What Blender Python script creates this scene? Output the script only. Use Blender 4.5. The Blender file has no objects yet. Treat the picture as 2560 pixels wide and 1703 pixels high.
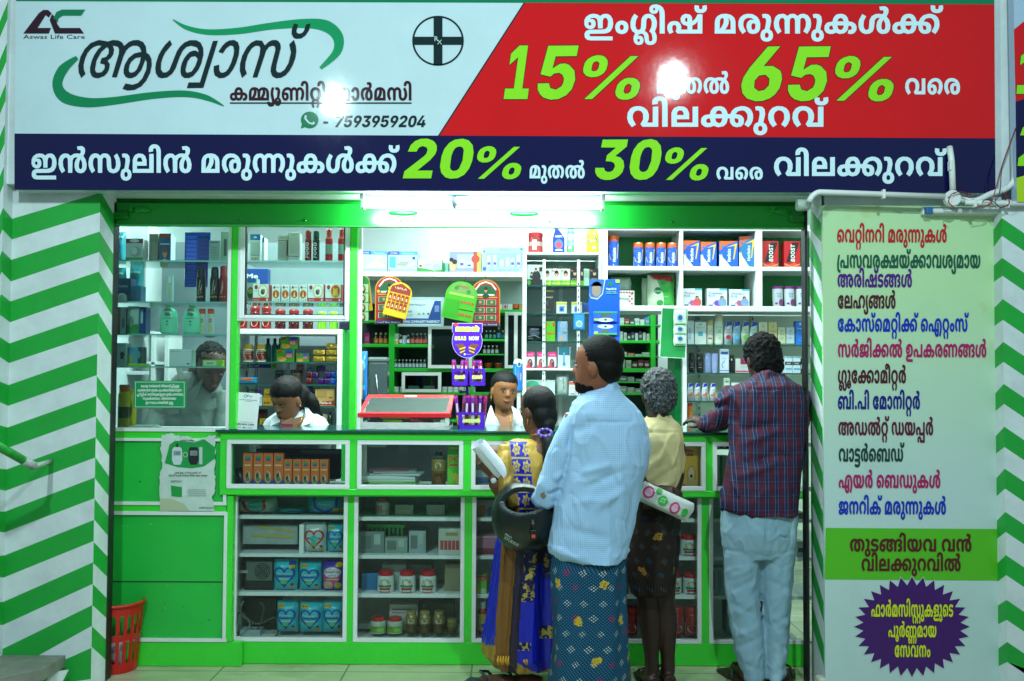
import bpy,bmesh,math,random
from math import sin,cos,pi,radians,atan2,sqrt,hypot
from mathutils import Vector,Matrix,noise

random.seed(7)
SC = bpy.context.scene
COL = SC.collection

# ------------------------------------------------------------------ camera
F_PX,CX,CY = 2489.0,1280.0,851.5          # focal length and centre in photo pixels
TILT,ROLL = radians(2.04),radians(0.29)
CAM = Vector((0.0,-5.0,1.454))
FWD = Vector((0,cos(TILT),sin(TILT)))
RGT0 = Vector((1,0,0)); UP0 = RGT0.cross(FWD)
RGT = RGT0 * cos(ROLL) + UP0 * sin(ROLL)
UPV = UP0 * cos(ROLL) - RGT0 * sin(ROLL)
cam_d = bpy.data.cameras.new('camera'); cam = bpy.data.objects.new('camera',cam_d); COL.objects.link(cam)
cam_d.sensor_width = 36; cam_d.lens = 35.0; cam_d.clip_end = 200; cam_d.clip_start = 0.05
rot = Matrix((RGT,UPV,-FWD)).transposed()
cam.matrix_world = Matrix.Translation(CAM) @ rot.to_4x4()
cam_d.dof.use_dof = True; cam_d.dof.focus_distance = 5.0; cam_d.dof.aperture_fstop = 6.3
SC.camera = cam

def P(sx,sy,Y):
    """world point at depth plane Y that the photo shows at pixel (sx, sy)"""
    d = FWD * F_PX + RGT * (sx - CX) + UPV * (CY - sy)
    return CAM + d * ((Y - CAM.y) / d.y)
def PX(sx,Y,sy=900):return P(sx,sy,Y).x
def PZ(sy,Y,sx=1280):return P(sx,sy,Y).z
def scl(Y):return F_PX / (Y - CAM.y)          # pixels per metre

# ------------------------------------------------------------------ world and lamps
w = bpy.data.worlds.new('World'); SC.world = w; w.use_nodes = True
nt = w.node_tree; bg = nt.nodes['Background']
bg.inputs[0].default_value = (0.50,0.72,0.80,1); bg.inputs[1].default_value = 0.38      # dim street light from all round

def area(name,loc,aim,sx,sy,watts,col):
    l = bpy.data.lights.new(name,'AREA'); l.shape = 'RECTANGLE'; l.size = sx; l.size_y = sy
    l.energy = watts; l.color = col
    o = bpy.data.objects.new(name,l); COL.objects.link(o); o.location = loc
    o.rotation_euler = (Vector(aim) - Vector(loc)).to_track_quat('-Z','Y').to_euler()
    return o
COOL = (0.72,0.97,1.0)
# the two street lamps whose mirror image shows in the glossy banner
area('street_lamp_light',(-1.37,-3.6,3.55),(-0.5,0,0.2),0.045,0.14,66,COOL)
area('street_lamp_light',(1.23,-3.6,3.74),(0.5,0,0.2),0.045,0.14,66,COOL)
# the shop's own ceiling tubes
for i,(x,y,e) in enumerate([(-1.25,0.40,40),(0.0,0.40,33),(1.05,0.25,32),(0.1,2.75,30),(-1.2,1.2,18),(0.9,2.0,22)]):
    area('ceiling_tube_light',(x,y,3.0),(x,y,0),1.15,0.06,e,(0.80,1.0,0.97))

SC.view_settings.view_transform = 'Standard'; SC.view_settings.look = 'None'
SC.view_settings.exposure = 0.27; SC.view_settings.gamma = 1.0
SC.cycles.use_denoising = True
SC.cycles.max_bounces = 8; SC.cycles.transparent_max_bounces = 24
SC.cycles.sample_clamp_indirect = 4.0

# ------------------------------------------------------------------ materials
def lin(c):
    if isinstance(c,str):
        c = c.lstrip('#'); c = [int(c[i:i + 2],16) / 255 for i in (0,2,4)]
        return tuple((x / 12.92 if x <= .04045 else ((x + .055) / 1.055) ** 2.4) for x in c)
    return tuple(c[:3])
_M = {}
def mat(name,col,rough=.5,metal=0.,var=0.,vscale=6.,bump=0.,bscale=80.,coat=0.,emit=0.,spec=.5,stretch=(1,1,1)):
    if name in _M:return _M[name]
    m = bpy.data.materials.new(name); m.use_nodes = True; nt = m.node_tree; b = nt.nodes['Principled BSDF']
    c = lin(col); b.inputs['Base Color'].default_value = (*c,1); b.inputs['Roughness'].default_value = rough
    b.inputs['Metallic'].default_value = metal; b.inputs['Coat Weight'].default_value = coat
    b.inputs['Specular IOR Level'].default_value = spec
    if emit:b.inputs['Emission Color'].default_value = (*c,1); b.inputs['Emission Strength'].default_value = emit
    if var or bump:
        tc = nt.nodes.new('ShaderNodeTexCoord'); mp = nt.nodes.new('ShaderNodeMapping'); mp.inputs['Scale'].default_value = stretch
        nt.links.new(tc.outputs['Object'],mp.inputs[0])
    if var:
        n = nt.nodes.new('ShaderNodeTexNoise'); n.inputs['Scale'].default_value = vscale; n.inputs['Detail'].default_value = 6; n.inputs['Roughness'].default_value = .65
        nt.links.new(mp.outputs[0],n.inputs['Vector'])
        r = nt.nodes.new('ShaderNodeMapRange'); r.inputs[1].default_value = .3; r.inputs[2].default_value = .7
        r.inputs[3].default_value = 1 - var; r.inputs[4].default_value = 1 + var * .4
        nt.links.new(n.outputs[0],r.inputs[0])
        mx = nt.nodes.new('ShaderNodeMix'); mx.data_type = 'RGBA'; mx.blend_type = 'MULTIPLY'; mx.inputs[0].default_value = 1
        mx.inputs[6].default_value = (*c,1); nt.links.new(r.outputs[0],mx.inputs[7]); nt.links.new(mx.outputs[2],b.inputs['Base Color'])
        r2 = nt.nodes.new('ShaderNodeMapRange'); r2.inputs[1].default_value = .3; r2.inputs[2].default_value = .7
        r2.inputs[3].default_value = min(1,rough + var * .5); r2.inputs[4].default_value = max(.04,rough - var * .3)
        nt.links.new(n.outputs[0],r2.inputs[0]); nt.links.new(r2.outputs[0],b.inputs['Roughness'])
    if bump:
        n2 = nt.nodes.new('ShaderNodeTexNoise'); n2.inputs['Scale'].default_value = bscale; n2.inputs['Detail'].default_value = 4
        nt.links.new(mp.outputs[0],n2.inputs['Vector'])
        bp = nt.nodes.new('ShaderNodeBump'); bp.inputs['Strength'].default_value = bump; bp.inputs['Distance'].default_value = .01
        nt.links.new(n2.outputs[0],bp.inputs['Height']); nt.links.new(bp.outputs[0],b.inputs['Normal'])
    _M[name] = m
    return m
def ink(col,rough=.42):
    """printed colour on a pack"""
    if not isinstance(col,str):return mat('ink_rgb_%d_%d_%d' % tuple(int(c * 255) for c in col),col,rough)
    return mat('ink_%s_%d' % (col.lstrip('#'),int(rough * 100)),col,rough)
def glass(name,tint=(.86,.95,.93),refl=.55):
    if name in _M:return _M[name]
    m = bpy.data.materials.new(name); m.use_nodes = True; nt = m.node_tree
    nt.nodes.remove(nt.nodes['Principled BSDF']); out = nt.nodes['Material Output']
    t = nt.nodes.new('ShaderNodeBsdfTransparent'); t.inputs[0].default_value = (*tint,1)
    g = nt.nodes.new('ShaderNodeBsdfGlossy'); g.inputs['Roughness'].default_value = .03
    fr = nt.nodes.new('ShaderNodeFresnel'); fr.inputs[0].default_value = 1.45
    mu = nt.nodes.new('ShaderNodeMath'); mu.operation = 'MULTIPLY'; mu.inputs[1].default_value = refl
    mx = nt.nodes.new('ShaderNodeMixShader')
    nt.links.new(fr.outputs[0],mu.inputs[0]); nt.links.new(mu.outputs[0],mx.inputs[0])
    nt.links.new(t.outputs[0],mx.inputs[1]); nt.links.new(g.outputs[0],mx.inputs[2]); nt.links.new(mx.outputs[0],out.inputs[0])
    _M[name] = m
    return m

class X:
    """a value in a node tree, with arithmetic"""
    nt = None
    def __init__(s,k):s.k = k
    @staticmethod
    def op(o,*a):
        n = X.nt.nodes.new('ShaderNodeMath'); n.operation = o
        for i,v in enumerate(a):
            if isinstance(v,X):X.nt.links.new(v.k,n.inputs[i])
            else:n.inputs[i].default_value = v
        return X(n.outputs[0])
    def __add__(s,o):return X.op('ADD',s,o)
    __radd__ = __add__
    def __sub__(s,o):return X.op('SUBTRACT',s,o)
    def __rsub__(s,o):return X.op('SUBTRACT',o,s)
    def __mul__(s,o):return X.op('MULTIPLY',s,o)
    __rmul__ = __mul__
    def __lt__(s,o):return X.op('LESS_THAN',s,o)
    def __gt__(s,o):return X.op('GREATER_THAN',s,o)
def fr(x):return X.op('FRACT',x)
def fl(x):return X.op('FLOOR',x)
def ab(x):return X.op('ABSOLUTE',x)
def mxx(a,b):return X.op('MAXIMUM',a,b)
def mnn(a,b):return X.op('MINIMUM',a,b)
def pattern(name,rough,fn,coord='UV',bump=0.,bscale=300.,spec=.3,sheen=0.):
    """fn(u, v, w, mixer) paints: mixer(colour_so_far, colour, mask)"""
    if name in _M:return _M[name]
    m = bpy.data.materials.new(name); m.use_nodes = True; nt = m.node_tree; X.nt = nt; b = nt.nodes['Principled BSDF']
    b.inputs['Roughness'].default_value = rough; b.inputs['Specular IOR Level'].default_value = spec
    b.inputs['Sheen Weight'].default_value = sheen
    tc = nt.nodes.new('ShaderNodeTexCoord'); sp = nt.nodes.new('ShaderNodeSeparateXYZ'); nt.links.new(tc.outputs[coord],sp.inputs[0])
    def mixer(a,c,f):
        n = nt.nodes.new('ShaderNodeMix'); n.data_type = 'RGBA'
        if isinstance(f,X):nt.links.new(f.k,n.inputs[0])
        else:n.inputs[0].default_value = f
        for i,v in ((6,a),(7,c)):
            if isinstance(v,X):nt.links.new(v.k,n.inputs[i])
            else:n.inputs[i].default_value = (*lin(v),1)
        return X(n.outputs[2])
    def nz(scale,detail=3,sx=1,sy=1,sz=1):
        mp = nt.nodes.new('ShaderNodeMapping'); mp.inputs['Scale'].default_value = (sx,sy,sz); nt.links.new(tc.outputs[coord],mp.inputs[0])
        n = nt.nodes.new('ShaderNodeTexNoise'); n.inputs['Scale'].default_value = scale; n.inputs['Detail'].default_value = detail
        nt.links.new(mp.outputs[0],n.inputs['Vector']); return X(n.outputs[0])
    c = fn(X(sp.outputs[0]),X(sp.outputs[1]),X(sp.outputs[2]),mixer,nz)
    nt.links.new(c.k,b.inputs['Base Color'])
    if bump:
        n2 = nt.nodes.new('ShaderNodeTexNoise'); n2.inputs['Scale'].default_value = bscale; nt.links.new(tc.outputs['Object'],n2.inputs['Vector'])
        bp = nt.nodes.new('ShaderNodeBump'); bp.inputs['Strength'].default_value = bump; bp.inputs['Distance'].default_value = .004
        nt.links.new(n2.outputs[0],bp.inputs['Height']); nt.links.new(bp.outputs[0],b.inputs['Normal'])
    _M[name] = m
    return m

# ------------------------------------------------------------------ mesh builder
class MB:
    def __init__(s):s.v = []; s.f = []; s.m = []; s.mats = []; s.sm = []; s.uv = []; s.has_uv = False
    def mi(s,m):
        if m not in s.mats:s.mats.append(m)
        return s.mats.index(m)
    def add(s,vs,fs,m,smooth=False,uvs=None,M=None):
        k = len(s.v); i = s.mi(m)
        for n,v in enumerate(vs):
            v = Vector(v); s.v.append(M @ v if M else v)
            s.uv.append(uvs[n] if uvs else (0,0))
        if uvs:s.has_uv = True
        for f in fs:s.f.append([k + a for a in f]); s.m.append(i); s.sm.append(smooth)
        return s
    def box(s,x0,x1,y0,y1,z0,z1,m,c=0,M=None):
        if c <= 0:
            vs = [(x,y,z) for z in (z0,z1) for y in (y0,y1) for x in (x0,x1)]
            return s.add(vs,[(0,2,3,1),(4,5,7,6),(0,1,5,4),(2,6,7,3),(0,4,6,2),(1,3,7,5)],m,M=M)
        bm = bmesh.new(); bmesh.ops.create_cube(bm,size=1)
        for v in bm.verts:v.co = Vector(((x0 + x1) / 2 + v.co.x * (x1 - x0),(y0 + y1) / 2 + v.co.y * (y1 - y0),(z0 + z1) / 2 + v.co.z * (z1 - z0)))
        bmesh.ops.bevel(bm,geom=bm.edges[:],offset=c,segments=2,affect='EDGES',profile=.5)
        bm.verts.index_update()
        s.add([v.co for v in bm.verts],[[v.index for v in f.verts] for f in bm.faces],m,M=M); bm.free(); return s
    def quad(s,a,b,c,d,m):return s.add([a,b,c,d],[(0,1,2,3)],m)
    def prism(s,pts,y0,y1,m,smooth=False,M=None):
        """outline in x, z pushed from y0 (front) to y1 (back)"""
        n = len(pts)
        vs = [(x,y0,z) for x,z in pts] + [(x,y1,z) for x,z in pts]
        ar = sum(pts[i][0] * pts[(i + 1) % n][1] - pts[(i + 1) % n][0] * pts[i][1] for i in range(n))
        idx = list(range(n)) if ar > 0 else list(range(n - 1,-1,-1))
        fs = [idx,[n + i for i in reversed(idx)]] + [(idx[(i + 1) % n],idx[i],n + idx[i],n + idx[(i + 1) % n]) for i in range(n)]
        return s.add(vs,fs,m,smooth,M=M)
    def lathe(s,prof,m,seg=24,c=(0,0,0),smooth=True,mats=None,sxy=(1,1),cap=True,M=None):
        """prof [(radius, z)] from the bottom up; mats: one material per step"""
        vs = []
        for r,z in prof:
            for k in range(seg):
                a = 2 * pi * k / seg; vs.append((c[0] + r * cos(a) * sxy[0],c[1] + r * sin(a) * sxy[1],c[2] + z))
        n = len(prof)
        for i in range(n - 1):
            fs = [(i * seg + k,i * seg + (k + 1) % seg,(i + 1) * seg + (k + 1) % seg,(i + 1) * seg + k) for k in range(seg)]
            rows = vs[i * seg:(i + 2) * seg]
            s.add(rows,[[a - i * seg for a in f] for f in fs],mats[i] if mats else m,smooth,M=M)
        if cap:
            s.add(vs[:seg],[list(range(seg - 1,-1,-1))],mats[0] if mats else m,M=M)
            s.add(vs[(n - 1) * seg:],[list(range(seg))],mats[-1] if mats else m,M=M)
        return s
    def tube(s,pts,r,m,seg=8,cap=True,smooth=True,flat=1.0,upv=None):
        """r: one radius or one per point; flat squeezes along the second axis"""
        pts = [Vector(p) for p in pts]; n = len(pts); rr = r if isinstance(r,(list,tuple)) else [r] * n
        vs = []; uvs = []; prev = None; L = 0
        for i,p in enumerate(pts):
            t = (pts[min(i + 1,n - 1)] - pts[max(i - 1,0)]).normalized()
            if prev is None:
                a = Vector(upv) if upv else (Vector((0,0,1)) if abs(t.z) < .9 else Vector((0,1,0)))
                u = t.cross(a).normalized()
            else:u = (prev - t * prev.dot(t)).normalized()
            prev = u; v = t.cross(u)
            if i:L += (p - pts[i - 1]).length
            for k in range(seg):
                a = 2 * pi * k / seg; vs.append(p + (u * cos(a) + v * sin(a) * flat) * rr[i]); uvs.append((k / seg * 2 * pi * rr[i],L))
        fs = [(i * seg + k,(i + 1) * seg + k,(i + 1) * seg + (k + 1) % seg,i * seg + (k + 1) % seg) for i in range(n - 1) for k in range(seg)]
        fs = [f[::-1] for f in fs]
        if cap:fs += [list(range(seg - 1,-1,-1)),[(n - 1) * seg + k for k in range(seg)]]
        return s.add(vs,fs,m,smooth,uvs)
    def loft(s,rings,m,seg=32,smooth=True,cap=True,fold=None):
        """rings (cx, cy, z, rx, ry[, power]); closed rings stacked upwards"""
        vs = []; uvs = []
        for R in rings:
            cx,cy,z,rx,ry = R[:5]; p = R[5] if len(R) > 5 else 2.0
            for k in range(seg):
                a = 2 * pi * k / seg; c,q = cos(a),sin(a)
                x = abs(c) ** (2 / p) * (1 if c >= 0 else -1); y = abs(q) ** (2 / p) * (1 if q >= 0 else -1)
                e = fold(a,z) if fold else 0
                vs.append((cx + x * (rx + e),cy + y * (ry + e),z)); uvs.append(((a if a <= 1.5 * pi + .001 or True else a) * (rx + ry) / 2,z))
        n = len(rings)
        fs = [(i * seg + k,i * seg + (k + 1) % seg,(i + 1) * seg + (k + 1) % seg,(i + 1) * seg + k) for i in range(n - 1) for k in range(seg)]
        if cap:fs += [list(range(seg - 1,-1,-1)),[(n - 1) * seg + k for k in range(seg)]]
        return s.add(vs,fs,m,smooth,uvs)
    def ball(s,c,r,m,seg=16,rings=10,M=None):
        rx,ry,rz = r if isinstance(r,(tuple,list)) else (r,r,r)
        prof = [(sin(pi * i / rings),-cos(pi * i / rings)) for i in range(rings + 1)]
        vs = [(c[0] + rx * p * cos(2 * pi * k / seg),c[1] + ry * p * sin(2 * pi * k / seg),c[2] + rz * z) for p,z in prof for k in range(seg)]
        fs = [(i * seg + k,i * seg + (k + 1) % seg,(i + 1) * seg + (k + 1) % seg,(i + 1) * seg + k) for i in range(rings) for k in range(seg)]
        return s.add(vs,fs,m,True,M=M)
    # ---- print on a surface; mp maps (u, v, layer) to a point
    def flat(s,vs,fs,m,mp,layer=1):
        L = getattr(mp,'dense',0)
        if L:       # cut the print small enough to follow a bulging pack
            bm = bmesh.new(); bv = [bm.verts.new((u,v,0)) for u,v in vs]
            for f in fs:bm.faces.new([bv[i] for i in f])
            bmesh.ops.triangulate(bm,faces=bm.faces[:])
            for _ in range(3):
                es = [e for e in bm.edges if e.calc_length() > L]
                if es:bmesh.ops.subdivide_edges(bm,edges=es,cuts=1); bmesh.ops.triangulate(bm,faces=bm.faces[:])
            bm.verts.index_update(); vs = [v.co.xy[:] for v in bm.verts]; fs = [[v.index for v in f.verts] for f in bm.faces]; bm.free()
        return s.add([mp(u,v,layer) for u,v in vs],fs,m)
    def rect(s,u0,u1,v0,v1,m,mp,layer=1):
        n = max(1,int(abs(u1 - u0) / .012)) if getattr(mp,'curved',False) else 1
        us = [u0 + (u1 - u0) * i / n for i in range(n + 1)]
        vs = [(u,v0) for u in us] + [(u,v1) for u in us]
        return s.flat(vs,[(i,i + 1,n + 2 + i,n + 1 + i) for i in range(n)],m,mp,layer)
    def ell(s,u,v,ru,rv,m,mp,layer=1,n=20,a0=0,a1=2 * pi):
        full = a1 - a0 > 6.2
        ps = [(u + ru * cos(a0 + (a1 - a0) * i / n),v + rv * sin(a0 + (a1 - a0) * i / n)) for i in range(n + (0 if full else 1))]
        return s.flat(ps,[list(range(len(ps)))],m,mp,layer)
    def ring(s,u,v,r0,r1,m,mp,layer=1,n=40,a0=0,a1=2 * pi,k=1.0):
        vs = []
        for i in range(n + 1):
            a = a0 + (a1 - a0) * i / n; vs += [(u + r0 * cos(a),v + k * r0 * sin(a)),(u + r1 * cos(a),v + k * r1 * sin(a))]
        return s.flat(vs,[(2 * i,2 * i + 1,2 * i + 3,2 * i + 2) for i in range(n)],m,mp,layer)
    def poly(s,ps,m,mp,layer=1):
        ar = sum(ps[i][0] * ps[(i + 1) % len(ps)][1] - ps[(i + 1) % len(ps)][0] * ps[i][1] for i in range(len(ps)))
        return s.flat(ps if ar > 0 else ps[::-1],[list(range(len(ps)))],m,mp,layer)
    def stroke(s,ps,wd,m,mp,layer=1):
        """brush stroke along ps; wd one width per point"""
        n = len(ps); vs = []
        for i,(x,y) in enumerate(ps):
            a,b = ps[max(0,i - 1)],ps[min(n - 1,i + 1)]; dx,dy = b[0] - a[0],b[1] - a[1]; L = hypot(dx,dy) or 1
            h = (wd[i] if isinstance(wd,(list,tuple)) else wd) / 2
            vs += [(x - dy / L * h,y + dx / L * h),(x + dy / L * h,y - dx / L * h)]
        return s.flat(vs,[(2 * i + 1,2 * i + 3,2 * i + 2,2 * i) for i in range(n - 1)],m,mp,layer)
    def text(s,T,u,v,h,m,mp,layer=1,wid=None,align='c',ang=0):
        """T from txt() or mal(); h cap height; wid squeezes to a width"""
        parts,W = T; sy = h; sx = h if wid is None else wid / W
        o = -W * sx / 2 if align == 'c' else (0 if align == 'l' else -W * sx); ca,sa = cos(ang),sin(ang)
        for k,(vs,fs) in enumerate(parts):
            q = [(o + x * sx,y * sy) for x,y in vs]
            if ang:q = [(x * ca - y * sa,x * sa + y * ca) for x,y in q]
            s.flat([(u + x,v + y) for x,y in q],fs,m,mp,layer + .05 * k)
        return s
    def build(s,name,parent=None,loc=None,auto=None):
        me = bpy.data.meshes.new(name); me.from_pydata([tuple(v) for v in s.v],[],s.f)
        for m in s.mats:me.materials.append(m)
        me.polygons.foreach_set('material_index',s.m); me.polygons.foreach_set('use_smooth',s.sm)
        if s.has_uv:
            ul = me.uv_layers.new(name='UVMap')
            for lp in me.loops:ul.data[lp.index].uv = s.uv[lp.vertex_index]
        me.update()
        o = bpy.data.objects.new(name,me); COL.objects.link(o)
        if parent:o.parent = parent
        if loc:o.location = loc
        return o
def FR(x0,z0,y,step=.0006):
    f = lambda u,v,l=1:(x0 + u,y - step * l,z0 + v)
    return f
def CYL(cx,cy,r,z0=0,step=.0005):
    f = lambda u,v,l=1:(cx + (r + step * l) * sin(u / r),cy - (r + step * l) * cos(u / r),z0 + v)
    f.curved = True
    return f

_T = {}
def _take(cu,key):
    ob = bpy.data.objects.new('t',cu); me = ob.to_mesh()
    vs = [(v.co.x,v.co.y) for v in me.vertices]; fs = [list(p.vertices) for p in me.polygons]
    ob.to_mesh_clear(); bpy.data.objects.remove(ob); bpy.data.curves.remove(cu)
    return vs,fs
def _orient(vs,fs):
    out = []
    for f in fs:
        a = sum(vs[f[i]][0] * vs[f[(i + 1) % len(f)]][1] - vs[f[(i + 1) % len(f)]][0] * vs[f[i]][1] for i in range(len(f)))
        out.append(f if a > 0 else f[::-1])
    return out
def txt(t,bold=.0,shear=0.,res=2):
    key = (t,bold,shear)
    if key in _T:return _T[key]
    cu = bpy.data.curves.new('t','FONT'); cu.body = t; cu.size = 1; cu.shear = shear; cu.resolution_u = res
    vs,fs = _take(cu,key); k = 1 / .727
    x0 = min(v[0] for v in vs) if vs else 0
    vs = [((x - x0) * k,y * k) for x,y in vs]; fs = _orient(vs,fs)
    W = max([v[0] for v in vs] + [.01]); parts = [(vs,fs)]
    if bold:
        parts = []
        for i in range(8):
            a = 2 * pi * i / 8; dx,dy = bold * cos(a) * 1.25,bold * sin(a)
            parts.append(([(x + dx,(y - .5) * (1 - bold) + .5 + dy) for x,y in vs],fs))
        parts.append((vs,fs))
    _T[key] = (parts,W)
    return _T[key]

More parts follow.
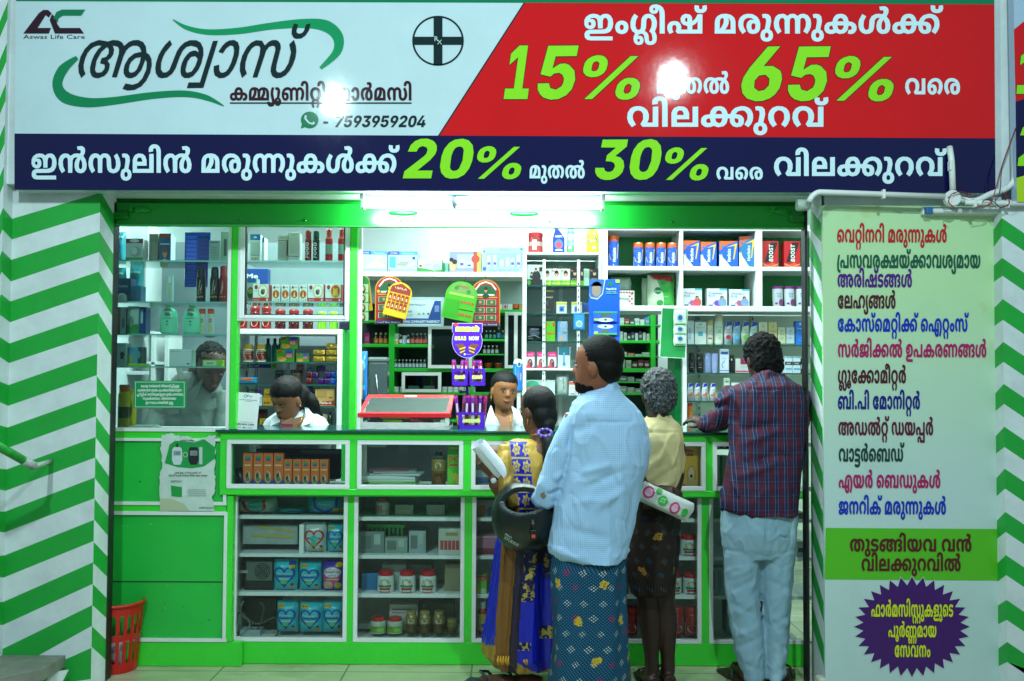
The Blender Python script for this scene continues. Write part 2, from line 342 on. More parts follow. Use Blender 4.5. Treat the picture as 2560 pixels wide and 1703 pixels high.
# outlines of the lettering on the signs: advance, then contours as steps x, y
MAL_OUT = [
[70],
[120,[52,-3,-22,7,-14,12,-8,22,1,20,9,18,14,12,20,6,23,-1,19,-8,11,-11,7,-18,0,-22,-9,-20,-12,-10,-16,-6],[56,24,13,2,8,12,-2,20,-12,9,-13,-3,-7,-10,2,-20]],
[388,[43,-3,-27,37,-6,22,-1,24,6,22,11,18,15,12,18,8,33,4,44,-5,23,5,27,0,24,-6,22,-15,16,12,20,7,44,1,22,-7,19,-12,15,-18,10,-24,0,-40,-12,-28,-25,-15,-37,0,-17,9,-12,18,-5,20,3,26,9,16,10,9,17,5,23,-2,-27,15,-34,-2,-12,-9,-7,-18,-1,-86,-38,0,-3,94,-11,16,-22,8,11,-16,1,-14,-6,-14,-12,-8,18,-18,3,-16,-3,-12,-8,-11,-14,-8,-38,-4,-27,8,-11,9,-9,14,-6,24,2,26,9,22,13,16,-23,-1,-20,-13,-9,-26,5,-32,17,-28],[133,24,15,2,6,10,-6,12,-19,4,0,26,16,2,7,10,-2,12,-11,8,-19,-18,-8,-26,4,-30,7,-8],[319,26,12,0,9,12,2,30,-10,8,-15,-1,-8,-11,0,-26]],
[428,[329,-50,-27,6,9,26,37,-3,21,7,13,18,4,30,-5,17,-8,12,-5,-39,-19,-20,-17,-6,-20,-1,-20,5,-13,9,-12,26,2,27,9,16,12,10,36,11,-13,10,-31,5,-22,-11,-9,-28,-1,-77,-37,0,-3,93,-11,17,-21,7,9,-12,2,-17,-6,-13,-12,-10,18,-16,1,-25,-15,-19,-30,-8,-22,1,-21,7,-12,10,-9,16,-5,22,2,25,7,19,15,20,-31,-5,-16,-17,-5,-20,2,-23,20,-37,-27,-18,-20,23,-11,25,-3,30,6,27,10,16,14,13,39,13,31,0,27,-5,23,5,29,0,24,-7,19,-14,22,14,22,7,29,0,25,-7,25,-18,13,-21,21,-8,16,-13,13,-21,5,-24,-5,-40,-17,-24,-30,-15],[130,25,17,1,7,9,-5,12,-20,4,0,26,16,3,7,9,-2,12,-11,9,-16,-14,-10,-25,2,-32,7,-10],[314,25,12,1,8,9,1,39,-18,-3,-11,-13,-1,-22]],
[248,[58,-50,-27,5,-17,16,-3,26,10,18,14,8,17,4,98,1,26,4,12,8,8,11,4,37,-5,15,-9,10,-9,3,-13,-3,-8,-19,-1,-56,-36,0,-2,50,-7,19,-17,9,-30,-2,-14,-8,25,0,16,-7,9,-16,0,-23,-7,-14,-13,-10,-19,-4,-18,2,-22,12,-10,21,1,32,13,23,27,17,29,5,31,-3,25,-13,22,13,29,3,16,-4,16,-10,16,-26,4,-34,-6,-29,-17,-25,-18,-10,-30,-6,-110,-1,-8,-5,-2,-6,5,-7,13,-3,168,0,1,-28],[49,58,11,0,5,7,0,12,-8,8,-17,-3,2,-16]],
[443,[58,-50,-27,5,-17,16,-3,26,10,18,14,8,17,4,98,1,26,4,12,8,8,11,4,37,-5,15,-9,10,-9,3,-13,-3,-8,-19,-1,-56,-36,0,-2,50,-7,19,-17,9,-30,-2,-14,-8,25,0,16,-7,9,-16,0,-23,-7,-14,-13,-10,-19,-4,-18,2,-22,12,-10,21,1,32,13,23,27,17,29,5,31,-3,25,-13,22,13,29,3,16,-4,16,-10,16,-26,4,-34,-6,-29,-17,-25,-18,-10,-30,-6,-110,-1,-8,-5,-2,-6,5,-7,13,-3,168,0,1,-28],[343,-2,-22,4,-20,9,14,25,22,-9,23,-1,13,2,11,8,10,26,-3,42,-9,11,-12,0,-7,-12,-1,-36,-37,-1,-3,42,-6,7,-10,1,-7,-4,-5,-11,3,-28,-37,-9,-5,29,3,20,9,16,18,12,34,2,24,-12,19,11,30,1,24,-13,12,-19,5,-19,0,-30,-5,-22,-9,-17,-13,-13,-17,-9],[49,58,11,0,5,7,0,12,-8,8,-17,-3,2,-16]],
[179,[58,-50,-25,4,-15,11,-8,19,3,20,10,13,14,7,60,6,19,6,8,9,6,13,-2,33,-11,16,-17,8,-29,0,-19,-7,23,-2,13,-6,9,-11,4,-19,-5,-18,-11,-12,-15,-6,-22,-2,-20,7,-14,16,-6,22,4,24,14,22,27,16,30,5,42,-5,27,-16,14,-24,4,-33,-8,-30,-13,-18,-16,-9,-27,-7,-49,-3,-7,-5,-1,-8,6,-6,11,-2,99,0,1,-28],[49,58,11,0,5,7,0,12,-8,8,-17,-3,2,-16]],
[326,[194,-57,-22,7,-12,10,-10,16,-6,24,-57,0,-13,16,7,16,0,14,-3,10,-8,7,-16,-1,-8,-12,0,-18,9,-22,-29,-13,-11,15,-7,18,-1,20,6,18,13,13,16,8,42,0,18,-9,11,-14,5,-18,-2,-20,24,0,2,32,8,32,14,24,16,14,22,11,30,3,30,-4,22,-11,12,-13,11,-18,9,-38,-2,-48,-13,-40,-17,-29,-31,17,13,24,9,32,2,36,-4,26,-8,20,-13,13,-16,5,-22,-2,-16,-10,-11,-18,-7,-28,-1,-30,29,0,0,68,38,0,0,-118,-5,-16,-9,-11,-16,-7],[196,-30,11,4,1,26,-28,0,6,-20]],
[512,[380,-57,-18,5,-15,12,-10,16,-8,24,-56,0,-12,16,7,28,-3,12,-9,7,-16,-1,-8,-12,0,-18,10,-22,-31,-13,-11,17,-6,18,0,20,6,16,13,14,16,7,42,0,17,-9,11,-14,6,-18,-3,-20,24,0,9,60,11,22,17,18,25,13,26,3,27,-2,24,-10,25,-28,12,-40,-2,-48,-13,-44,-18,-29,-30,17,13,24,8,28,3,36,-3,28,-10,22,-11,12,-15,6,-21,-1,-15,-8,-13,-17,-8,-28,-1,-34,28,0,0,68,38,0,0,-120,-6,-16,-10,-10,-16,-6],[382,-30,11,4,1,26,-27,0,5,-20],[56,-3,-16,4,-14,9,-14,24,-2,42,13,34,22,21,33,12,39,0,30,-11,22,-22,9,-30,-4,-34,-14,-30,-18,-19,-26,17,20,38,0,38,-7,12,-11,9,-18,5,-15,-1,-21,-9,-16,-22,30,3,20,-9,12,-18,0,-30,-6,-14,-10,-11,-17,-7],[57,24,11,1,6,11,-1,18,-9,7,-12,-1,-8,-6,3,-20]],
[197,[56,-3,-29,12,-11,15,-6,14,1,42,17,32,30,22,42,10,47,-2,29,-14,9,-14,1,-18,-6,-14,-14,-12,15,-10,7,-14,0,-20,-7,-15,-26,-13,-41,2,5,27,20,-2,11,9,0,10,-5,8,-24,4,0,26,20,4,6,6,1,8,-4,10,-9,4,-31,2,-36,-11,-20,-21,27,3,18,-5,12,-12,6,-18,-2,-26,-12,-18,-16,-9],[57,24,11,1,6,11,-2,18,-8,7,-10,0,-10,-7,3,-20]],
[270,[48,-3,-22,7,-14,14,-5,16,3,24,10,14,12,8,40,7,6,23,9,14,13,12,14,6,32,2,28,-9,17,-19,9,-29,24,-2,17,-7,13,-10,8,-14,1,-20,-5,-15,-9,-11,-15,-9,-22,-2,-18,3,6,26,18,0,8,10,-4,17,-22,7,-10,-36,-11,-12,-15,-10,-36,-5,-30,10,-22,-9],[55,26,24,4,-9,30,-16,-3,-10,-9,1,-16],[130,26,14,0,8,6,8,14,2,14,-53,0,6,-24],[110,88,51,0,-7,20,-18,8,-18,-8]],
[229,[65,-3,-22,6,-15,10,-11,15,-7,22,-1,26,5,24,9,20,17,24,29,-18,-17,-32,-4,-32,6,-26,17,-11,12,2,9,9,5,66,7,18,11,13,21,10,27,1,23,-6,18,-14,14,-28,0,-40,-11,-32,-18,-26,-29,18,18,34,3,34,-9,24,-20,8,-10,-4,-6,-10,-3,-58,-11,-28,-21,-15]],
[237,[42,-3,-19,5,-14,14,-1,22,12,14,32,8,117,2,18,12,4,22,-10,17,-23,3,-12,-14,-2,-36,-33,0,-3,32,-6,12,-14,9,-22,1,14,-6,7,-8,3,-10,-3,-16,-16,-16,-33,-2,-22,12,-7,18,3,22,16,19,23,9,28,2,28,-4,20,-10,22,12,29,2,24,-6,17,-16,7,-16,2,-20,-5,-18,-13,-16,9,-10,3,-10,-2,-16,-8,-11,-16,-7,-29,0,-16,7,-11,15,-51,-19],[177,20,13,4,1,8,-4,6,-11,1,-8,-5,2,-10],[46,22,27,1,42,13,-65,0,-8,-6],[45,84,9,-1,5,7,0,10,-5,5,-14,-1,-1,-12]],
[144,[58,-3,-26,4,-28,11,14,26,30,-11,32,-1,14,7,4,13,-10,10,-44,3,-26,11,-11,22,0,14,5,14,18,16,28,8,44,-2,36,-12,-14,-26,-44,12,-20,-1,-13,-9,-1,-10,8,-8,42,-3,24,-8,12,-13,5,-16,-3,-23,-16,-18,-26,-9]],
[311,[40,-3,-26,43,-5,40,10,36,11,14,14,8,17,6,26,0,18,-6,15,-11,12,-29,4,-60,6,-9,9,-3,15,2,10,15,1,98,38,-1,1,-97,5,-12,8,-5,11,0,10,4,12,24,-2,38,-17,34,28,18,21,-32,8,-25,2,-35,-9,-25,-14,-17,-22,-11,-23,-2,-21,5,-18,12,-22,-14,-27,-3,-25,7,-17,16,-8,22,-4,62,-11,11,-17,-1,-13,-16,-3,-29,5,-26,16,-28]],
[346,[55,-3,-21,7,-14,14,-9,20,-2,26,3,24,8,18,15,19,22,13,25,6,25,0,21,-5,19,-12,21,14,28,3,17,-4,17,-13,25,15,29,2,28,-11,21,-27,5,-26,-4,-32,-8,-24,-20,-27,-28,19,16,30,5,32,-7,26,-8,8,-12,4,-15,-5,-6,-13,-1,-98,-38,0,-1,100,-9,13,-15,3,-13,-6,-6,-14,-1,-96,-37,0,-1,82,-5,20,-9,9,-14,5,-29,-4,-14,-10,-11,-18,28,3,20,-6,14,-17,3,-28,-7,-20,-13,-12,-15,-6],[57,24,12,2,5,10,-1,18,-9,7,-12,-1,-8,-6,3,-20]],
[266,[43,-3,-26,35,-8,34,1,20,6,20,10,14,16,13,35,11,28,0,29,-8,29,8,28,0,36,-12,21,-22,8,-30,-2,-32,-8,-22,-23,-28,-28,18,14,18,7,22,2,22,-5,18,-18,17,-27,4,-4,-1,15,-20,8,-22,-1,-42,-8,-16,-12,-11,-18,-7,-20,-1,-18,3,-16,10,-12,14,-5,16,-1,26,4,16,8,16,16,18,-17,1,-19,-6,-15,-17,-5,-28,8,-30,14,-20],[128,26,16,4,6,18,-4,32,-13,23,-12,-17,-7,-24,3,-26]],
[167,[98,-3,-19,3,5,26,28,0,7,4,2,12,-9,12,-28,2,0,26,20,2,11,6,3,12,-6,11,-12,3,-18,-2,-14,-8,-10,-12,-9,-34,5,-54,-35,-6,-8,34,-1,32,10,38,18,22,34,16,40,2,28,-9,14,-17,1,-28,-6,-10,-13,-10,19,-16,4,-24,-5,-14,-12,-12,-16,-6]],
[232,[64,-3,-17,4,-17,11,-12,16,-8,22,-1,26,4,22,10,22,15,22,3,2,28,-18,-17,-32,-4,-32,8,-26,18,-11,16,5,6,14,1,96,38,1,1,-97,8,-16,14,-3,11,4,9,9,7,24,-3,30,-18,34,28,18,22,-32,9,-32,-1,-34,-14,-28,-15,-12,-21,-8,-32,1,-24,14,-22,-13]],
[232,[40,-3,-22,33,-9,34,4,38,9,18,11,12,23,10,25,2,18,-4,17,-12,23,14,27,2,25,-7,20,-17,11,-30,0,-32,-8,-30,-22,-31,-28,18,16,31,4,36,-8,24,-20,10,-14,-5,-6,-14,-1,-97,-38,1,-1,96,-6,15,-14,4,-19,-10,-9,-23,4,-36,17,-32]],
[228,[26,-3,-17,29,-1,30,12,20,26,14,36,0,21,-12,14,-20,-1,-30,58,0,1,112,37,1,0,-141,-124,0,-14,16,7,18,-1,18,-8,10,-12,2,-10,-6,-5,-12,2,-18,8,-18]],
[290,[26,-3,-16,25,-3,26,6,20,21,18,36,5,24,-6,21,-23,3,-14,-2,-20,28,0,2,70,8,20,16,16,30,10,34,-2,24,-12,14,-20,5,-24,-1,-86,-188,0,-14,16,7,18,-1,18,-8,10,-12,2,-10,-6,-5,-12,2,-18,8,-18],[183,28,56,0,-1,64,-5,14,-9,8,-22,1,-15,-11,-4,-20]],
[337,[55,-3,-17,5,-15,12,-9,14,-5,28,1,22,7,22,12,18,21,17,25,8,32,1,21,-5,19,-12,18,13,16,4,20,0,19,-5,21,-17,13,-28,0,-32,-10,-34,40,0,1,112,38,0,-1,-140,-113,0,-12,16,16,34,3,36,-10,22,-17,8,-15,-4,-6,-14,-1,-98,-38,0,-3,96,-11,15,-25,5,-28,-10,-15,-22,33,3,20,-10,11,-21,-2,-30,-6,-12,-13,-11,-13,-5],[57,24,12,2,5,10,-1,18,-9,7,-12,-1,-8,-6,3,-20]],
[192,[13,0,2,90,9,24,14,15,29,13,42,2,33,-8,24,-18,8,-14,4,-20,1,-84],[51,28,21,24,13,28,2,24,-8,11,-15,-3,-10,-16],[96,28,45,0,-1,60,-8,16,-13,12,6,-18,-1,-22,-9,-22]],
[268,[85,-3,-24,5,-19,9,-16,15,-10,17,-6,21,-1,26,6,24,13,16,17,11,23,3,16,-1,18,-8,19,8,23,1,29,-10,14,-16,7,-28,-6,-38,-20,-28,7,0,22,6,16,16,5,16,2,24,-5,22,-10,20,31,16,18,-32,5,-36,-7,-36,-17,-23,-18,-12,-25,-7,-31,-1,-27,6,-27,-6],[91,24,12,0,-14,18,-9,24,-2,24,4,22,-17,4,-11,-7,-5,-11,1,-38,17,-26],[135,36,15,20,5,26,-3,24,-6,7,-9,3,-14,-6,-7,-18,3,-28]],
[193,[43,-3,-23,29,-10,30,1,34,14,28,26,19,32,7,41,-3,33,-17,18,-22,9,-30,-2,-38,-12,-22,-18,-11,-29,-4,-23,5,-15,14,-10,32,1,18,7,18,21,16,32,0,-19,13,-26,3,-26,-8,-14,-18,-3,-24,3,-18,19,-32],[124,26,14,2,8,16,0,24,-11,8,-15,-2,-7,-12,1,-26]],
[174,[43,-3,-22,27,-11,30,0,32,12,29,20,19,30,10,40,-2,27,-12,17,-20,8,-26,0,-33,-15,-34,-19,-20,-27,18,21,36,0,37,-8,14,-10,9,-15,5,-14,-1,-20,-14,-9,-24,5,-33,18,-29]],
[219,[14,0,0,96,8,20,14,17,30,11,40,-4,22,-16,12,-28,1,-43,-89,0,0,-25,114,0,0,112,39,1,0,-141],[52,82,50,-1,-2,19,-11,14,-21,1,-13,-11]],
[185,[58,-50,-25,4,-15,11,-8,19,4,22,11,12,17,7,82,3,11,4,4,8,-3,12,-22,6,0,26,18,4,4,14,-9,10,-20,4,-32,-1,-23,-8,18,0,18,-7,10,-13,3,-17,-3,-15,-9,-13,-15,-8,-23,-2,-23,7,-14,17,-6,28,8,25,23,22,31,11,52,1,33,-9,13,-11,6,-13,-2,-21,-17,-17,14,-10,7,-13,0,-18,-6,-14,-11,-10,-18,-6,-84,-2,-7,-5,-2,-6,5,-7,13,-3,106,0,1,-28],[49,58,11,0,5,7,0,12,-8,8,-17,-3,1,-14]],
[247,[43,-3,-24,30,-10,34,5,39,19,28,22,12,24,4,28,-1,26,-10,20,-18,11,-27,0,-32,-11,-28,40,0,1,112,38,1,0,-141,-113,0,-14,18,19,33,0,37,-8,14,-9,9,-23,5,-20,-8,-13,-18,-3,-19,3,-21,20,-35]],
[269,[64,-3,-19,5,-15,9,-12,15,-8,24,-1,26,5,24,9,20,17,24,29,-18,-17,-32,-4,-32,6,-26,16,-11,15,4,7,11,2,46,8,26,11,14,18,12,29,6,41,-3,26,-12,20,-21,11,-30,2,-32,-8,-26,-17,-16,-24,-7,-23,1,-18,8,-12,14,-8,32,3,18,7,16,11,10,12,5,29,-1,-19,13,-26,3,-18,-5,-11,-13,-7,-58,-11,-26,-23,-14],[199,26,14,1,7,13,2,28,-10,8,-15,-2,-8,-12,0,-24]],
[302,[26,-3,-16,25,-3,24,6,22,17,16,26,7,32,-3,14,-8,11,-14,5,-14,-2,-24,52,0,0,28,-34,9,-18,19,-3,28,13,21,26,11,34,-5,10,-9,7,-12,3,-30,23,18,21,35,37,-1,-1,-140,-198,0,-14,16,7,18,-1,18,-8,10,-12,2,-10,-6,-5,-12,2,-18,8,-18],[206,28,43,0,1,63,-18,-19,-26,-14],[167,84,1,26,-4,6,-10,0,-6,-10,1,-12,5,-7]],
[311,[40,-3,-23,35,-7,24,-1,24,8,32,13,18,14,9,18,5,20,0,18,-5,16,-12,16,12,16,5,27,-1,17,-7,14,-14,8,-16,5,-68,4,-8,11,-5,10,1,10,7,9,23,-3,38,-17,32,28,18,22,-34,9,-36,0,-22,-7,-22,-9,-14,-16,-12,-18,-6,-20,-1,-31,8,-16,17,-7,26,-2,54,-7,10,-10,4,-15,-3,-8,-13,-2,-100,-38,0,-1,102,-10,12,-19,0,-14,-16,-4,-28,6,-28,15,-26]],
[306,[26,-3,-16,25,-3,28,10,23,21,15,32,4,24,-7,13,-10,8,-13,3,-14,-2,-20,36,0,-10,30,1,31,13,28,22,18,28,9,44,-4,24,-12,18,-26,5,-24,-2,-32,-11,-25,-22,-24,-27,18,21,37,2,24,-3,14,-13,18,-20,8,-26,-7,-14,-22,0,-34,19,-35,-15,-18,-98,0,-14,15,7,18,-1,19,-7,9,-11,3,-12,-5,-5,-14,1,-15,9,-20]],
[136,[55,-3,-17,4,-17,11,-10,14,-7,20,39,7,13,-26,10,-2,10,3,7,10,4,18,0,30,-5,20,-7,8,-12,2,-13,-8,-6,-19,-39,7,13,26,16,15,22,7,28,-1,22,-11,14,-20,6,-32,-2,-38,-8,-20,-16,-17,-19,-7]],
[67,[14,0,0,154,-4,22,-6,7,-12,2,-10,-7,-2,-18,-36,-5,-2,7,1,20,8,14,15,12,20,5,28,-2,20,-10,12,-15,6,-22,1,-164]],
[67,[14,0,0,142,-4,28,-5,10,-6,-21,-15,-12,-23,-2,-18,6,-11,15,0,22,9,14,17,9,31,2,28,-7,21,-16,12,-24,3,-28,0,-138],[-35,168,9,1,4,5,-3,17,-15,-7,0,-10]],
[91,[35,-59,-19,5,-12,9,-7,11,-4,18,6,27,10,12,19,8,6,26,5,32,-2,18,-7,8,-19,0,-5,25,20,4,30,-4,17,-17,5,-34,-14,-59,20,-15,9,-24,-3,-24,-13,-16,-20,-9],[38,-33,14,2,8,12,-2,17,-11,9,-13,-2,-7,-11,1,-18]],
[91,[35,-59,-19,5,-12,9,-7,11,-4,18,6,27,10,12,19,8,6,26,4,48,-8,10,-19,0,-5,25,20,4,30,-4,17,-17,5,-34,-14,-59,20,-15,9,-23,-3,-23,-11,-16,-18,-10],[38,-36,21,5,6,16,-18,-10,-15,2,-11,8,4,-14],[38,-4,13,1,6,8,-11,5,-14,-3,-1,-6]],
[186,[58,-3,-29,11,-17,26,-2,43,12,31,24,23,32,12,40,0,31,-13,21,-23,8,-30,-4,-31,-12,-28,-19,-21,-27,17,20,35,0,40,-7,13,-12,9,-15,5,-19,-1,-22,-11,-13,-20,26,4,25,-10,12,-22,-1,-26,-5,-14,-13,-12,-16,-6],[58,24,11,2,5,10,-1,18,-8,7,-11,0,-10,-6,3,-21]],
[156,[81,-3,-33,8,-26,21,-12,28,0,38,14,26,25,18,32,8,37,-2,18,-9,8,-11,3,-20,-6,-16,-10,-9,-12,-4,-33,2,-17,15,-2,24,-12,-10,-7,-14,0,-36,6,-16,12,-10,0,18,11,16,19,7,24,-1,13,-6,8,-9,4,-25,-8,-16,-13,-10,-21,-5],[96,22,9,1,7,7,1,8,-4,7,-14,-3],[100,96,11,2,4,10,-5,8,-12,3,-3,-15]],
[0,[-38,150,-24,6,-12,13,-5,18,3,21,34,-5,-1,-19,11,-8,17,5,1,22,32,5,3,-25,-8,-19,-21,-12]],
[276,[40,-3,-22,33,-9,34,3,35,7,16,11,14,19,11,18,4,30,-3,22,-15,34,16,31,2,21,-3,9,10,0,14,-7,7,-21,-1,-6,25,42,4,23,-11,7,-12,1,-19,-5,-15,-12,-17,21,-26,11,-38,-4,-33,-15,-21,-19,-9,-24,-2,-21,5,-18,14,-9,23,0,32,8,21,18,24,-15,1,-20,-7,-11,-18,-3,-92,-37,0,-2,97,-6,15,-14,4,-19,-10,-9,-23,4,-36,17,-32],[208,25,15,4,6,20,-3,30,-14,24,-11,-19,-6,-26,2,-22]],
[193,[43,-3,-21,25,-11,28,-2,30,10,30,18,20,24,10,23,4,40,-3,7,13,0,12,-8,6,-20,-1,-5,25,38,4,18,-5,12,-11,4,-13,-2,-21,-16,-24,19,-20,11,-28,2,-30,-5,-24,-13,-16,-24,-10,-32,1,-20,10,-14,24,-2,30,8,28,19,25,-20,0,-19,-9,-11,-17,-3,-14,2,-24,6,-16,15,-21],[125,25,15,4,6,20,-4,32,-13,22,-12,-21,-5,-24,2,-22]],
[316,[43,-3,-23,29,-11,36,5,38,20,28,23,12,25,4,29,-1,25,-8,50,9,33,-1,23,-6,11,13,2,14,-9,8,-20,-2,-6,26,43,4,13,-4,10,-8,7,-16,-1,-18,-19,-30,26,-30,9,-32,-4,-32,-16,-23,-18,-8,-27,-2,-19,5,-14,10,-11,22,-2,30,7,26,17,22,-33,4,-21,-2,14,-22,7,-26,-2,-32,-9,-20,-15,-11,-22,-6,-22,1,-17,6,-17,16,-8,26,1,24,5,16,10,16,15,14,-16,1,-25,-7,-15,-20,-3,-14,2,-24,20,-36],[128,26,16,4,6,18,-4,32,-12,21,-14,-19,-6,-22,2,-22,4,-8],[247,26,9,-1,7,5,6,18,-5,30,-14,22,-12,-22,-4,-22,3,-20]],
[272,[65,-3,-20,5,-17,11,-11,15,-7,22,-1,26,5,24,25,42,30,-16,-18,-34,-3,-34,3,-14,8,-14,11,-5,10,1,12,12,5,60,17,28,27,15,28,3,32,-3,7,9,1,16,-9,6,-19,-1,-6,25,41,4,22,-9,9,-13,1,-20,-5,-14,-12,-18,23,-28,9,-36,-4,-30,-10,-19,-17,-12,-30,-4,-21,4,-18,15,-9,18,-2,24,6,28,21,30,-11,1,-19,-6,-11,-13,-7,-60,-11,-24,-22,-14],[202,26,15,2,7,18,-2,30,-14,27,-13,-21,-5,-24,2,-22]],
[72,[6,-67,-21,5,-14,10,-8,16,-1,23,38,-3,0,-14,8,-8,13,-1,9,6,1,22,-21,69,2,43,15,40,38,0,-15,-38,-2,-30,22,-84,-1,-26,-7,-15,-14,-10,-22,-5]],
[67,[-38,-45,0,28,52,1,0,156,38,1,0,-186]],
[75,[61,-50,-21,5,-13,9,-10,13,-7,22,-1,35,4,32,24,75,39,0,-23,-69,-5,-66,10,-23,13,-4,16,1,4,-27]],
[391,[50,-3,-20,5,-17,14,-6,18,3,24,10,13,14,10,38,6,6,24,10,14,12,11,18,6,32,2,24,-9,16,-19,10,-28,18,0,13,25,23,20,40,11,28,-1,28,-10,18,-16,12,-24,2,-29,-4,-23,-12,-24,-18,-20,-28,18,21,36,2,23,-3,16,-16,20,-20,6,-30,-6,-20,-22,36,-6,13,-8,10,-13,3,-14,-2,-23,-7,-12,-13,-10,-32,-5,-26,8,-18,22,-4,32,-14,1,-9,-34,-13,-15,-12,-8,-36,-6,-32,10,-20,-8],[56,25,23,4,-9,31,-16,-3,-10,-10,1,-15],[132,25,12,1,9,6,9,28,-53,-1,6,-23],[261,25,9,-1,7,5,1,20,-10,9,-20,2,2,-24],[110,88,51,0,-7,20,-14,8,-20,-6]],
[446,[48,-3,-22,7,-14,14,-5,16,3,24,10,14,12,8,40,7,10,31,12,13,14,9,30,4,30,-6,20,-18,12,-33,34,-5,21,-14,7,-18,-4,-22,54,0,1,28,-33,8,-13,10,-7,10,-3,26,11,22,26,12,20,0,16,-5,16,-17,4,-34,24,20,20,33,37,-1,-1,-140,-214,0,-6,26,13,8,1,14,-6,8,-18,3,-10,-35,-11,-12,-15,-10,-36,-5,-30,10,-22,-9],[55,26,24,4,-9,30,-16,-3,-10,-9,1,-16],[130,26,14,0,8,6,8,14,2,14,-53,0,6,-24],[350,28,43,0,1,64,-18,-20,-26,-14],[311,84,0,28,-5,5,-8,-1,-6,-10,1,-12,7,-8],[110,88,51,0,-7,20,-18,8,-18,-6]],
[229,[69,-84,-17,6,-13,15,-5,20,1,18,13,27,-24,16,-13,26,-1,40,10,31,20,29,29,-18,-17,-31,-4,-38,9,-25,10,-6,10,0,9,3,7,10,4,63,7,18,10,11,15,9,18,4,21,-1,22,-7,20,-21,10,-31,-2,-33,-15,-36,11,-19,4,-19,0,-20,-4,-17,-11,-13,-16,-9,-23,-2,-20,4,-11,8,-7,11,-9,50,-12,9,-16,1,-14,-5,-9,-13,20,3,16,-7,10,-16,0,-21,-6,-12,-9,-8],[71,-62,8,0,6,6,0,11,-7,7,-15,-4,2,-14],[164,-60,15,3,7,16,-5,34,-8,13,-13,9,17,33,4,35,-10,26,-19,7,-10,-5,-6,-10,-4,-59,-9,-24,18,-12,7,-9,6,-17,1,-29]],
[404,[55,-3,-20,6,-17,15,-8,24,-2,26,6,24,12,18,15,14,25,12,42,8,38,0,33,-6,26,6,23,0,27,-6,24,-17,28,19,39,4,31,-9,15,-19,-1,-28,-18,-18,18,-14,5,-24,-6,-18,-16,-13,-23,-4,-31,3,5,27,21,-2,11,9,0,10,-7,9,-26,3,1,27,20,2,9,9,1,10,-6,9,-12,3,-17,-2,-10,-6,-9,-13,-5,-27,0,-68,-38,0,-4,94,-11,17,-21,7,9,-12,3,-18,-5,-12,-13,-10,16,-14,4,-16,-3,-18,-9,-11,-18,-8,-27,-2,-23,4,-16,10,-14,21,-5,30,6,30,16,24,-28,0,-40,-9,-15,-10,-10,-12,25,2,17,-4,13,-13,6,-22,-3,-24,-11,-16,-20,-10],[56,24,12,1,6,11,-2,18,-9,7,-11,-1,-9,-6,3,-20],[178,24,15,2,6,10,-5,12,-20,4,0,26,16,2,7,10,-3,12,-11,7,-19,-19,-7,-28,4,-26,8,-8]],
[236,[90,-72,-15,26,61,46,-130,0,-1,28,91,0,7,11,2,15,-5,12,-8,4,-16,-6,-2,-22,-38,-2,0,24,8,17,14,11,24,6,30,-3,22,-15,7,-21,0,-14,-7,-17,48,0,1,113,37,0,1,-212],[120,-45,64,0,0,45,-6,-1]],
[144,[59,-63,-29,5,-26,10,14,24,32,-9,32,-1,15,8,0,16,-12,10,-76,0,-1,28,79,1,10,8,0,11,-8,8,-46,3,-21,8,-13,17,-1,26,11,19,20,11,29,4,33,-2,38,-14,-15,-23,-29,9,-28,2,-18,-7,-3,-13,9,-9,54,-5,20,-14,6,-12,2,-16,-5,-16,-9,-10,12,-18,2,-20,-9,-20,-15,-12,-21,-6]],
[346,[122,-84,-15,5,-11,10,-6,13,-2,20,3,21,8,15,11,12,19,9,0,60,-4,19,-13,13,-20,3,-21,-5,-17,-14,-7,-14,27,5,24,-10,11,-15,3,-23,-6,-22,-13,-13,-19,-7,-23,0,-26,13,-10,15,-5,17,2,44,17,32,23,17,34,8,36,-3,25,-14,18,13,19,4,27,-3,19,-13,19,12,19,4,30,-4,19,-11,15,-21,6,-28,-4,-36,-15,-31,15,-23,2,-31,-6,-21,-13,-21,-27,12,11,20,3,20,-2,19,-10,11,-12,0,-6,-8,-2,-74,-31,0,-1,71,-5,9,-9,3,-10,-4,-4,-7,-2,-72,-31,0,-3,67,-11,13,-18,3,-18,-6,-10,-13,21,3,15,-6,10,-18,-1,-23,-14,-17],[124,-62,8,0,6,5,0,13,-7,6,-15,-4,2,-13],[191,10,21,12,0,63,-4,22,-7,7,-13,2,-12,-4,-7,-12,-2,-77],[255,13,28,11,15,34,-2,38,-9,14,-13,6,-16,-4,-7,-14,-1,-80],[58,24,11,2,5,10,0,16,-9,9,-11,0,-10,-6,3,-21]],
[460,[43,-3,-18,21,-10,18,-6,26,1,24,6,20,10,14,16,13,23,9,37,2,31,-8,27,8,26,0,25,-7,19,-13,22,14,24,6,25,0,28,-8,29,8,28,0,24,-6,21,-13,12,-17,7,-16,2,-30,-5,-22,-10,-20,-20,-23,-27,19,15,20,7,20,0,20,-4,20,-8,10,-12,8,-30,2,14,-17,8,-19,4,-18,-3,-30,-9,-18,-13,-10,-17,-6,-23,-1,-27,9,-17,22,-4,20,2,28,9,22,16,18,-28,-2,-14,-12,-6,-16,-1,-86,-38,0,-1,76,-4,22,-16,16,-27,3,15,-17,8,-18,3,-22,-3,-28,-9,-18,-13,-10,-16,-6,-24,-1,-28,10,-16,23,-4,22,2,24,9,22,17,18,-23,0,-19,-9,-12,-19,1,-38,19,-34],[128,26,16,4,6,18,-4,32,-13,23,-13,-19,-6,-22,3,-26],[323,26,15,4,7,18,-3,28,-15,27,-12,-17,-6,-24,3,-26]],
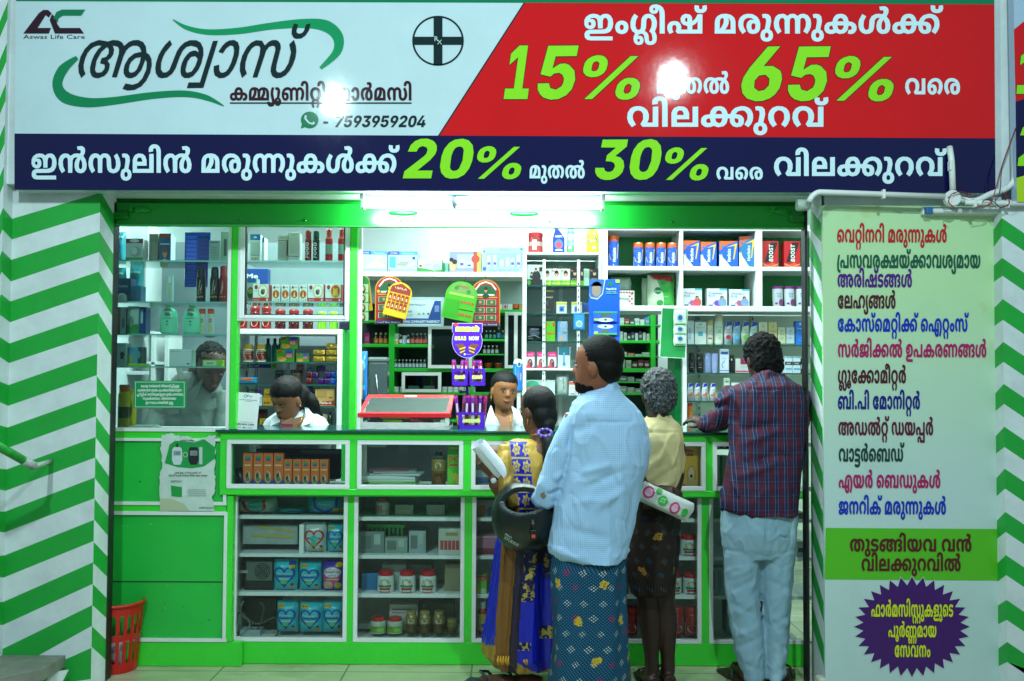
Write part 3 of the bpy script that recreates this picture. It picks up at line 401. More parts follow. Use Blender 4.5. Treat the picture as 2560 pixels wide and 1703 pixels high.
[314,[40,-3,-23,35,-7,24,-1,24,10,36,14,16,14,8,37,4,14,-4,18,-12,23,14,25,2,16,-4,17,-12,25,14,29,2,30,-12,19,-26,5,-28,-3,-32,-10,-22,-18,-26,-29,18,18,34,3,32,-7,22,-10,9,-10,3,-13,-3,-7,-11,-2,-102,-38,0,-1,100,-9,13,-14,3,-14,-6,-6,-14,-1,-96,-37,0,-2,100,-9,14,-17,1,-15,-13,-6,-22,4,-34,17,-30]],
[228,[54,-82,-11,19,-2,18,4,13,11,11,22,9,28,-2,21,-15,5,-12,0,-14,42,0,1,54,-87,1,-14,15,7,18,-1,19,-7,9,-11,3,-12,-5,-5,-14,1,-15,9,-20,-29,-13,-13,18,-6,20,1,20,6,14,12,12,16,7,16,4,24,-2,18,-8,12,-14,6,-17,-2,-23,58,0,1,112,37,1,1,-222,-104,0,-12,15,3,12,-2,12,-12,6,-7,-3,-5,-8,5,-25]],
[232,[80,-84,-16,5,-12,12,-6,15,-1,18,7,28,22,21,5,10,1,27,-12,12,-18,-5,-5,-22,10,-27,-29,-13,-13,18,-6,20,1,20,6,14,12,12,16,7,16,4,24,-2,18,-8,12,-14,6,-17,-2,-23,62,0,1,112,37,1,1,-140,-3,-2,6,-15,2,-24,-7,-24,-11,-12,-16,-7,-22,-1,-16,5,-17,19,-7,48,-12,10,-16,2,-14,-6,-8,-13,20,3,18,-8,9,-18,-1,-19,-5,-11,-9,-8],[82,-62,8,0,5,5,0,12,-7,7,-14,-4,1,-13],[170,-60,10,0,7,7,1,34,-10,19,-24,0,7,-18,2,-34]],
[320,[13,0,0,70,4,28,12,22,25,18,25,6,34,-1,25,-7,22,-15,16,13,20,8,49,1,37,-14,12,-13,9,-14,5,-26,-1,-76],[51,28,21,24,13,28,2,24,-8,11,-15,-3,-10,-16],[96,28,45,0,-1,60,-8,16,-13,12,6,-18,-1,-22,-9,-22],[179,28,21,26,13,24,3,24,-9,13,-14,-3,-10,-14,-4,-22],[224,28,46,0,-4,64,-7,14,-12,10,6,-16,-1,-24,-10,-24]],
[174,[52,-84,-14,17,-8,19,0,29,14,24,-19,18,-12,23,-4,23,3,27,14,25,21,16,32,7,38,-4,16,-6,15,-13,12,-18,4,-18,0,-25,-5,-21,-13,-20,-15,-15,13,-27,-2,-29,-7,-17,-14,-15,-21,14,12,23,-1,28,-13,14,-20,1,-13,-11,-4,-15,2,-19,12,-20],[61,16,20,4,32,-4,-9,6,18,27,4,31,-6,18,-16,14,-13,4,-18,-2,-12,-8,-9,-13,-4,-14,3,-26,19,-31]],
[219,[54,-84,-20,9,-12,22,-1,30,12,23,-20,1,1,86,3,20,8,15,11,11,16,8,39,3,31,-14,16,-26,3,-51,-88,0,-1,-25,114,0,0,112,39,1,0,-140,-7,-2,7,-37,-9,-28,-10,-10,-17,-7,-22,-1,-18,5,-11,8,-7,11,-8,49,-11,9,-18,2,-15,-8,-8,-11,22,3,16,-7,9,-19,-1,-20,-14,-18],[57,-62,8,0,5,5,0,12,-6,7,-15,-4,2,-13],[150,-60,12,1,8,9,0,36,-7,14,-31,0,7,-17,3,-34],[52,81,50,0,-3,22,-14,13,-20,-2,-11,-13]],
[366,[58,-50,-25,4,-15,11,-8,19,4,22,11,12,17,7,82,3,11,4,4,8,-3,12,-22,6,0,26,17,3,5,13,-7,11,-18,5,-36,-1,-22,-8,22,-1,16,-8,8,-14,1,-20,-8,-18,-13,-10,-19,-4,-21,2,-21,15,-10,28,8,32,23,22,38,12,52,-1,32,-12,13,-20,-2,-21,-17,-17,14,-10,7,-14,0,-17,-7,-16,-12,-9,-16,-5,-84,-2,-7,-5,-1,-8,6,-6,11,-2,123,0,-1,14,4,14,16,15,22,6,71,1,14,4,4,8,-2,10,-8,6,-15,2,0,26,19,4,3,14,-7,9,-18,5,-34,-1,-25,-8,29,-3,15,-13,4,-27,-12,-22,-14,-8,-23,-2,-17,4,-14,11,-10,21,1,28,11,22,23,16,32,9,45,0,31,-8,18,-16,4,-13,-1,-15,-6,-10,-13,-9,14,-10,8,-17,-1,-16,-8,-15,-25,-12,-87,-3,-8,-4,-2,-7,5,-7,13,-3,108,0,0,-29],[49,58,11,0,5,7,0,12,-8,8,-17,-3,1,-14],[230,58,10,0,5,7,0,13,-8,7,-17,-3,2,-16]],
[311,[80,-84,-19,27,-4,29,10,28,10,10,19,10,-2,82,-6,10,-11,4,-14,-4,-9,-10,-6,-20,1,-24,7,-21,13,-22,-29,-18,-20,29,-10,31,1,39,13,27,17,14,21,7,31,-3,23,-13,15,10,15,5,25,1,16,-5,17,-13,9,-17,7,-74,8,-8,12,-1,16,8,7,25,-3,34,-18,33,29,18,21,-30,10,-40,-4,-38,-21,-27,13,-15,7,-24,-4,-27,-13,-21,-7,-6,-22,15,12,20,1,22,-6,17,-15,8,-18,-3,-11,-16,0,-26,12,-22,-22,-15,-12,14,-10,22,-1,25,6,17,12,14,-12,12,-7,16,-5,68,-9,10,-13,2,-11,-5,-7,-16,-1,-75,20,-10,15,-19,4,-18,-4,-31,-20,-26,-21,14,12,23,0,27,-13,15,-21,2,-12,-10,-5,-16,3,-22,11,-18]],
[477,[40,-3,-25,41,-5,18,-1,28,5,22,8,14,12,13,18,9,36,1,28,-16,16,12,16,5,27,-1,17,-7,14,-14,8,-16,5,-68,4,-8,11,-5,10,1,10,7,9,23,-3,38,-17,32,27,18,19,-26,11,-30,2,-36,-8,-25,37,1,0,54,4,24,10,18,20,15,29,5,32,-4,24,-16,11,-22,2,-102,-204,0,-27,-3,-25,5,-16,12,-9,16,-8,76,-8,8,-13,2,-12,-6,-6,-14,-1,-96,-37,0,-2,102,-8,11,-16,3,-17,-14,-6,-24,5,-34,16,-28],[369,28,56,0,-1,66,-6,14,-8,6,-22,1,-14,-11,-4,-16]],
[73,[9,-33,10,64,37,1,-2,-18,-16,-47]],
[72,[31,-3,-14,9,-2,21,11,12,17,1,14,-12,0,-19,-10,-10]],
[403,[308,-50,-28,6,7,19,39,-5,25,7,16,18,6,35,-8,25,-14,15,-4,-42,-17,-23,-18,-7,-18,-1,-18,5,-14,12,-7,15,-2,19,9,25,22,17,36,7,-19,19,-16,6,-22,0,-16,-7,-10,-11,-6,-24,-1,-80,-24,1,-1,88,-6,18,-12,11,-30,5,14,-16,4,-19,-6,-13,-14,-11,18,-14,4,-20,-4,-14,-9,-10,-28,-9,-22,2,-15,6,-14,14,-8,19,-2,26,4,22,10,20,15,16,-22,1,-18,-5,-15,-10,-10,-15,-4,-20,2,-24,9,-19,16,-17,-15,-15,-21,20,-13,26,-3,34,9,29,21,23,38,12,50,-6,23,6,31,-2,22,-8,15,-13,18,15,21,7,26,1,28,-8,20,-16,14,-25,18,-7,17,-16,12,-24,4,-28,-8,-31,-16,-21,-30,-14],[123,16,21,2,10,13,-2,11,-6,8,-24,4,0,18,21,5,8,14,-5,16,-15,10,-22,-19,-11,-34,6,-34,9,-10],[297,16,16,3,10,10,5,26,-3,23,-27,-3,-17,-15,-4,-13,3,-18,7,-9]],
[254,[61,-3,-19,5,-17,14,-10,18,-5,22,1,28,6,20,11,20,17,18,17,-16,-22,-30,-5,-18,0,-24,9,-24,18,-13,17,1,12,10,9,72,8,16,16,16,25,9,34,0,26,-9,21,-20,12,-26,3,-34,-5,-24,-16,-22,-18,-8,-26,0,-17,8,-11,14,-6,18,-1,18,4,16,8,14,10,10,17,5,14,0,18,-7,-8,12,-13,10,-32,6,-22,-5,-13,-15,-6,-24,-3,-44,-9,-20,-20,-14],[188,16,21,5,11,23,1,26,-19,12,-21,-3,-11,-19,2,-30,7,-10]],
[58,[-43,-41,0,20,59,0,1,159,24,1,0,-179]],
[125,[50,-3,-27,11,-11,14,-8,20,25,5,6,-17,12,-12,15,-2,13,5,9,13,5,22,0,30,-5,18,-12,16,-17,3,-16,-11,-10,-20,-24,6,11,22,11,12,16,8,24,2,23,-8,15,-18,9,-30,0,-32,-6,-24,-12,-20,-19,-11]],
[298,[221,-3,-23,8,-15,17,-5,18,-4,64,-8,14,-14,4,-17,-4,-10,-16,-3,-102,-23,0,0,88,-7,24,-9,8,-10,2,-13,-1,-13,-9,-11,-24,0,-30,8,-24,17,-20,-17,-16,-22,26,-10,28,-2,30,10,32,14,17,23,10,32,-2,22,-18,14,14,14,6,20,1,15,-4,14,-10,9,-16,5,-64,5,-20,12,-10,17,-1,17,11,10,26,-4,40,-22,32,16,16,18,-20,12,-22,6,-26,-2,-28,-8,-22,-12,-15,-20,-10]],
[0,[-35,148,-17,5,-14,13,-6,17,2,22,21,-3,2,-26,7,-7,12,-3,13,2,8,8,2,26,20,3,2,-25,-9,-19,-17,-11]]]
# runs of lettering as outline numbers
MAL_RUNS = {
'r1':[4,1,51,36,31,41,0,23,25,37,57,37,10,45,49,41],
'r2':[23,37,16,44],
'r3':[29,39,25],
'r4':[29,35,27,49,37,26,29,41],
'b1':[4,42,32,37,27,35,42,0,23,25,37,57,37,10,45,49,41],
'logo':[68,69,70,71,72,73],
'sub':[10,60,46,38,15,35,61,35,0,21,34,43,23,32,35],
'p1':[39,29,61,35,19,26,35,0,23,25,37,57,37,10,45],
'p2':[48,20,32,29,25,50,24,41,49,34,29,30,46,23,34,24],
'p3':[2,25,35,31,41,13,52,45],
'p4':[40,27,33,46,52,45],
'p5':[40,10,34,32,41,39,23,61,35,49,41,0,8,61,1,32,41],
'p6':[32,43,12,35,49,44,0,6,20,10,25,15,52,45],
'p7':[51,38,40,49,34,23,36,61,43],
'p8':[22,35,67,20,35,0,40,23,34,19,35,61,43],
'p9':[2,14,44,61,41,0,14,24,58,43],
'p10':[29,34,54,43,39,22,14,41],
'p11':[7,24,43,0,39,22,14,37,10,45],
'p12':[12,19,26,35,10,41,0,23,25,37,57,37,10,45],
'g1':[16,37,13,52,35,24,29,0,29,42],
'g2':[29,35,27,49,37,26,29,35,44],
's1':[21,34,43,23,32,35,64,37,10,28,37,39,13],
's2':[20,38,43,55,23,34,24],
's3':[40,32,29,19,1],
'k1':[40,10,25,28,0,32,43,49,34,43,0,19,35,40,25,34,18,35,53,35,54,37,63],
'k2':[9,61,56,29,15,0,23,34,48,16,1,0,6,20,40,24,34,11,35,49,34,29,37,57],
'k3':[59,34,64,35,10,41,0,29,32,41,16,37,49,28,37,39,13,0,6,44,20,34,17,19,40,23,34,66],
'k4':[32,38,50,35,49,40,27,34,66,0,29,35,16,25,15,40,23,34],
'k5':[5,0,65,34,20,19,56,35,44,0,4,62,67]}
# heavy Latin letters and figures
BOLD_CH = '0123456789%' + 'ABCDEFGHI' + 'KLMNOP' + 'RSTUV' + 'WXY' + '-acehi' + 'lmnor' + 'suk'
BOLD_OUT = [
[161,[72,-2,-25,7,-23,21,-12,30,-3,47,5,33,16,28,22,15,35,5,29,-8,23,-22,12,-35,2,-38,-6,-35,-16,-29,-26,-16],[77,34,14,2,10,9,8,38,-5,47,-7,12,-13,6,-13,-2,-8,-6,-6,-12,-4,-25,5,-52,7,-11]],
[161,[19,0,0,36,47,0,0,106,-41,-26,0,38,40,28,45,0,1,-146,35,0,1,-36]],
[161,[15,0,0,32,78,70,9,12,2,12,-1,10,-7,8,-20,6,-16,-8,-7,-18,-41,0,7,30,17,19,24,10,32,1,28,-9,14,-11,10,-14,4,-20,-3,-18,-18,-27,-51,-49,73,0,1,-36]],
[161,[70,-2,-23,5,-21,12,-14,18,-4,20,44,0,7,-13,15,-6,15,1,11,7,6,18,-8,15,-17,7,-27,1,0,27,38,35,-75,1,0,35,127,1,1,-32,-48,-43,27,-7,19,-16,9,-26,-3,-24,-14,-18,-18,-11,-20,-6]],
[161,[93,0,-1,30,-87,0,0,34,66,118,42,0,-64,-116,44,-1,1,48,39,1,1,-48,23,-2,0,-34,-23,0,0,-30]],
[161,[70,-2,-27,7,-16,11,-13,17,-4,20,42,1,10,-17,22,-5,19,12,4,12,-1,14,-9,13,-13,6,-18,-2,-13,-11,-39,8,8,97,116,1,0,-36,-80,-1,-3,-41,25,16,20,1,16,-5,24,-19,10,-31,-6,-33,-17,-20,-27,-13]],
[161,[73,-2,-31,9,-20,18,-10,27,2,26,15,33,47,70,43,1,-43,-66,32,0,28,-15,8,-13,5,-17,-2,-29,-11,-21,-15,-13,-24,-9],[76,32,20,4,12,16,-3,22,-17,13,-21,-3,-12,-17,4,-24]],
[161,[28,0,73,146,-86,0,0,36,131,0,0,-36,-73,-145]],
[161,[71,-2,-39,12,-22,23,-3,19,6,19,16,15,19,8,-26,16,-7,14,-1,15,5,17,17,16,25,10,27,2,35,-10,21,-21,4,-19,-5,-18,-11,-13,-19,-9,17,-6,14,-11,9,-17,1,-16,-8,-20,-18,-15,-25,-9],[77,29,18,3,12,14,-3,20,-16,10,-22,-3,-12,-14,3,-19,10,-8],[74,109,17,1,12,12,0,16,-10,11,-18,2,-16,-11,-1,-18]],
[161,[42,0,44,66,-38,1,-24,15,-8,14,-4,18,4,32,16,22,18,11,26,5,33,-4,24,-15,12,-18,5,-25,-5,-26,-11,-22,-49,-74],[74,94,20,3,12,17,-2,22,-17,14,-21,-3,-12,-17,3,-24]],
[258,[189,-3,-17,6,-12,13,-5,16,1,27,7,15,13,12,14,4,18,-1,14,-7,12,-14,4,-16,-1,-25,-6,-14,-10,-9,-13,-6],[52,0,124,181,28,0,-124,-181],[191,23,12,1,6,10,-1,22,-11,9,-8,-3,-5,-9,0,-21],[54,92,-18,7,-12,14,-4,17,1,24,7,15,12,10,16,6,17,-1,13,-6,12,-13,5,-16,0,-24,-6,-16,-12,-11,-12,-5],[61,117,9,3,4,10,-1,22,-12,8,-9,-5,-3,-9,1,-21,4,-6]],
[194,[6,0,60,182,59,0,63,-182,-50,0,-13,38,-58,0,-12,-38],[77,72,38,0,-20,74]],
[166,[14,0,0,182,84,0,21,-4,15,-7,16,-21,1,-24,-11,-18,-22,-12,23,-9,14,-17,4,-24,-8,-22,-18,-16,-20,-7],[58,36,30,0,15,3,9,13,-2,14,-16,12,-36,0],[58,108,28,-1,13,5,7,12,-2,14,-13,8,-33,0]],
[186,[87,-2,-36,11,-25,23,-14,33,-1,45,11,33,23,26,30,13,37,1,27,-9,20,-15,11,-17,7,-24,-45,-1,-7,17,-12,8,-17,4,-18,-5,-13,-12,-8,-20,-2,-23,7,-29,16,-16,23,-4,20,7,11,20,44,1,1,-5,-10,-26,-22,-22,-27,-12]],
[180,[14,0,0,182,85,-1,24,-7,18,-11,22,-29,8,-34,-4,-38,-15,-32,-21,-18,-26,-10],[58,38,43,3,11,7,10,12,4,24,-2,28,-7,16,-12,11,-18,5,-29,0]],
[153,[14,0,0,182,127,0,-1,-36,-82,-2,0,-34,76,-2,0,-34,-76,0,0,-38,82,0,1,-36]],
[146,[14,0,0,182,124,0,-1,-36,-79,-2,0,-43,72,-1,0,-34,-72,-1,0,-65]],
[188,[88,-2,-35,10,-24,20,-16,34,-3,39,8,33,22,31,26,14,37,5,27,-6,22,-12,15,-17,9,-26,-45,0,-9,14,-18,8,-16,0,-13,-6,-12,-13,-7,-21,0,-29,8,-22,11,-11,15,-6,21,1,17,10,6,19,-34,1,0,32,77,0,1,-34,-9,-29,-19,-23,-27,-13]],
[187,[14,0,0,182,44,0,0,-71,70,0,1,71,44,0,0,-182,-44,0,-1,75,-69,0,-1,-75]],
[124,[8,0,0,36,32,0,0,108,-32,2,0,36,107,0,0,-36,-31,-2,0,-108,32,0,0,-36]],
[186,[14,0,0,182,44,0,0,-86,66,86,53,0,-65,-78,68,-104,-53,0,-46,74,-23,-26,0,-48]],
[141,[14,0,0,182,43,0,1,-146,75,0,1,-36]],
[236,[14,0,0,182,69,0,23,-70,12,-58,12,54,23,74,70,0,-1,-182,-44,0,1,143,-42,-143,-37,0,-43,141,1,-141]],
[192,[14,0,0,182,49,0,52,-86,19,-39,-2,125,46,0,0,-182,-49,0,-51,84,-21,41,2,-125]],
[193,[87,-2,-34,10,-26,23,-14,31,-3,39,8,34,22,30,32,16,31,3,38,-11,25,-21,15,-33,3,-37,-8,-35,-23,-30,-31,-16],[89,37,19,1,16,9,10,15,4,18,0,24,-8,23,-13,13,-15,5,-17,-1,-14,-7,-10,-15,-5,-19,0,-27,5,-17,9,-13]],
[163,[14,0,0,182,82,0,19,-4,16,-8,17,-18,7,-22,-1,-28,-9,-20,-16,-15,-17,-8,-54,-3,0,-56],[58,92,27,-1,17,8,6,11,1,12,-7,16,-16,8,-28,0]],
[166,[14,0,0,182,82,0,33,-10,22,-24,4,-32,-7,-26,-24,-22,38,-68,-49,0,-32,62,-22,0,-1,-62],[58,98,28,-1,17,7,6,14,-6,20,-17,8,-28,0]],
[165,[74,-2,-30,7,-18,11,-13,20,-5,24,42,1,11,-20,21,-7,23,6,6,8,0,10,-13,11,-47,12,-22,12,-12,16,-3,27,9,22,19,16,27,9,31,0,21,-6,19,-13,11,-18,3,-19,-41,0,-10,16,-22,5,-19,-8,-1,-16,11,-9,47,-13,22,-12,13,-20,2,-27,-8,-20,-18,-16,-26,-8]],
[170,[63,0,0,146,-55,0,0,36,153,0,0,-36,-54,-2,0,-144]],
[182,[81,-2,-23,5,-18,9,-13,12,-9,16,-4,21,0,120,44,0,1,-121,12,-18,22,-6,17,6,12,17,1,122,44,1,1,-123,-6,-24,-13,-17,-18,-12,-23,-7]],
[194,[68,0,-62,182,50,0,42,-145,41,145,48,0,-59,-182]],
[266,[54,0,-48,182,49,0,26,-134,30,134,45,0,28,-134,27,134,49,0,-49,-182,-50,0,-28,123,-28,-123]],
[192,[6,0,65,92,-58,90,51,0,32,-57,33,57,50,0,-57,-88,63,-94,-52,0,-38,61,-38,-61]],
[189,[74,0,-1,66,-67,116,52,0,37,-78,37,78,51,0,-65,-116,0,-66]],
[161,[39,57,0,33,83,0,0,-33]],
[148,[44,-2,-18,6,-14,12,-5,18,3,21,17,18,20,6,35,5,6,3,2,9,-4,7,-11,4,-15,-2,-9,-11,-36,4,-4,1,3,9,14,17,25,11,32,2,23,-7,18,-14,7,-15,1,-102,-41,0,-1,19,-18,-17],[59,27,13,0,13,7,5,10,0,16,-28,-5,-10,-6,-3,-14]],
[149,[69,-2,-29,9,-20,19,-10,26,0,32,10,26,17,17,26,10,27,0,19,-5,16,-10,9,-12,7,-20,-40,-8,-12,20,-9,3,-13,-3,-9,-9,-4,-15,0,-20,4,-15,9,-9,13,-3,13,6,8,17,39,-6,0,-4,-9,-22,-16,-15,-22,-8]],
[150,[69,-2,-28,8,-21,19,-10,26,0,33,9,24,18,19,25,10,28,0,24,-9,17,-17,9,-21,2,-32,-89,0,2,-15,7,-9,13,-5,16,3,11,10,38,-6,-9,-17,-16,-13,-22,-7],[52,83,49,2,-10,17,-18,4,-15,-7]],
[160,[14,0,0,182,42,0,1,-72,17,22,24,6,25,-6,18,-20,5,-20,0,-92,-44,0,0,84,-8,14,-15,4,-13,-4,-8,-14,0,-84]],
[72,[15,0,-1,136,43,0,0,-136],[32,152,-14,8,-5,16,11,15,19,2,13,-11,2,-12,-10,-15]],
[81,[50,-1,-25,9,-10,19,-1,155,44,-1,0,-141,4,-7,12,0,6,-30]],
[232,[14,0,0,136,39,0,3,-26,15,21,21,7,23,-6,15,-24,16,21,22,9,25,-3,19,-15,7,-24,-1,-96,-43,0,0,86,-6,12,-13,5,-12,-4,-6,-11,-1,-88,-42,0,0,88,-7,11,-12,4,-11,-4,-7,-13,0,-86]],
[160,[14,0,0,136,40,0,2,-28,14,21,16,8,24,0,20,-10,11,-15,5,-18,0,-94,-44,0,0,84,-8,14,-15,4,-13,-4,-8,-14,0,-84]],
[155,[69,-2,-29,9,-20,19,-10,26,0,32,10,26,17,17,26,10,29,0,26,-10,18,-19,9,-26,0,-30,-10,-26,-15,-16,-22,-10],[75,31,9,1,9,6,9,23,-5,31,-6,8,-11,5,-18,-7,-8,-22,3,-30,8,-11]],
[106,[14,0,0,136,42,0,1,-25,7,15,9,8,12,4,16,-1,0,-38,-28,0,-14,-15,-1,-84]],
[144,[62,-2,-22,5,-15,8,-11,12,-6,16,40,6,10,-13,20,-4,12,5,2,9,-8,6,-39,9,-20,9,-12,16,-1,22,9,17,19,12,25,5,28,-2,27,-13,12,-23,-38,-6,-9,11,-15,3,-12,-4,-3,-9,7,-7,44,-10,16,-7,12,-14,2,-22,-8,-16,-15,-12,-24,-8]],
[160,[54,-1,-23,10,-15,23,-2,104,43,1,1,-85,9,-15,15,-3,13,6,7,13,0,83,43,1,1,-136,-41,-1,-2,28,-6,-12,-14,-13]],
[149,[14,0,0,182,44,0,0,-94,39,48,49,0,-47,-60,50,-76,-51,0,-32,51,-8,-11,-1,-40]]]
def _area(p):return sum(p[i][0] * p[(i + 1) % len(p)][1] - p[(i + 1) % len(p)][0] * p[i][1] for i in range(len(p))) / 2
def _inside(q,p):
    x,y = q; r = False
    for i in range(len(p)):
        (a,b),(c,d) = p[i - 1],p[i]
        if (b > y) != (d > y) and x < (c - a) * (y - b) / (d - b) + a:r = not r
    return r
_G = {}
def _glyph(g):
    """one letter: every outer contour with its own holes"""
    if g in _G:return _G[g]
    adv,*cs = MAL_OUT[g] if g >= 0 else BOLD_OUT[-1 - g]; loops = []
    for c in cs:
        ps = []; x = y = 0
        for i in range(0,len(c),2):x += c[i]; y += c[i + 1]; ps.append((x / 135,y / 135))
        loops.append(ps)
    sg = max([_area(l) for l in loops] + [0],key=abs)
    outs = [l for l in loops if _area(l) * sg > 0]; holes = [l for l in loops if _area(l) * sg < 0]; parts = []
    for o in outs:
        cu = bpy.data.curves.new('t','CURVE'); cu.dimensions = '2D'; cu.fill_mode = 'BOTH'
        for l in [o] + [h for h in holes if _inside(h[0],o) and _inside(h[len(h) // 2],o)]:
            sp = cu.splines.new('POLY'); sp.points.add(len(l) - 1); sp.use_cyclic_u = True
            for i,(x,y) in enumerate(l):sp.points[i].co = (x,y,0,1)
        vs,fs = _take(cu,0); parts.append((vs,fs))
    _G[g] = (adv / 135,parts)
    return _G[g]
def mal(key,bold=0.,shear=0.,track=0):
    """a run of Malayalam lettering, height of the round letters = 1"""
    kk = ('mal',key,bold,shear)
    if kk in _T:return _T[kk]
    pen = 0; layers = {}
    for g in MAL_RUNS[key]:
        adv,parts = _glyph(g)
        for j,(vs,fs) in enumerate(parts):
            V,F = layers.setdefault(j,([],[])); n = len(V)
            q = [(pen + x + y * shear,y) for x,y in vs]; V += q
            F += [[n + i for i in f] for f in _orient(q,fs)]
        pen += adv + track
    x0 = min(v[0] for V,F in layers.values() for v in V)
    parts = [([(x - x0,y) for x,y in V],F) for V,F in layers.values()]
    W = max(v[0] for V,F in parts for v in V)
    if bold:
        parts = [([(x + dx,y + dy) for x,y in V],F) for dx,dy in ((-bold,0),(bold,0),(0,-bold),(0,bold)) for V,F in parts]
    _T[kk] = (parts,W)
    return _T[kk]

def heavy(t,shear=0.,grow=0.,track=0.):
    """a run of heavy Latin lettering, cap height = 1"""
    kk = ('heavy',t,shear,grow,track)
    if kk in _T:return _T[kk]
    V = []; F = []; pen = 0
    for ch in t:
        if ch not in BOLD_CH:pen += .38; continue
        adv,parts = _glyph(-1 - BOLD_CH.index(ch)); k = 540 / 727
        for vs,fs in parts:
            n = len(V); q = [((pen + x * k + y * k * shear),y * k) for x,y in vs]; V += q; F += [[n + i for i in f] for f in _orient(q,fs)]
        pen += adv * k + track
    x0 = min(v[0] for v in V); V = [(x - x0,y) for x,y in V]; W = max(v[0] for v in V); parts = [(V,F)]
    if grow:parts = [([(x + grow * cos(i * pi / 5),y + grow * sin(i * pi / 5)) for x,y in V],F) for i in range(10)]
    _T[kk] = (parts,W)
    return _T[kk]

# ------------------------------------------------------------------ things
def tag(o,label,cat,group=None,kind=None):
    if label:o['label'] = label
    if cat:o['category'] = cat
    if group:o['group'] = group
    if kind:o['kind'] = kind
    return o
def thing(name,label,cat,loc=(0,0,0),rotz=0,group=None):
    o = bpy.data.objects.new(name,None); COL.objects.link(o); o.location = loc; o.rotation_euler = (0,0,rotz)
    return tag(o,label,cat,group)
def struct(o):o['kind'] = 'structure'; return o
def clone(o):
    c = o.copy(); COL.objects.link(c)
    for ch in o.children:
        d = ch.copy(); COL.objects.link(d); d.parent = c
    return c
ORD = ['first','second','third','fourth','fifth','sixth','seventh','eighth','ninth','tenth','eleventh','twelfth']
_used = set()
def put(o,loc,label,cat,group=None,rz=0,scale=None):
    """first call places the thing itself, later calls a copy of it"""
    if o.name in _used:o = clone(o)
    _used.add(o.name); o.location = loc; o.rotation_euler = (0,0,rz)
    if scale:o.scale = scale
    return tag(o,label,cat,group)

# ================================================================== palette
WHITE = mat('white_laminate','#d9dedd',.35,var=.05,vscale=3)
ALU = mat('white_aluminium','#d2d8d6',.3,var=.06,vscale=9)
GREEN = mat('green_laminate','#38cc34',.28,var=.10,vscale=4,bump=.03,bscale=9)
GREEN_D = mat('green_paint','#129c34',.5,var=.12,vscale=5,bump=.12,bscale=25)
GREEN_P = mat('green_board','#1fb03f',.33,var=.12,vscale=2.6,bump=.04,bscale=6)
SHUT = mat('green_shutter_paint','#0f9a2a',.30,var=.08,vscale=4)
WALLW = mat('white_wall_paint','#ccd6d6',.6,var=.15,vscale=7,bump=.15,bscale=22)
PLASTER = mat('grubby_plaster','#b9b9a6',.7,var=.25,vscale=14,bump=.2,bscale=40)
BLACK = mat('black_plastic','#0a0b0c',.4)
STEEL = mat('steel','#9ca3a5',.3,metal=.9)
PVC = mat('white_pvc','#d5d9d5',.4,var=.06,vscale=20)
PANE = glass('window_glass',(.93,.985,.97))
PANE2 = glass('shelf_glass',(.72,.88,.84),.9)
EDGE = mat('glass_edge','#0b4a44',.12)
YS,YP,YSH = -.50,-.40,-.20
CT = 1.179                                     # counter top height

# ================================================================== ground and shell
def floor_fn(u,v,w,mx,nz):
    a,b = fr(u * 1.62 + .31),fr(v * 1.62 + .10)
    g = mxx(mxx(a < .008,a > .992),mxx(b < .008,b > .992))
    n = nz(2.2,6,1,2.6); s = nz(9,5)
    c = mx('#a9ab8c','#7f8868',X.op('SMOOTH_MIN',mxx(n - .45,0) * 3.2,1,.1))
    c = mx(c,'#c3c3a4',mxx(s - .56,0) * 2)
    c = mx(c,'#5c5a40',mxx(nz(26,2) - .70,0) * 5)
    return mx(c,'#59604c',g * .75)
FLOOR = pattern('cream_floor_tile',.16,floor_fn,'Object',spec=.5)
b = MB(); b.box(-4,4,-6.5,4.2,-.2,0,FLOOR)
struct(b.build('floor'))
INW = mat('shop_wall_paint','#cfdcdc',.6,var=.05,vscale=2)
def wall(name,label,x0,x1,y0,y1,z0,z1,m=INW):
    q = MB(); q.box(x0,x1,y0,y1,z0,z1,m); return tag(q.build(name),label,'wall')
wall('back_wall','pale painted wall at the far end of the shop above the medicine racks',-2.4,3.0,3.2,3.3,0,3.2)
wall('side_wall','pale inner wall on the shop side behind the glass cabinet of lotions',-2.42,-2.32,-.15,3.2,0,3.2)
wall('side_wall','pale inner wall closing the shop behind the tall green backed shelves',2.62,2.72,-.15,3.2,0,3.2)
b = MB(); b.box(-2.42,2.72,-.1,3.3,3.1,3.2,WHITE); struct(b.build('ceiling'))

# ---- painted pillars: each face is cut along its own hand-painted stripes
def striped(b,ya,xa,yb,xb,bands,top,bot,mg,mw):
    """a flat face between two upright edges (world x, y); bands [(l0, l1, r0, r1)] heights from the top down"""
    A=lambda z:(xa,ya,z)
    B=lambda z:(xb,yb,z)
    pl,pr=top
    for l0,l1,r0,r1 in bands:
        b.quad(A(l0),B(r0),B(pr),A(pl),mw);b.quad(A(l1),B(r1),B(r0),A(l0),mg);pl,pr=l1,r1
    b.quad(A(bot),B(bot),B(pr),A(pl),mw)
def zs(Y,xl,xr,rows):return[(PZ(a,Y,xl),PZ(c,Y,xl),PZ(d,Y,xr),PZ(e,Y,xr))for a,c,d,e in rows]
XL0,XL1=PX(20,YP,1000),PX(241,YP,1000)
TOPZ =3.35
left_rows =[(547,599,482,531),(650,704,579,630),(754,806,679,730),(859,908,783,834),(963,1015,885,938),(1069,1121,990,1041),
             (1174,1227,1093,1144),(1279,1331,1194,1246),(1389,1444,1300,1353),(1505,1563,1406,1460),(1623,1690,1513,1565)]
b =MB()
striped(b,YP,XL0,YP,XL1,zs(YP,20,241,left_rows)+[(.02,.0,PZ(1620,YP,240),PZ(1698,YP,240))],(TOPZ,TOPZ),0,GREEN_D,WALLW)
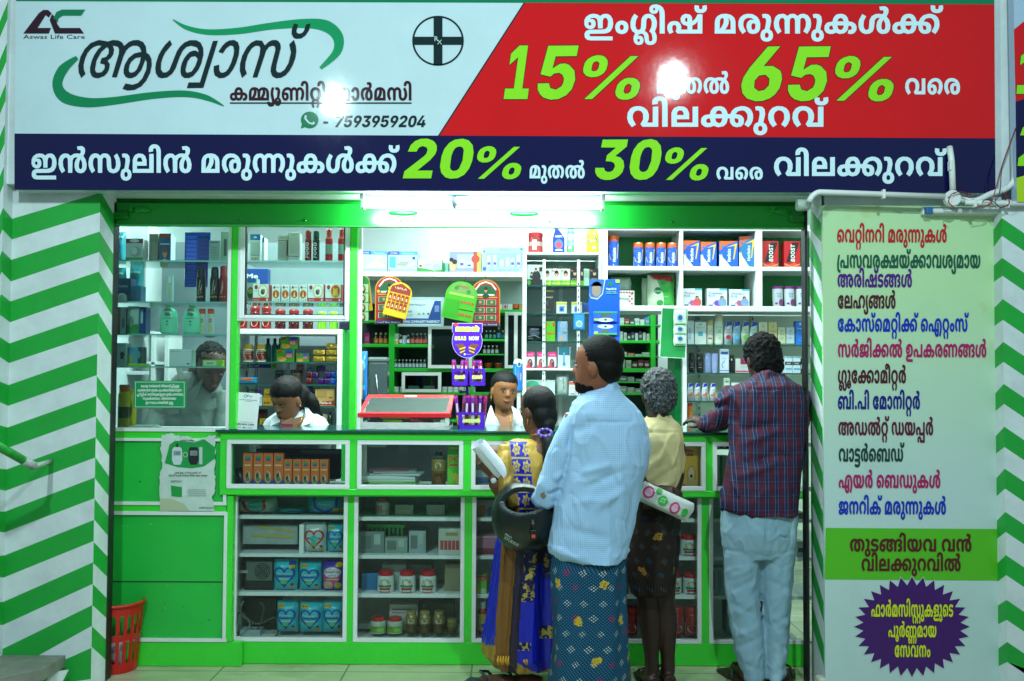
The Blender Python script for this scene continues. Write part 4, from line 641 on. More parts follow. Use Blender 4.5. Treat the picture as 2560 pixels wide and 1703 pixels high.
# reveal towards the shutter
xr =XL1-.0;rev=[(476,540,530,588),(578,634,643,695),(680,731,741,793),(790,843,846,899)]
rv =[(478,528,550,597),(578,630,652,704),(676,730,752,803),(785,835,855,940)]
rv =[(478,530,548,600),(580,631,645,700),(680,732,748,800),(835,885,895,943),(940,990,995,1045),(1042,1094,1098,1148),(1143,1196,1200,1248),(1247,1299,1298,1346),(1355,1408,1398,1448),(1460,1513,1502,1551),(1566,1617,1605,1655)]
rv.insert(3,(782,834,850,900));rv.pop(4)
rr =[(PZ(a,YP,241),PZ(c,YP,241),PZ(d,YSH,280),PZ(e,YSH,280))for a,c,d,e in rv]
striped(b,YP,XL1,-.17,XL1-.004,[(a,c,a+(d-a)*1.15,c+(e-c)*1.15)for a,c,d,e in rr],(TOPZ,TOPZ),0,GREEN_D,WALLW)
b.box(XL0,XL1-.006,YP+.004,-.17,0,TOPZ,WALLW)
tag(b.build('striped_pillar'),'white pillar painted with green slanting stripes beside the red waste basket','pillar')
# stepped column at the very edge
XC =XL0;YC0=YP-.085
b =MB()
colA =[(5,48,55,100),(107,153,158,205),(209,252,260,303),(310,360,362,412),(416,462,466,514),(520,574,570,622),(627,680,675,728),(735,788,783,836),(843,892,890,940),(953,1004,1000,1050),(1062,1114,1108,1160),(1171,1223,1216,1268),(1279,1330,1324,1376),(1390,1444,1435,1488),(1505,1563,1550,1606)]
rows =[(PZ(c0+400,YC0,-160),PZ(c1+400,YC0,-160),PZ(a,YC0,8),PZ(a1,YC0,8))for a,a1,c0,c1 in colA]
striped(b,YC0,XC-.32,YC0,XC,rows,(TOPZ,TOPZ),0,GREEN_D,WALLW)
side =[(520,574,548,599),(627,680,650,704),(735,788,754,806),(843,892,859,908),(953,1004,963,1015),(1062,1114,1069,1121),(1171,1223,1174,1227),(1279,1330,1279,1331),(1390,1444,1389,1444),(1505,1563,1505,1563)]
striped(b,YC0,XC,YP,XC+.001,[(PZ(a,YC0,8),PZ(c,YC0,8),PZ(d,YP,20),PZ(e,YP,20))for a,c,d,e in side],(TOPZ,TOPZ),0,GREEN_D,WALLW)
b.box(XC-.32,XC-.003,YC0+.004,YP,0,TOPZ,WALLW)
tag(b.build('striped_column'),'narrow green and white striped column at the foot of the green handrail','pillar')

# right pillar, with the reveal in stripes
XR0,XR1=PX(2057,YP,1000),PX(2512,YP,1000)
b =MB()
rr_px =[(525,575,560,607),(598,652,661,708),(700,748,763,811),(800,850,872,918),(898,950,972,1020),(1001,1052,1075,1122),(1105,1154,1186,1232),(1208,1260,1285,1340),(1307,1360,1400,1455),(1411,1463,1510,1560),(1518,1574,1618,1670)]
rws =[(PZ(a,YSH,2014),PZ(c,YSH,2014),PZ(d,YP,2056),PZ(e,YP,2056))for a,c,d,e in rr_px]
striped(b,-.17,XR0+.012,YP,XR0,[(d+(a-d)*1.15,e+(c-e)*1.15,d,e)for a,c,d,e in rws],(TOPZ,TOPZ),0,GREEN_D,WALLW)
b.box(XR0+.014,XR1-.004,YP,-.17,0,TOPZ,WALLW)
b.box(XR0-.03,XR0+.05,YP-.02,YP+.05,0,.085,PLASTER,.01)
tag(b.build('lettered_pillar'),'wide white pillar carrying the lettered price board, striped on its inner side','pillar')
# recess to the neighbouring shop, stripes on both faces
b =MB();YN=YP-.10
sd =[(568,612,545,590),(655,695,645,690),(762,805,748,800),(868,912,855,905),(976,1019,960,1010),(1083,1125,1067,1118),(1188,1232,1172,1222),(1294,1338,1280,1330),(1400,1445,1388,1438),(1504,1550,1500,1550),(1612,1655,1605,1655)]
x1 =PX(2510,YN,1000)
fz =[(PZ(d,YN,2515),PZ(e,YN,2515),PZ(d+190,YN,2790),PZ(e+190,YN,2790))for a,c,d,e in sd]
striped(b,YN,x1,YN,x1+.5,fz,(PZ(500,YN,2515),)*2,0,GREEN_D,WALLW)
striped(b,YP,x1-.001,YN,x1,[(PZ(a+14,YP,2500),PZ(c+14,YP,2500),PZ(d,YN,2515),PZ(e,YN,2515))for a,c,d,e in sd],(PZ(500,YN,2515),)*2,0,GREEN_D,WALLW)
b.box(x1+.003,x1+.5,YN+.004,.2,0,PZ(500,YN,2515),WALLW)
b.box(x1+.003,x1+.5,YP+.05,.2,PZ(500,YN,2515),TOPZ,WALLW)
tag(b.build('striped_column'),'green and white chevron column beyond the lettered price board','pillar')

# beam above the opening, behind the banner
ZS =PZ(477,YP-.06)
b =MB();b.box(XL1-.002,XR0+.01,YP-.06,-.17,ZS,TOPZ,WALLW);b.box(XL0,XL1-.002,YP-.06,YP-.001,ZS+.02,TOPZ,WALLW);b.box(XR0+.01,XR1+.03,YP-.06,YP-.001,ZS+.02,TOPZ,WALLW)
tag(b.build('front_beam'),'white painted beam over the shop opening behind the big banner','beam')

# stair slab and the painted stair flank
SLAB =mat('worn_stone_slab','#6f7468',.55,var=.3,vscale=9,bump=.2,bscale=30)
b =MB()
zt =PZ(1638,YP,60)
pA,pB=P(168,1642,YP-.02),P(105,1638,YP-.02)
b.prism([(0,0)]*0 or[(XL0-.8,zt-.05),(XL0+.27,zt-.05),(XL0+.27,zt),(XL0-.8,zt)],-.95,YP-.087,SLAB)
q =[(XL0-.8,-.95),(XL0+.02,-.95),(XL0+.29,-.60),(XL0+.29,YP-.001),(XL0-.8,YP-.001)]
b =MB();n=len(q)
b.add([(x,y,zt-.05)for x,y in q]+[(x,y,zt)for x,y in q],[list(range(n-1,-1,-1)),[n+i for i in range(n)]]+[(i,(i+1)%n,n+(i+1)%n,n+i)for i in range(n)],SLAB)
tag(b.build('stair_slab'),'grey stone stair tread jutting out at the foot of the striped pillar','step')
b =MB();q0,q1=Vector((XL0-.3,-.78,0)),Vector((XL0+.275,-.47,0));nn=9
for i in range(nn):
    a=q0.lerp(q1,i/nn);c=q0.lerp(q1,(i+1)/nn);sh=Vector((.05,.027,0))
    b.quad(a,c,c+sh+Vector((0,0,zt-.052)),a+sh+Vector((0,0,zt-.052)),GREEN_D if i%2 else WALLW)
tag(b.build('stair_riser'),'low stair flank painted in narrow green and white stripes under the stone tread','step')
b =MB()
a,c,d=P(-60,1085,-.95),P(57,1150,-.72),P(85,1166,-.66)
b.tube([a,c],.019,mat('handrail_green','#1c9a35',.4,var=.3,vscale=30),12)
b.tube([c,d],.0195,mat('handrail_bare','#9aa59f',.45,var=.35,vscale=40),12)
b.tube([P(78,1165,-.66),P(100,1162,-.6),P(128,1152,YP)],[.012,.012,.01],mat('handrail_bare','#9aa59f',.45),8)
tag(b.build('handrail'),'green painted handrail end with a scraped white bracket fixed to the striped pillar','handrail')

# ================================================================== banner
GL_R =.045
def bn(c):return mat('banner_' +c[1:],c,GL_R,bump=.10,bscale=3.5,var=.05,vscale=5)
BW,BR,BN,BG,BL,BK=bn('#b9ced3'),bn('#c80c12'),bn('#070a3e'),bn('#00714a'),bn('#86d11f'),bn('#0d2426')
b =MB()
M_ =lambda Y:(lambda u,v,l=1:P(u,-v,Y-.0011*l))
mp =M_(YS)
sgn =[(44,-1),(36,475),(2489,483),(2486,-1)]
w4 =[P(x,y,YS)for x,y in[(40,-60),(36,475),(2489,483),(2486,-60)]]
b.add([*w4,*[v+Vector((0,.085,0))for v in w4]],[(0,1,2,3),(4,7,6,5),(0,4,5,1),(1,5,6,2),(2,6,7,3),(3,7,4,0)],BW)
PY =lambda ps,m,l=1:b.poly([(x,-y)for x,y in ps],m,mp,l)
PY([(40,-60),(40,3),(2486,11),(2486,-60)],BG,1)
PY([(36,334),(36,475),(2489,483),(2488,346)],BN,1)
PY([(1312,7),(1098,339),(2488,346),(2486,11)],BR,1)
PY([(1309,7),(1095,339),(1099,339),(1313,7)],BK,2)
# company mark
MR =bn('#2a1020')
PY([(58,84),(97,33),(108,25),(120,25),(129,33),(122,44),(114,38),(94,70),(127,70),(122,84)],MR,2)
PY([(130,35),(124,50),(137,84),(210,84),(200,70),(150,70),(143,60),(139,45)],MR,2)
PY([(133,47),(141,30),(155,24),(213,24),(203,39),(157,39),(146,46),(144,57),(139,49)],BG,3)
b.text(txt('Aswas Life Care'),58,-97,10.5,MR,mp,2,154,'l')
k =1/1.8414
def sw(ps,wd,m):
    # smooth the brush line before laying it
    out=[];ww=[]
    for i in range(len(ps)-1):
        p0,p1,p2,p3=ps[max(i-1,0)],ps[i],ps[i+1],ps[min(i+2,len(ps)-1)]
        for j in range(6):
            t=j/6;f=lambda a,b_,c,d:.5*(2*b_+(c-a)*t+(2*a-5*b_+4*c-d)*t*t+(3*b_-a-3*c+d)*t**3)
            out.append((f(p0[0],p1[0],p2[0],p3[0])*k,-f(p0[1],p1[1],p2[1],p3[1])*k));ww.append((wd[i]+(wd[i+1]-wd[i])*t)*k)
    out.append((ps[-1][0]*k,-ps[-1][1]*k));ww.append(wd[-1]*k)
    b.stroke(out,ww,m,mp,2)
sw([(795,90),(860,128),(960,148),(1100,142),(1250,120),(1400,108),(1500,120),(1555,170),(1550,240),(1475,315)],[4,20,26,30,32,42,54,50,38,14],bn('#0a8a55'))
sw([(355,265),(290,320),(264,390),(300,448),(400,472),(520,465),(700,440),(850,432),(950,450),(1030,488)],[18,46,46,54,44,36,32,30,26,4],bn('#04794a'))
b.text(mal('logo',.006,.42),196,-193,88,BK,mp,3,580,'l')
b.text(mal('sub',.0),574.6,-251,31,bn('#33131c'),mp,3,454,'l')
b.rect(574.6,1029,-259,-256,BK,mp,4)
b.ell(774,-300,22,21,BG,mp,2);PY([(752,321),(756,306),(766,316)],BG,3)
b.stroke([(765,-289),(763,-296),(772,-307),(781,-310),(786,-306)],[7,5,4,5,8],BW,mp,4)
b.text(heavy('- 7593959204',.22),808,-318,29,BK,mp,2,256,'l')
b.ring(1095,-102,60,64.5,BK,mp,2,48,k=.97);b.rect(1084,1106,-162,-42,BK,mp,2);b.rect(1033,1157,-112,-92,BK,mp,3)
b.text(txt('R',.0),1091,-103,13,BW,mp,5);b.text(txt('X',.0),1099,-111,12,BW,mp,6)
def num(s,x0,x1,base,h,sh=.22):
    b.text(heavy(s,sh,.014),x0,-base,h,BK,mp,2,x1-x0,'l');b.text(heavy(s,sh),x0,-base,h,BL,mp,4,x1-x0,'l')
BT =bn('#c6e0e6')
b.text(mal('r1',.004),1461,-84,46,BT,mp,3,897,'l')
num('1',1259,1322,248,134);num('5',1344,1447,248,134);num('%',1458,1600,248,108)
b.text(mal('r2',.004),1642,-234,38,BT,mp,3,181,'l')
num('6',1853,1955,252,136);num('5',1970,2077,252,136);num('%',2088,2234,252,110)
b.text(mal('r3',.004),2263,-236,38,BT,mp,3,137,'l')
b.text(mal('r4',.004),1568,-317,48,BT,mp,3,503,'l')
b.text(mal('b1',.004),79,-432,45,BT,mp,3,920,'l')
num('2',1007,1092,446,98);num('0',1100,1184,446,98);num('%',1193,1303,447,80)
b.text(mal('r2',.002),1324,-446,31,BT,mp,3,138,'l')
num('3',1488,1570,449,100);num('0',1574,1654,449,100);num('%',1663,1771,450,80)
b.text(mal('r3',.002),1791,-449,30,BT,mp,3,116,'l')
b.text(mal('r4',.004),1935,-440,45,BT,mp,3,432,'l')
tag(b.build('shop_banner'),'glossy pharmacy banner in white, red and navy with lime discount figures','sign')

# neighbour's banner, only its edge shows
b =MB();YB2=YN-.05;mp=M_(YB2)
w4 =[P(x,y,YB2)for x,y in[(2533,-60),(2543,505),(2900,508),(2900,-60)]]
b.add([*w4,*[v+Vector((0,.05,0))for v in w4]],[(0,1,2,3),(4,7,6,5),(0,4,5,1),(1,5,6,2),(2,6,7,3),(3,7,4,0)],bn('#9fb6cc'))
PY([(2535,74),(2539,254),(2900,150),(2900,-60),(2700,-60)],BR,1);PY([(2539,254),(2541,445),(2900,340),(2900,150)],BN,1);PY([(2541,445),(2543,505),(2900,508),(2900,340)],bn('#a5c51c'),1)
num('1',2541,2610,235,112,.1);num('2',2544,2640,415,112,.1)
tag(b.build('shop_banner'),'cropped red, navy and lime banner of the shop next door','sign')

# ================================================================== lettered board on the right pillar
YB =YP-.022
def board_fn(u,v,w,mx,nz):
    c=mx('#b4cac6','#aed29a',mnn(mxx((w-.95)*1.1,0),1)*.9)
    c=mx(c,'#a79d35',mxx(nz(7,4)-.62,0)*mnn(mxx(w-1.45,0)*4,1)*2.6)
    return mx(c,'#7d9490',mxx(nz(3,5)-.55,0)*.8)
BOARD =pattern('flex_board_print',.3,board_fn,'Object',spec=.4)
b =MB();mp=M_(YB)
zt,zb=PZ(515,YB,2270),0.0
xa,xb=PX(2060,YB,1100),PX(2494,YB,1100)
b.box(xa,xb,YB,YP-.001,.0,zt,BOARD)
def ln(key,x0,x1,base,col,h=31,bold=.008):b.text(mal(key,bold),x0,-base,h,ink(col,.3),mp,3,x1-x0,'l')
for a in[('p1',2093,2367,606,'#b3141c'),('p2',2093,2451,670,'#07503a'),('p3',2094,2280,718,'#4a0a78'),('p4',2095,2239,771,'#4a0a1c'),
          ('p5',2095,2422,829,'#0528a8'),('p6',2095,2466,893,'#a30f58'),('p7',2095,2265,958,'#4a0a1c'),('p8',2095,2300,1023,'#0a0a78'),
          ('p9',2096,2333,1088,'#570a2c'),('p10',2097,2261,1154,'#06382c'),('p11',2097,2351,1220,'#a30f58'),('p12',2097,2365,1286,'#0528a8')]:ln(*a)
PY([(2064,1320),(2062,1449),(2498,1452),(2494,1323)],ink('#4fae1c',.3),1)
ln('g1',2125,2429,1379,'#4f0a12',30);ln('g2',2154,2402,1428,'#4f0a12',30)
st =lambda k,l,m:b.poly([(2280+(145 if i%2==0 else 122)*k*sin(pi*i/32),-1567+(126 if i%2==0 else 104)*k*cos(pi*i/32))for i in range(64)],m,mp,l)
st(1.02,2,ink('#cfd6d8',.3));st(1.0,3,ink('#3c0660',.3))
for a in[('s1',2178,2383,1542,'#c9cf1c',29),('s2',2221,2341,1593,'#c9cf1c',27),('s3',2237,2326,1643,'#c9cf1c',28)]:b.text(mal(a[0],.006),a[1],-a[3],a[5],ink(a[4],.3),mp,6,a[2]-a[1],'l')
tag(b.build('price_board'),'pale flex board listing services in coloured Malayalam above a purple starburst','sign')

# ================================================================== shutter, tube lamp, pipes
st_ =thing('roller_shutter','green painted steel roller shutter raised above the counter','shutter',(0,YSH,0))
b =MB();x0,x1=PX(287,YSH,540)+.0,PX(2014,YSH,540);z0,z1=PZ(566,YSH),PZ(513,YSH);zz=PZ(496,YSH)
b.box(x0,x1,-.012,.012,z0,z1,SHUT,.003);b.box(x0,x1,-.02,.018,z0-.008,z0,SHUT)
for i in range(6):b.tube([(x0,.004,z1+.006+i*.016),(x1,.004,z1+.006+i*.016)],.011,mat('shutter_slat_green','#0b7a22',.35),10)
for sx in(470,598,760,1000,1220,1373,1678,1880):b.ball((PX(sx,YSH),-.014,z0+.022),(.007,.005,.007),SHUT,8,6)
b.build('curtain',st_)
for sx in(1005,1308):
    h=MB();x=PX(sx,YSH);z=PZ(536,YSH)
    h.tube([(x-.062,-.012,z),(x-.05,-.03,z),(x,-.034,z-.003),(x+.05,-.03,z),(x+.062,-.012,z)],.0085,SHUT,8);h.box(x-.088,x-.05,-.016,-.011,z-.014,z+.014,SHUT);h.box(x+.05,x+.088,-.016,-.011,z-.014,z+.014,SHUT)
    h.build('handle',st_)
for sx,dx in((345,1),(1950,-1)):
    h=MB();x=PX(sx,YSH);z=PZ(532 if dx>0 else 527,YSH)
    h.tube([(x-.05,-.022,z),(x+.05,-.022,z)],.007,SHUT,8);h.box(x-.02,x+.035,-.026,-.011,z-.012,z+.012,SHUT,.002);h.box(x-.045,x-.03,-.03,-.011,z-.005,z+.02,SHUT)
    h.build('bolt',st_)
for sx in(300,1990):
    h=MB();x=PX(sx,YSH);z=PZ(546,YSH);h.box(x-.034,x+.034,-.04,-.011,z-.017,z+.017,mat('shutter_slat_green','#0b7a22',.35),.004);h.build('lock_lug',st_)
RAIL =mat('black_rail','#0b0d0c',.45,var=.2,vscale=30)
for sx,y0 in((281,1000),(2013,1000)):
    g=MB();x=PX(sx,YSH,y0);g.box(x-.0065,x+.0065,-.03,.03,0,z1,RAIL);g.box(x+.0035,x+.0062,-.033,-.03,0,z0,mat('rail_edge','#3c4240',.5));g.build('guide_rail',st_)

tl =thing('tube_light','lit fluorescent tube on a white batten under the banner','lamp',(0,-.42,0))
YT =-.42;xa,xb=PX(905,YT,505),PX(1508,YT,505);zc=PZ(514,YT);zb=PZ(490,YT)
b =MB();b.tube([(xa+.02,0,zc),(xb-.02,0,zc)],.013,mat('lit_tube',(.82,1,.98),.4,emit=55.0),16);b.build('tube',tl)
b =MB();b.box(xa-.01,xb+.01,-.005,.04,zb-.018,zb+.026,mat('batten_white','#d8dcda',.4),.004)
for x in(xa-.004,xb-.011):b.box(x,x+.016,-.018,.03,zc-.02,zb+.01,mat('lamp_holder','#b9c0bd',.35),.003)
b.build('batten',tl)
area('tube_light_glow',(((xa+xb)/2),YT-.015,zc),((xa+xb)/2,YT-1,zc-.3),xb-xa,.02,16,(.82,1,.98))
area('tube_light_glow',(((xa+xb)/2),YT+.016,zc-.004),((xa+xb)/2,YT+1,zc-.12),xb-xa,.02,16,(.82,1,.98))

b =MB();YCm=-.45;x=PX(1128,YCm);z=PZ(489,YCm)
b.box(x-.02,x+.075,-.006,.01,z-.006,z+.004,mat('bracket_blue','#7aa3b8',.4));b.tube([(x,0,z),(x+.004,-.01,z-.03),(x+.018,-.02,z-.055)],[.012,.014,.016],mat('camera_grey','#8f9aa0',.4),10)
for i in range(4):b.box(x+.01+.016*i,x+.02+.016*i,-.01,-.005,z-.012,z-.004,mat('camera_grey','#8f9aa0',.4))
tag(b.build('camera_mount',loc=(0,YCm,0)),'small grey camera bracket hanging in front of the lit tube','camera')

def pipe(name,pts,r,Y,label,cat='pipe',m=PVC,clips=()):
    b=MB();pp=[P(x,y,(Y if len(p)<3 else p[2]))for p in pts for x,y in[p[:2]]]
    # round the corners
    out=[pp[0]]
    for i in range(1,len(pp)-1):
        a,c,d=pp[i-1],pp[i],pp[i+1];q=min((a-c).length,(d-c).length)*.45
        s,e=c+(a-c).normalized()*q,c+(d-c).normalized()*q
        for j in range(6):t=j/5;out.append(s*(1-t)**2+c*2*t*(1-t)+e*t*t)
    out.append(pp[-1]);b.tube(out,r,m,12)
    for x,y in clips:c=P(x,y,Y);b.box(c.x-.006,c.x+.006,Y-r-.003,Y+r,c.z-r-.008,c.z+r+.008,PVC,.002)
    return tag(b.build(name),label,cat)
YQ =YS-.03
pipe('conduit_pipe',[(2022,505),(2030,490),(2045,480),(2375,492)],.0125,YQ,'long white conduit running along under the banner to the junction box',clips=((2208,486),))
pipe('conduit_pipe',[(2382,475),(2379,400),(2374,368,YS-.01)],.0135,YQ,'short upright white conduit crossing the end of the navy banner',clips=((2375,415),))
pipe('conduit_pipe',[(2395,497),(2437,505),(2480,483),(2510,476),(2537,455),(2536,250),(2530,-40)],.0135,YQ+.02,'bent white conduit rising between the two banners',clips=((2534,262),(2535,422)))
pipe('conduit_pipe',[(2413,506),(2600,511)],.0115,YQ-.005,'straight thin white conduit above the unlit tube',clips=((2436,508),(2518,510)))
b =MB();c=P(2381,496,YQ)
b.lathe([(.036,0),(.037,.028),(.033,.033)],PVC,20,M=Matrix.Translation((c.x,YQ+.02,c.z))@Matrix.Rotation(pi/2,4,'X'));b.ball((c.x-.024,YQ-.014,c.z+.002),.004,mat('screw_dark','#555a58',.4),8,6)
tag(b.build('junction_box'),'round white junction box where the conduits meet beside the banner end','junction box')
b =MB();c=P(2008,513,YQ+.05)
b.lathe([(.024,0),(.028,.012),(.026,.05),(.02,.06)],mat('dusty_pvc','#9fb0a2',.6,var=.3,vscale=40),16,M=Matrix.Translation((c.x-.03,c.y,c.z))@Matrix.Rotation(pi/2,4,'Y'))
tag(b.build('pipe_end'),'dusty open pipe socket at the corner above the inner stripes','pipe')
b =MB();RW=mat('red_wire','#8c1420',.4);KW=mat('black_wire','#12151c',.4)
def wire(ps,m,Y=YQ-.03):
    q=[Vector(P(x,y,Y))for x,y in ps];out=[]
    for i in range(len(q)-1):
        a,c,d,e=q[max(i-1,0)],q[i],q[i+1],q[min(i+2,len(q)-1)]
        for j in range(6):
            t=j/6;out.append(.5*(2*c+(d-a)*t+(2*a-5*c+4*d-e)*t*t+(3*c-a-3*d+e)*t**3))
    b.tube(out+[q[-1]],.0022,m,6)
wire([(2386,520),(2372,505),(2380,485),(2405,480),(2428,490),(2426,492)],RW);wire([(2384,485),(2400,478),(2420,488)],KW)
wire([(2539,320),(2515,385),(2500,430),(2490,470),(2480,500),(2470,512)],RW);wire([(2540,322),(2522,370),(2505,420),(2500,480),(2488,502)],KW)
wire([(2505,480),(2520,495),(2522,510),(2500,520)],RW);wire([(2455,506),(2465,500),(2485,505),(2500,518),(2520,514)],KW);wire([(2440,518),(2475,512),(2480,505)],RW)
tag(b.build('loose_wires'),'tangle of loose red and black wires around the white conduits','wire')
t2 =thing('tube_fitting','unlit tube in a white batten fixed over the top of the price board','lamp',(0,YB-.03,0))
Y2 =YB-.03;xa,xb=PX(2307,Y2,528),PX(2760,Y2,528);zc=PZ(528,Y2,2400)
b =MB();b.box(xa,xb,.0,.03,zc-.017,zc+.019,PVC,.003);b.build('batten',t2)
b =MB();b.tube([(xa+.035,-.012,zc-.002),(xb,-.012,zc-.002)],.012,mat('unlit_tube','#c9d3d0',.2),14);b.build('tube',t2)
b =MB();b.box(xa+.006,xa+.036,-.028,.0,zc-.017,zc+.015,mat('cap_blue','#1d5f95',.4),.003);b.build('end_cap',t2)

# ================================================================== counter
def bp(b,sx0,sx1,sy0,sy1,Y,dep,m,c=0):
    """box whose front face covers the photo rectangle at depth Y"""
    mx_,my_=(sx0+sx1)/2,(sy0+sy1)/2
    b.box(PX(sx0,Y,my_),PX(sx1,Y,my_),Y,Y+dep,PZ(sy1,Y,mx_),PZ(sy0,Y,mx_),m,c);return b
ct =thing('shop_counter','long green pharmacy counter with a dark glass top and white framed display windows','counter')
YL =.06
DK =mat('counter_inside','#ccd4ce',.5,var=.08)
cx0,cx1=PX(551,0,1080),PX(2016,0,1080)
zA,zB=PZ(1085,0),PZ(1241,0,1300)
w_top =[(567,874),(893,1158),(1178,1452),(1481,1764),(1782,2060)]
zt1,zt0=PZ(1101,0,900),PZ(1223,0,900)
b =MB();xs=[PX(v,0,1160)for ab_ in w_top for v in ab_]
b.box(cx0,cx1,0,.05,zt1,zA,GREEN,.003);b.box(cx0,cx1,0,.05,zB,zt0,GREEN,.003)
edges =[cx0]+xs;
for i in range(0,len(edges)-1,2):b.box(edges[i]+(0 if i==0 else-.001),edges[i+1]+.001,0.001,.05,zt0,zt1,GREEN)
b.box(cx0,cx0+.018,.05,.5,zB,zA,GREEN);b.box(cx0+.018,cx1,.05,.5,zB,zB+.018,DK);b.box(cx0,cx1,.05,.5,zB-.012,zB-.001,GREEN)
for i in range(2,len(edges)-1,2):b.box(edges[i]+.004,edges[i]+.016,.05,.48,zB+.018,zA,DK)
b.build('display_case',ct)
b =MB();b.box(cx0-.02,cx1,-.022,.52,CT-.012,CT,EDGE,.003);b.box(cx0-.006,cx1,-.008,.5,zA,CT-.0125,mat('counter_gasket','#0d2a26',.5));b.build('glass_top',ct)
for x0,x1 in zip(xs[::2],xs[1::2]):
    f=MB();t=.021
    f.box(x0,x1,-.004,.03,zt1-t,zt1,ALU,.002);f.box(x0,x1,-.004,.03,zt0,zt0+t,ALU,.002)
    f.box(x0,x0+t,-.0035,.029,zt0+t,zt1-t,ALU);f.box(x1-t,x1,-.0035,.029,zt0+t,zt1-t,ALU)
    o=f.build('window_frame',ct);g=MB();g.box(x0+t-.002,x1-t+.002,.012,.016,zt0+t-.002,zt1-t+.002,PANE);g.build('pane',o)
# lower cabinets
w_low =[(581,868),(884,1161),(1180,1452),(1468,1754),(1773,2060)]
zl1,zl0=PZ(1238,YL,900),PZ(1605,YL,900)
xl =[PX(v,YL,1420)for ab_ in w_low for v in ab_]
b =MB();b.box(cx0+.03,cx1,YL,YL+.05,0.001,zl0,GREEN,.003)
e2 =[cx0+.03]+xl
for i in range(0,len(e2)-1,2):b.box(e2[i],e2[i+1],YL+.001,YL+.05,zl0,zl1,GREEN)
b.build('plinth',ct)
b =MB();b.box(cx0+.03,cx1,.48,.5,0.001,zl1,DK);b.box(cx0+.03,cx0+.05,YL+.05,.48,.001,zl1,DK);b.box(cx0+.05,cx1,YL+.05,.48,.05,zl0-.002,DK)
for i in range(2,len(e2)-1,2):b.box((e2[i]+e2[i+1])/2-.009,(e2[i]+e2[i+1])/2+.009,YL+.05,.48,zl0,zl1,DK)
b.build('carcass',ct)
def shelf_rows(i):return{0:[(1296,1310),(1391,1405),(1488,1501)]}.get(i,[(1299,1312),(1394,1409),(1491,1505)])
LOWZ ={}
for i,(x0,x1)in enumerate(zip(xl[::2],xl[1::2])):
    f=MB();t=.0205;yf=YL-.003
    f.box(x0,x0+t,yf,YL+.03,zl0,zl1,ALU,.002);f.box(x1-t,x1,yf,YL+.03,zl0,zl1,ALU,.002);f.box(x0+t,x1-t,yf+.001,YL+.029,zl0,zl0+.018,ALU)
    o=f.build('window_frame',ct);g=MB();g.box(x0+t-.002,x1-t+.002,YL+.012,YL+.016,zl0+.016,zl1,PANE);g.build('pane',o)
    LOWZ[i]=[zl0+.019]
    for k,(s0,s1)in enumerate(shelf_rows(i)):
        ys=YL+.06;za,zb_=PZ(s1,ys,900),PZ(s0,ys,900)+.012
        s=MB();s.box(x0-.005,x1+.005,ys,.46,zb_-.018,zb_,WHITE,.001);s.build('shelf',ct);LOWZ[i].append(zb_)

# ================================================================== left cabinet: green panels below, glass above
lc =thing('glass_cabinet','tall glass fronted cabinet on green panels left of the counter','cabinet')
xA,xB=-2.30,PX(572,.02,800)
zF =PZ(1076,.02,430);zTop=2.75
b =MB();b.box(xA,xB+.03,.02,.06,.001,zF-.0,GREEN_P,.002);b.box(xA,xB+.09,.012,.05,.001,PZ(1605,.012,400),GREEN,.002)
b.box(xA,PX(566,.016,1270),.014,.04,PZ(1279,.014,400),PZ(1263,.014,400),GREEN);b.box(xA,xB+.0,.014,.04,PZ(1096,.014,400),PZ(1079,.014,400),GREEN)
b.box(PX(566,.014,1450),PX(581,.014,1450),.010,.058,PZ(1604,.014,570),PZ(1240,.014,570),GREEN)
b.box(xA,xB-.01,.0185,.03,PZ(1456,.02,400),PZ(1453,.02,400),mat('panel_seam','#06401a',.6))
rs =random.Random(11)
for i in range(26):
    sx,sy=rs.uniform(300,550),rs.choice((rs.uniform(1110,1250),rs.uniform(1300,1440),rs.uniform(1460,1590)));c_=P(sx,sy,.0194);r_=rs.uniform(.001,.0035)
    b.ell(0,0,r_*rs.uniform(.6,2.2),r_,ink(rs.choice(('#0c4a20','#1a3a22','#7fae8a')),.7),lambda u,v,l=1:(c_.x+u,c_.y,c_.z+v),1,7)
b.build('panel',lc)
b =MB()
for s0,s1 in((1070,1079),(1096,1103),(1255,1263),(1279,1288),(1597,1605)):b.box(xA,PX(566 if s0>1100 else 553,.006,s0),.006,.03,PZ(s1,.006,430),PZ(s0,.006,430),ALU)
b.box(PX(558,.005,1440),PX(566,.005,1440),.005,.03,PZ(1604,.005,560),PZ(1281,.005,560),ALU)
b.box(PX(558,.005,1200),PX(566,.005,1200),.005,.03,PZ(1263,.005,560),PZ(1236,.005,560),ALU)
b.box(PX(567,.0,800),PX(576,.0,800),0,.035,zF,zTop,ALU,.002)
b.build('trim',lc)
b =MB();b.box(xA,PX(567,.02,800),.02,.024,zF,zTop,glass('dimmed_glass',(.84,.93,.92),.9));b.build('pane',lc)  # darker tint and stronger mirror stand in for reflections that dim the view
GS ={}
for k,sy in enumerate((651,754,835,916)):
    z=PZ(sy,.05,430);GS[k]=z
    s=MB();s.box(xA,PX(570,.05,800),.045,.36,z-.008,z-.0005,PANE2);s.box(xA,PX(570,.05,800),.0415,.045,z-.008,z-.0005,mat('pale_glass_edge','#7fb3a8',.15));s.build('glass_shelf',lc)
b =MB();b.box(xA,xB+.03,.06,.42,zF-.02,zF-.001,WHITE);b.build('sill',lc)

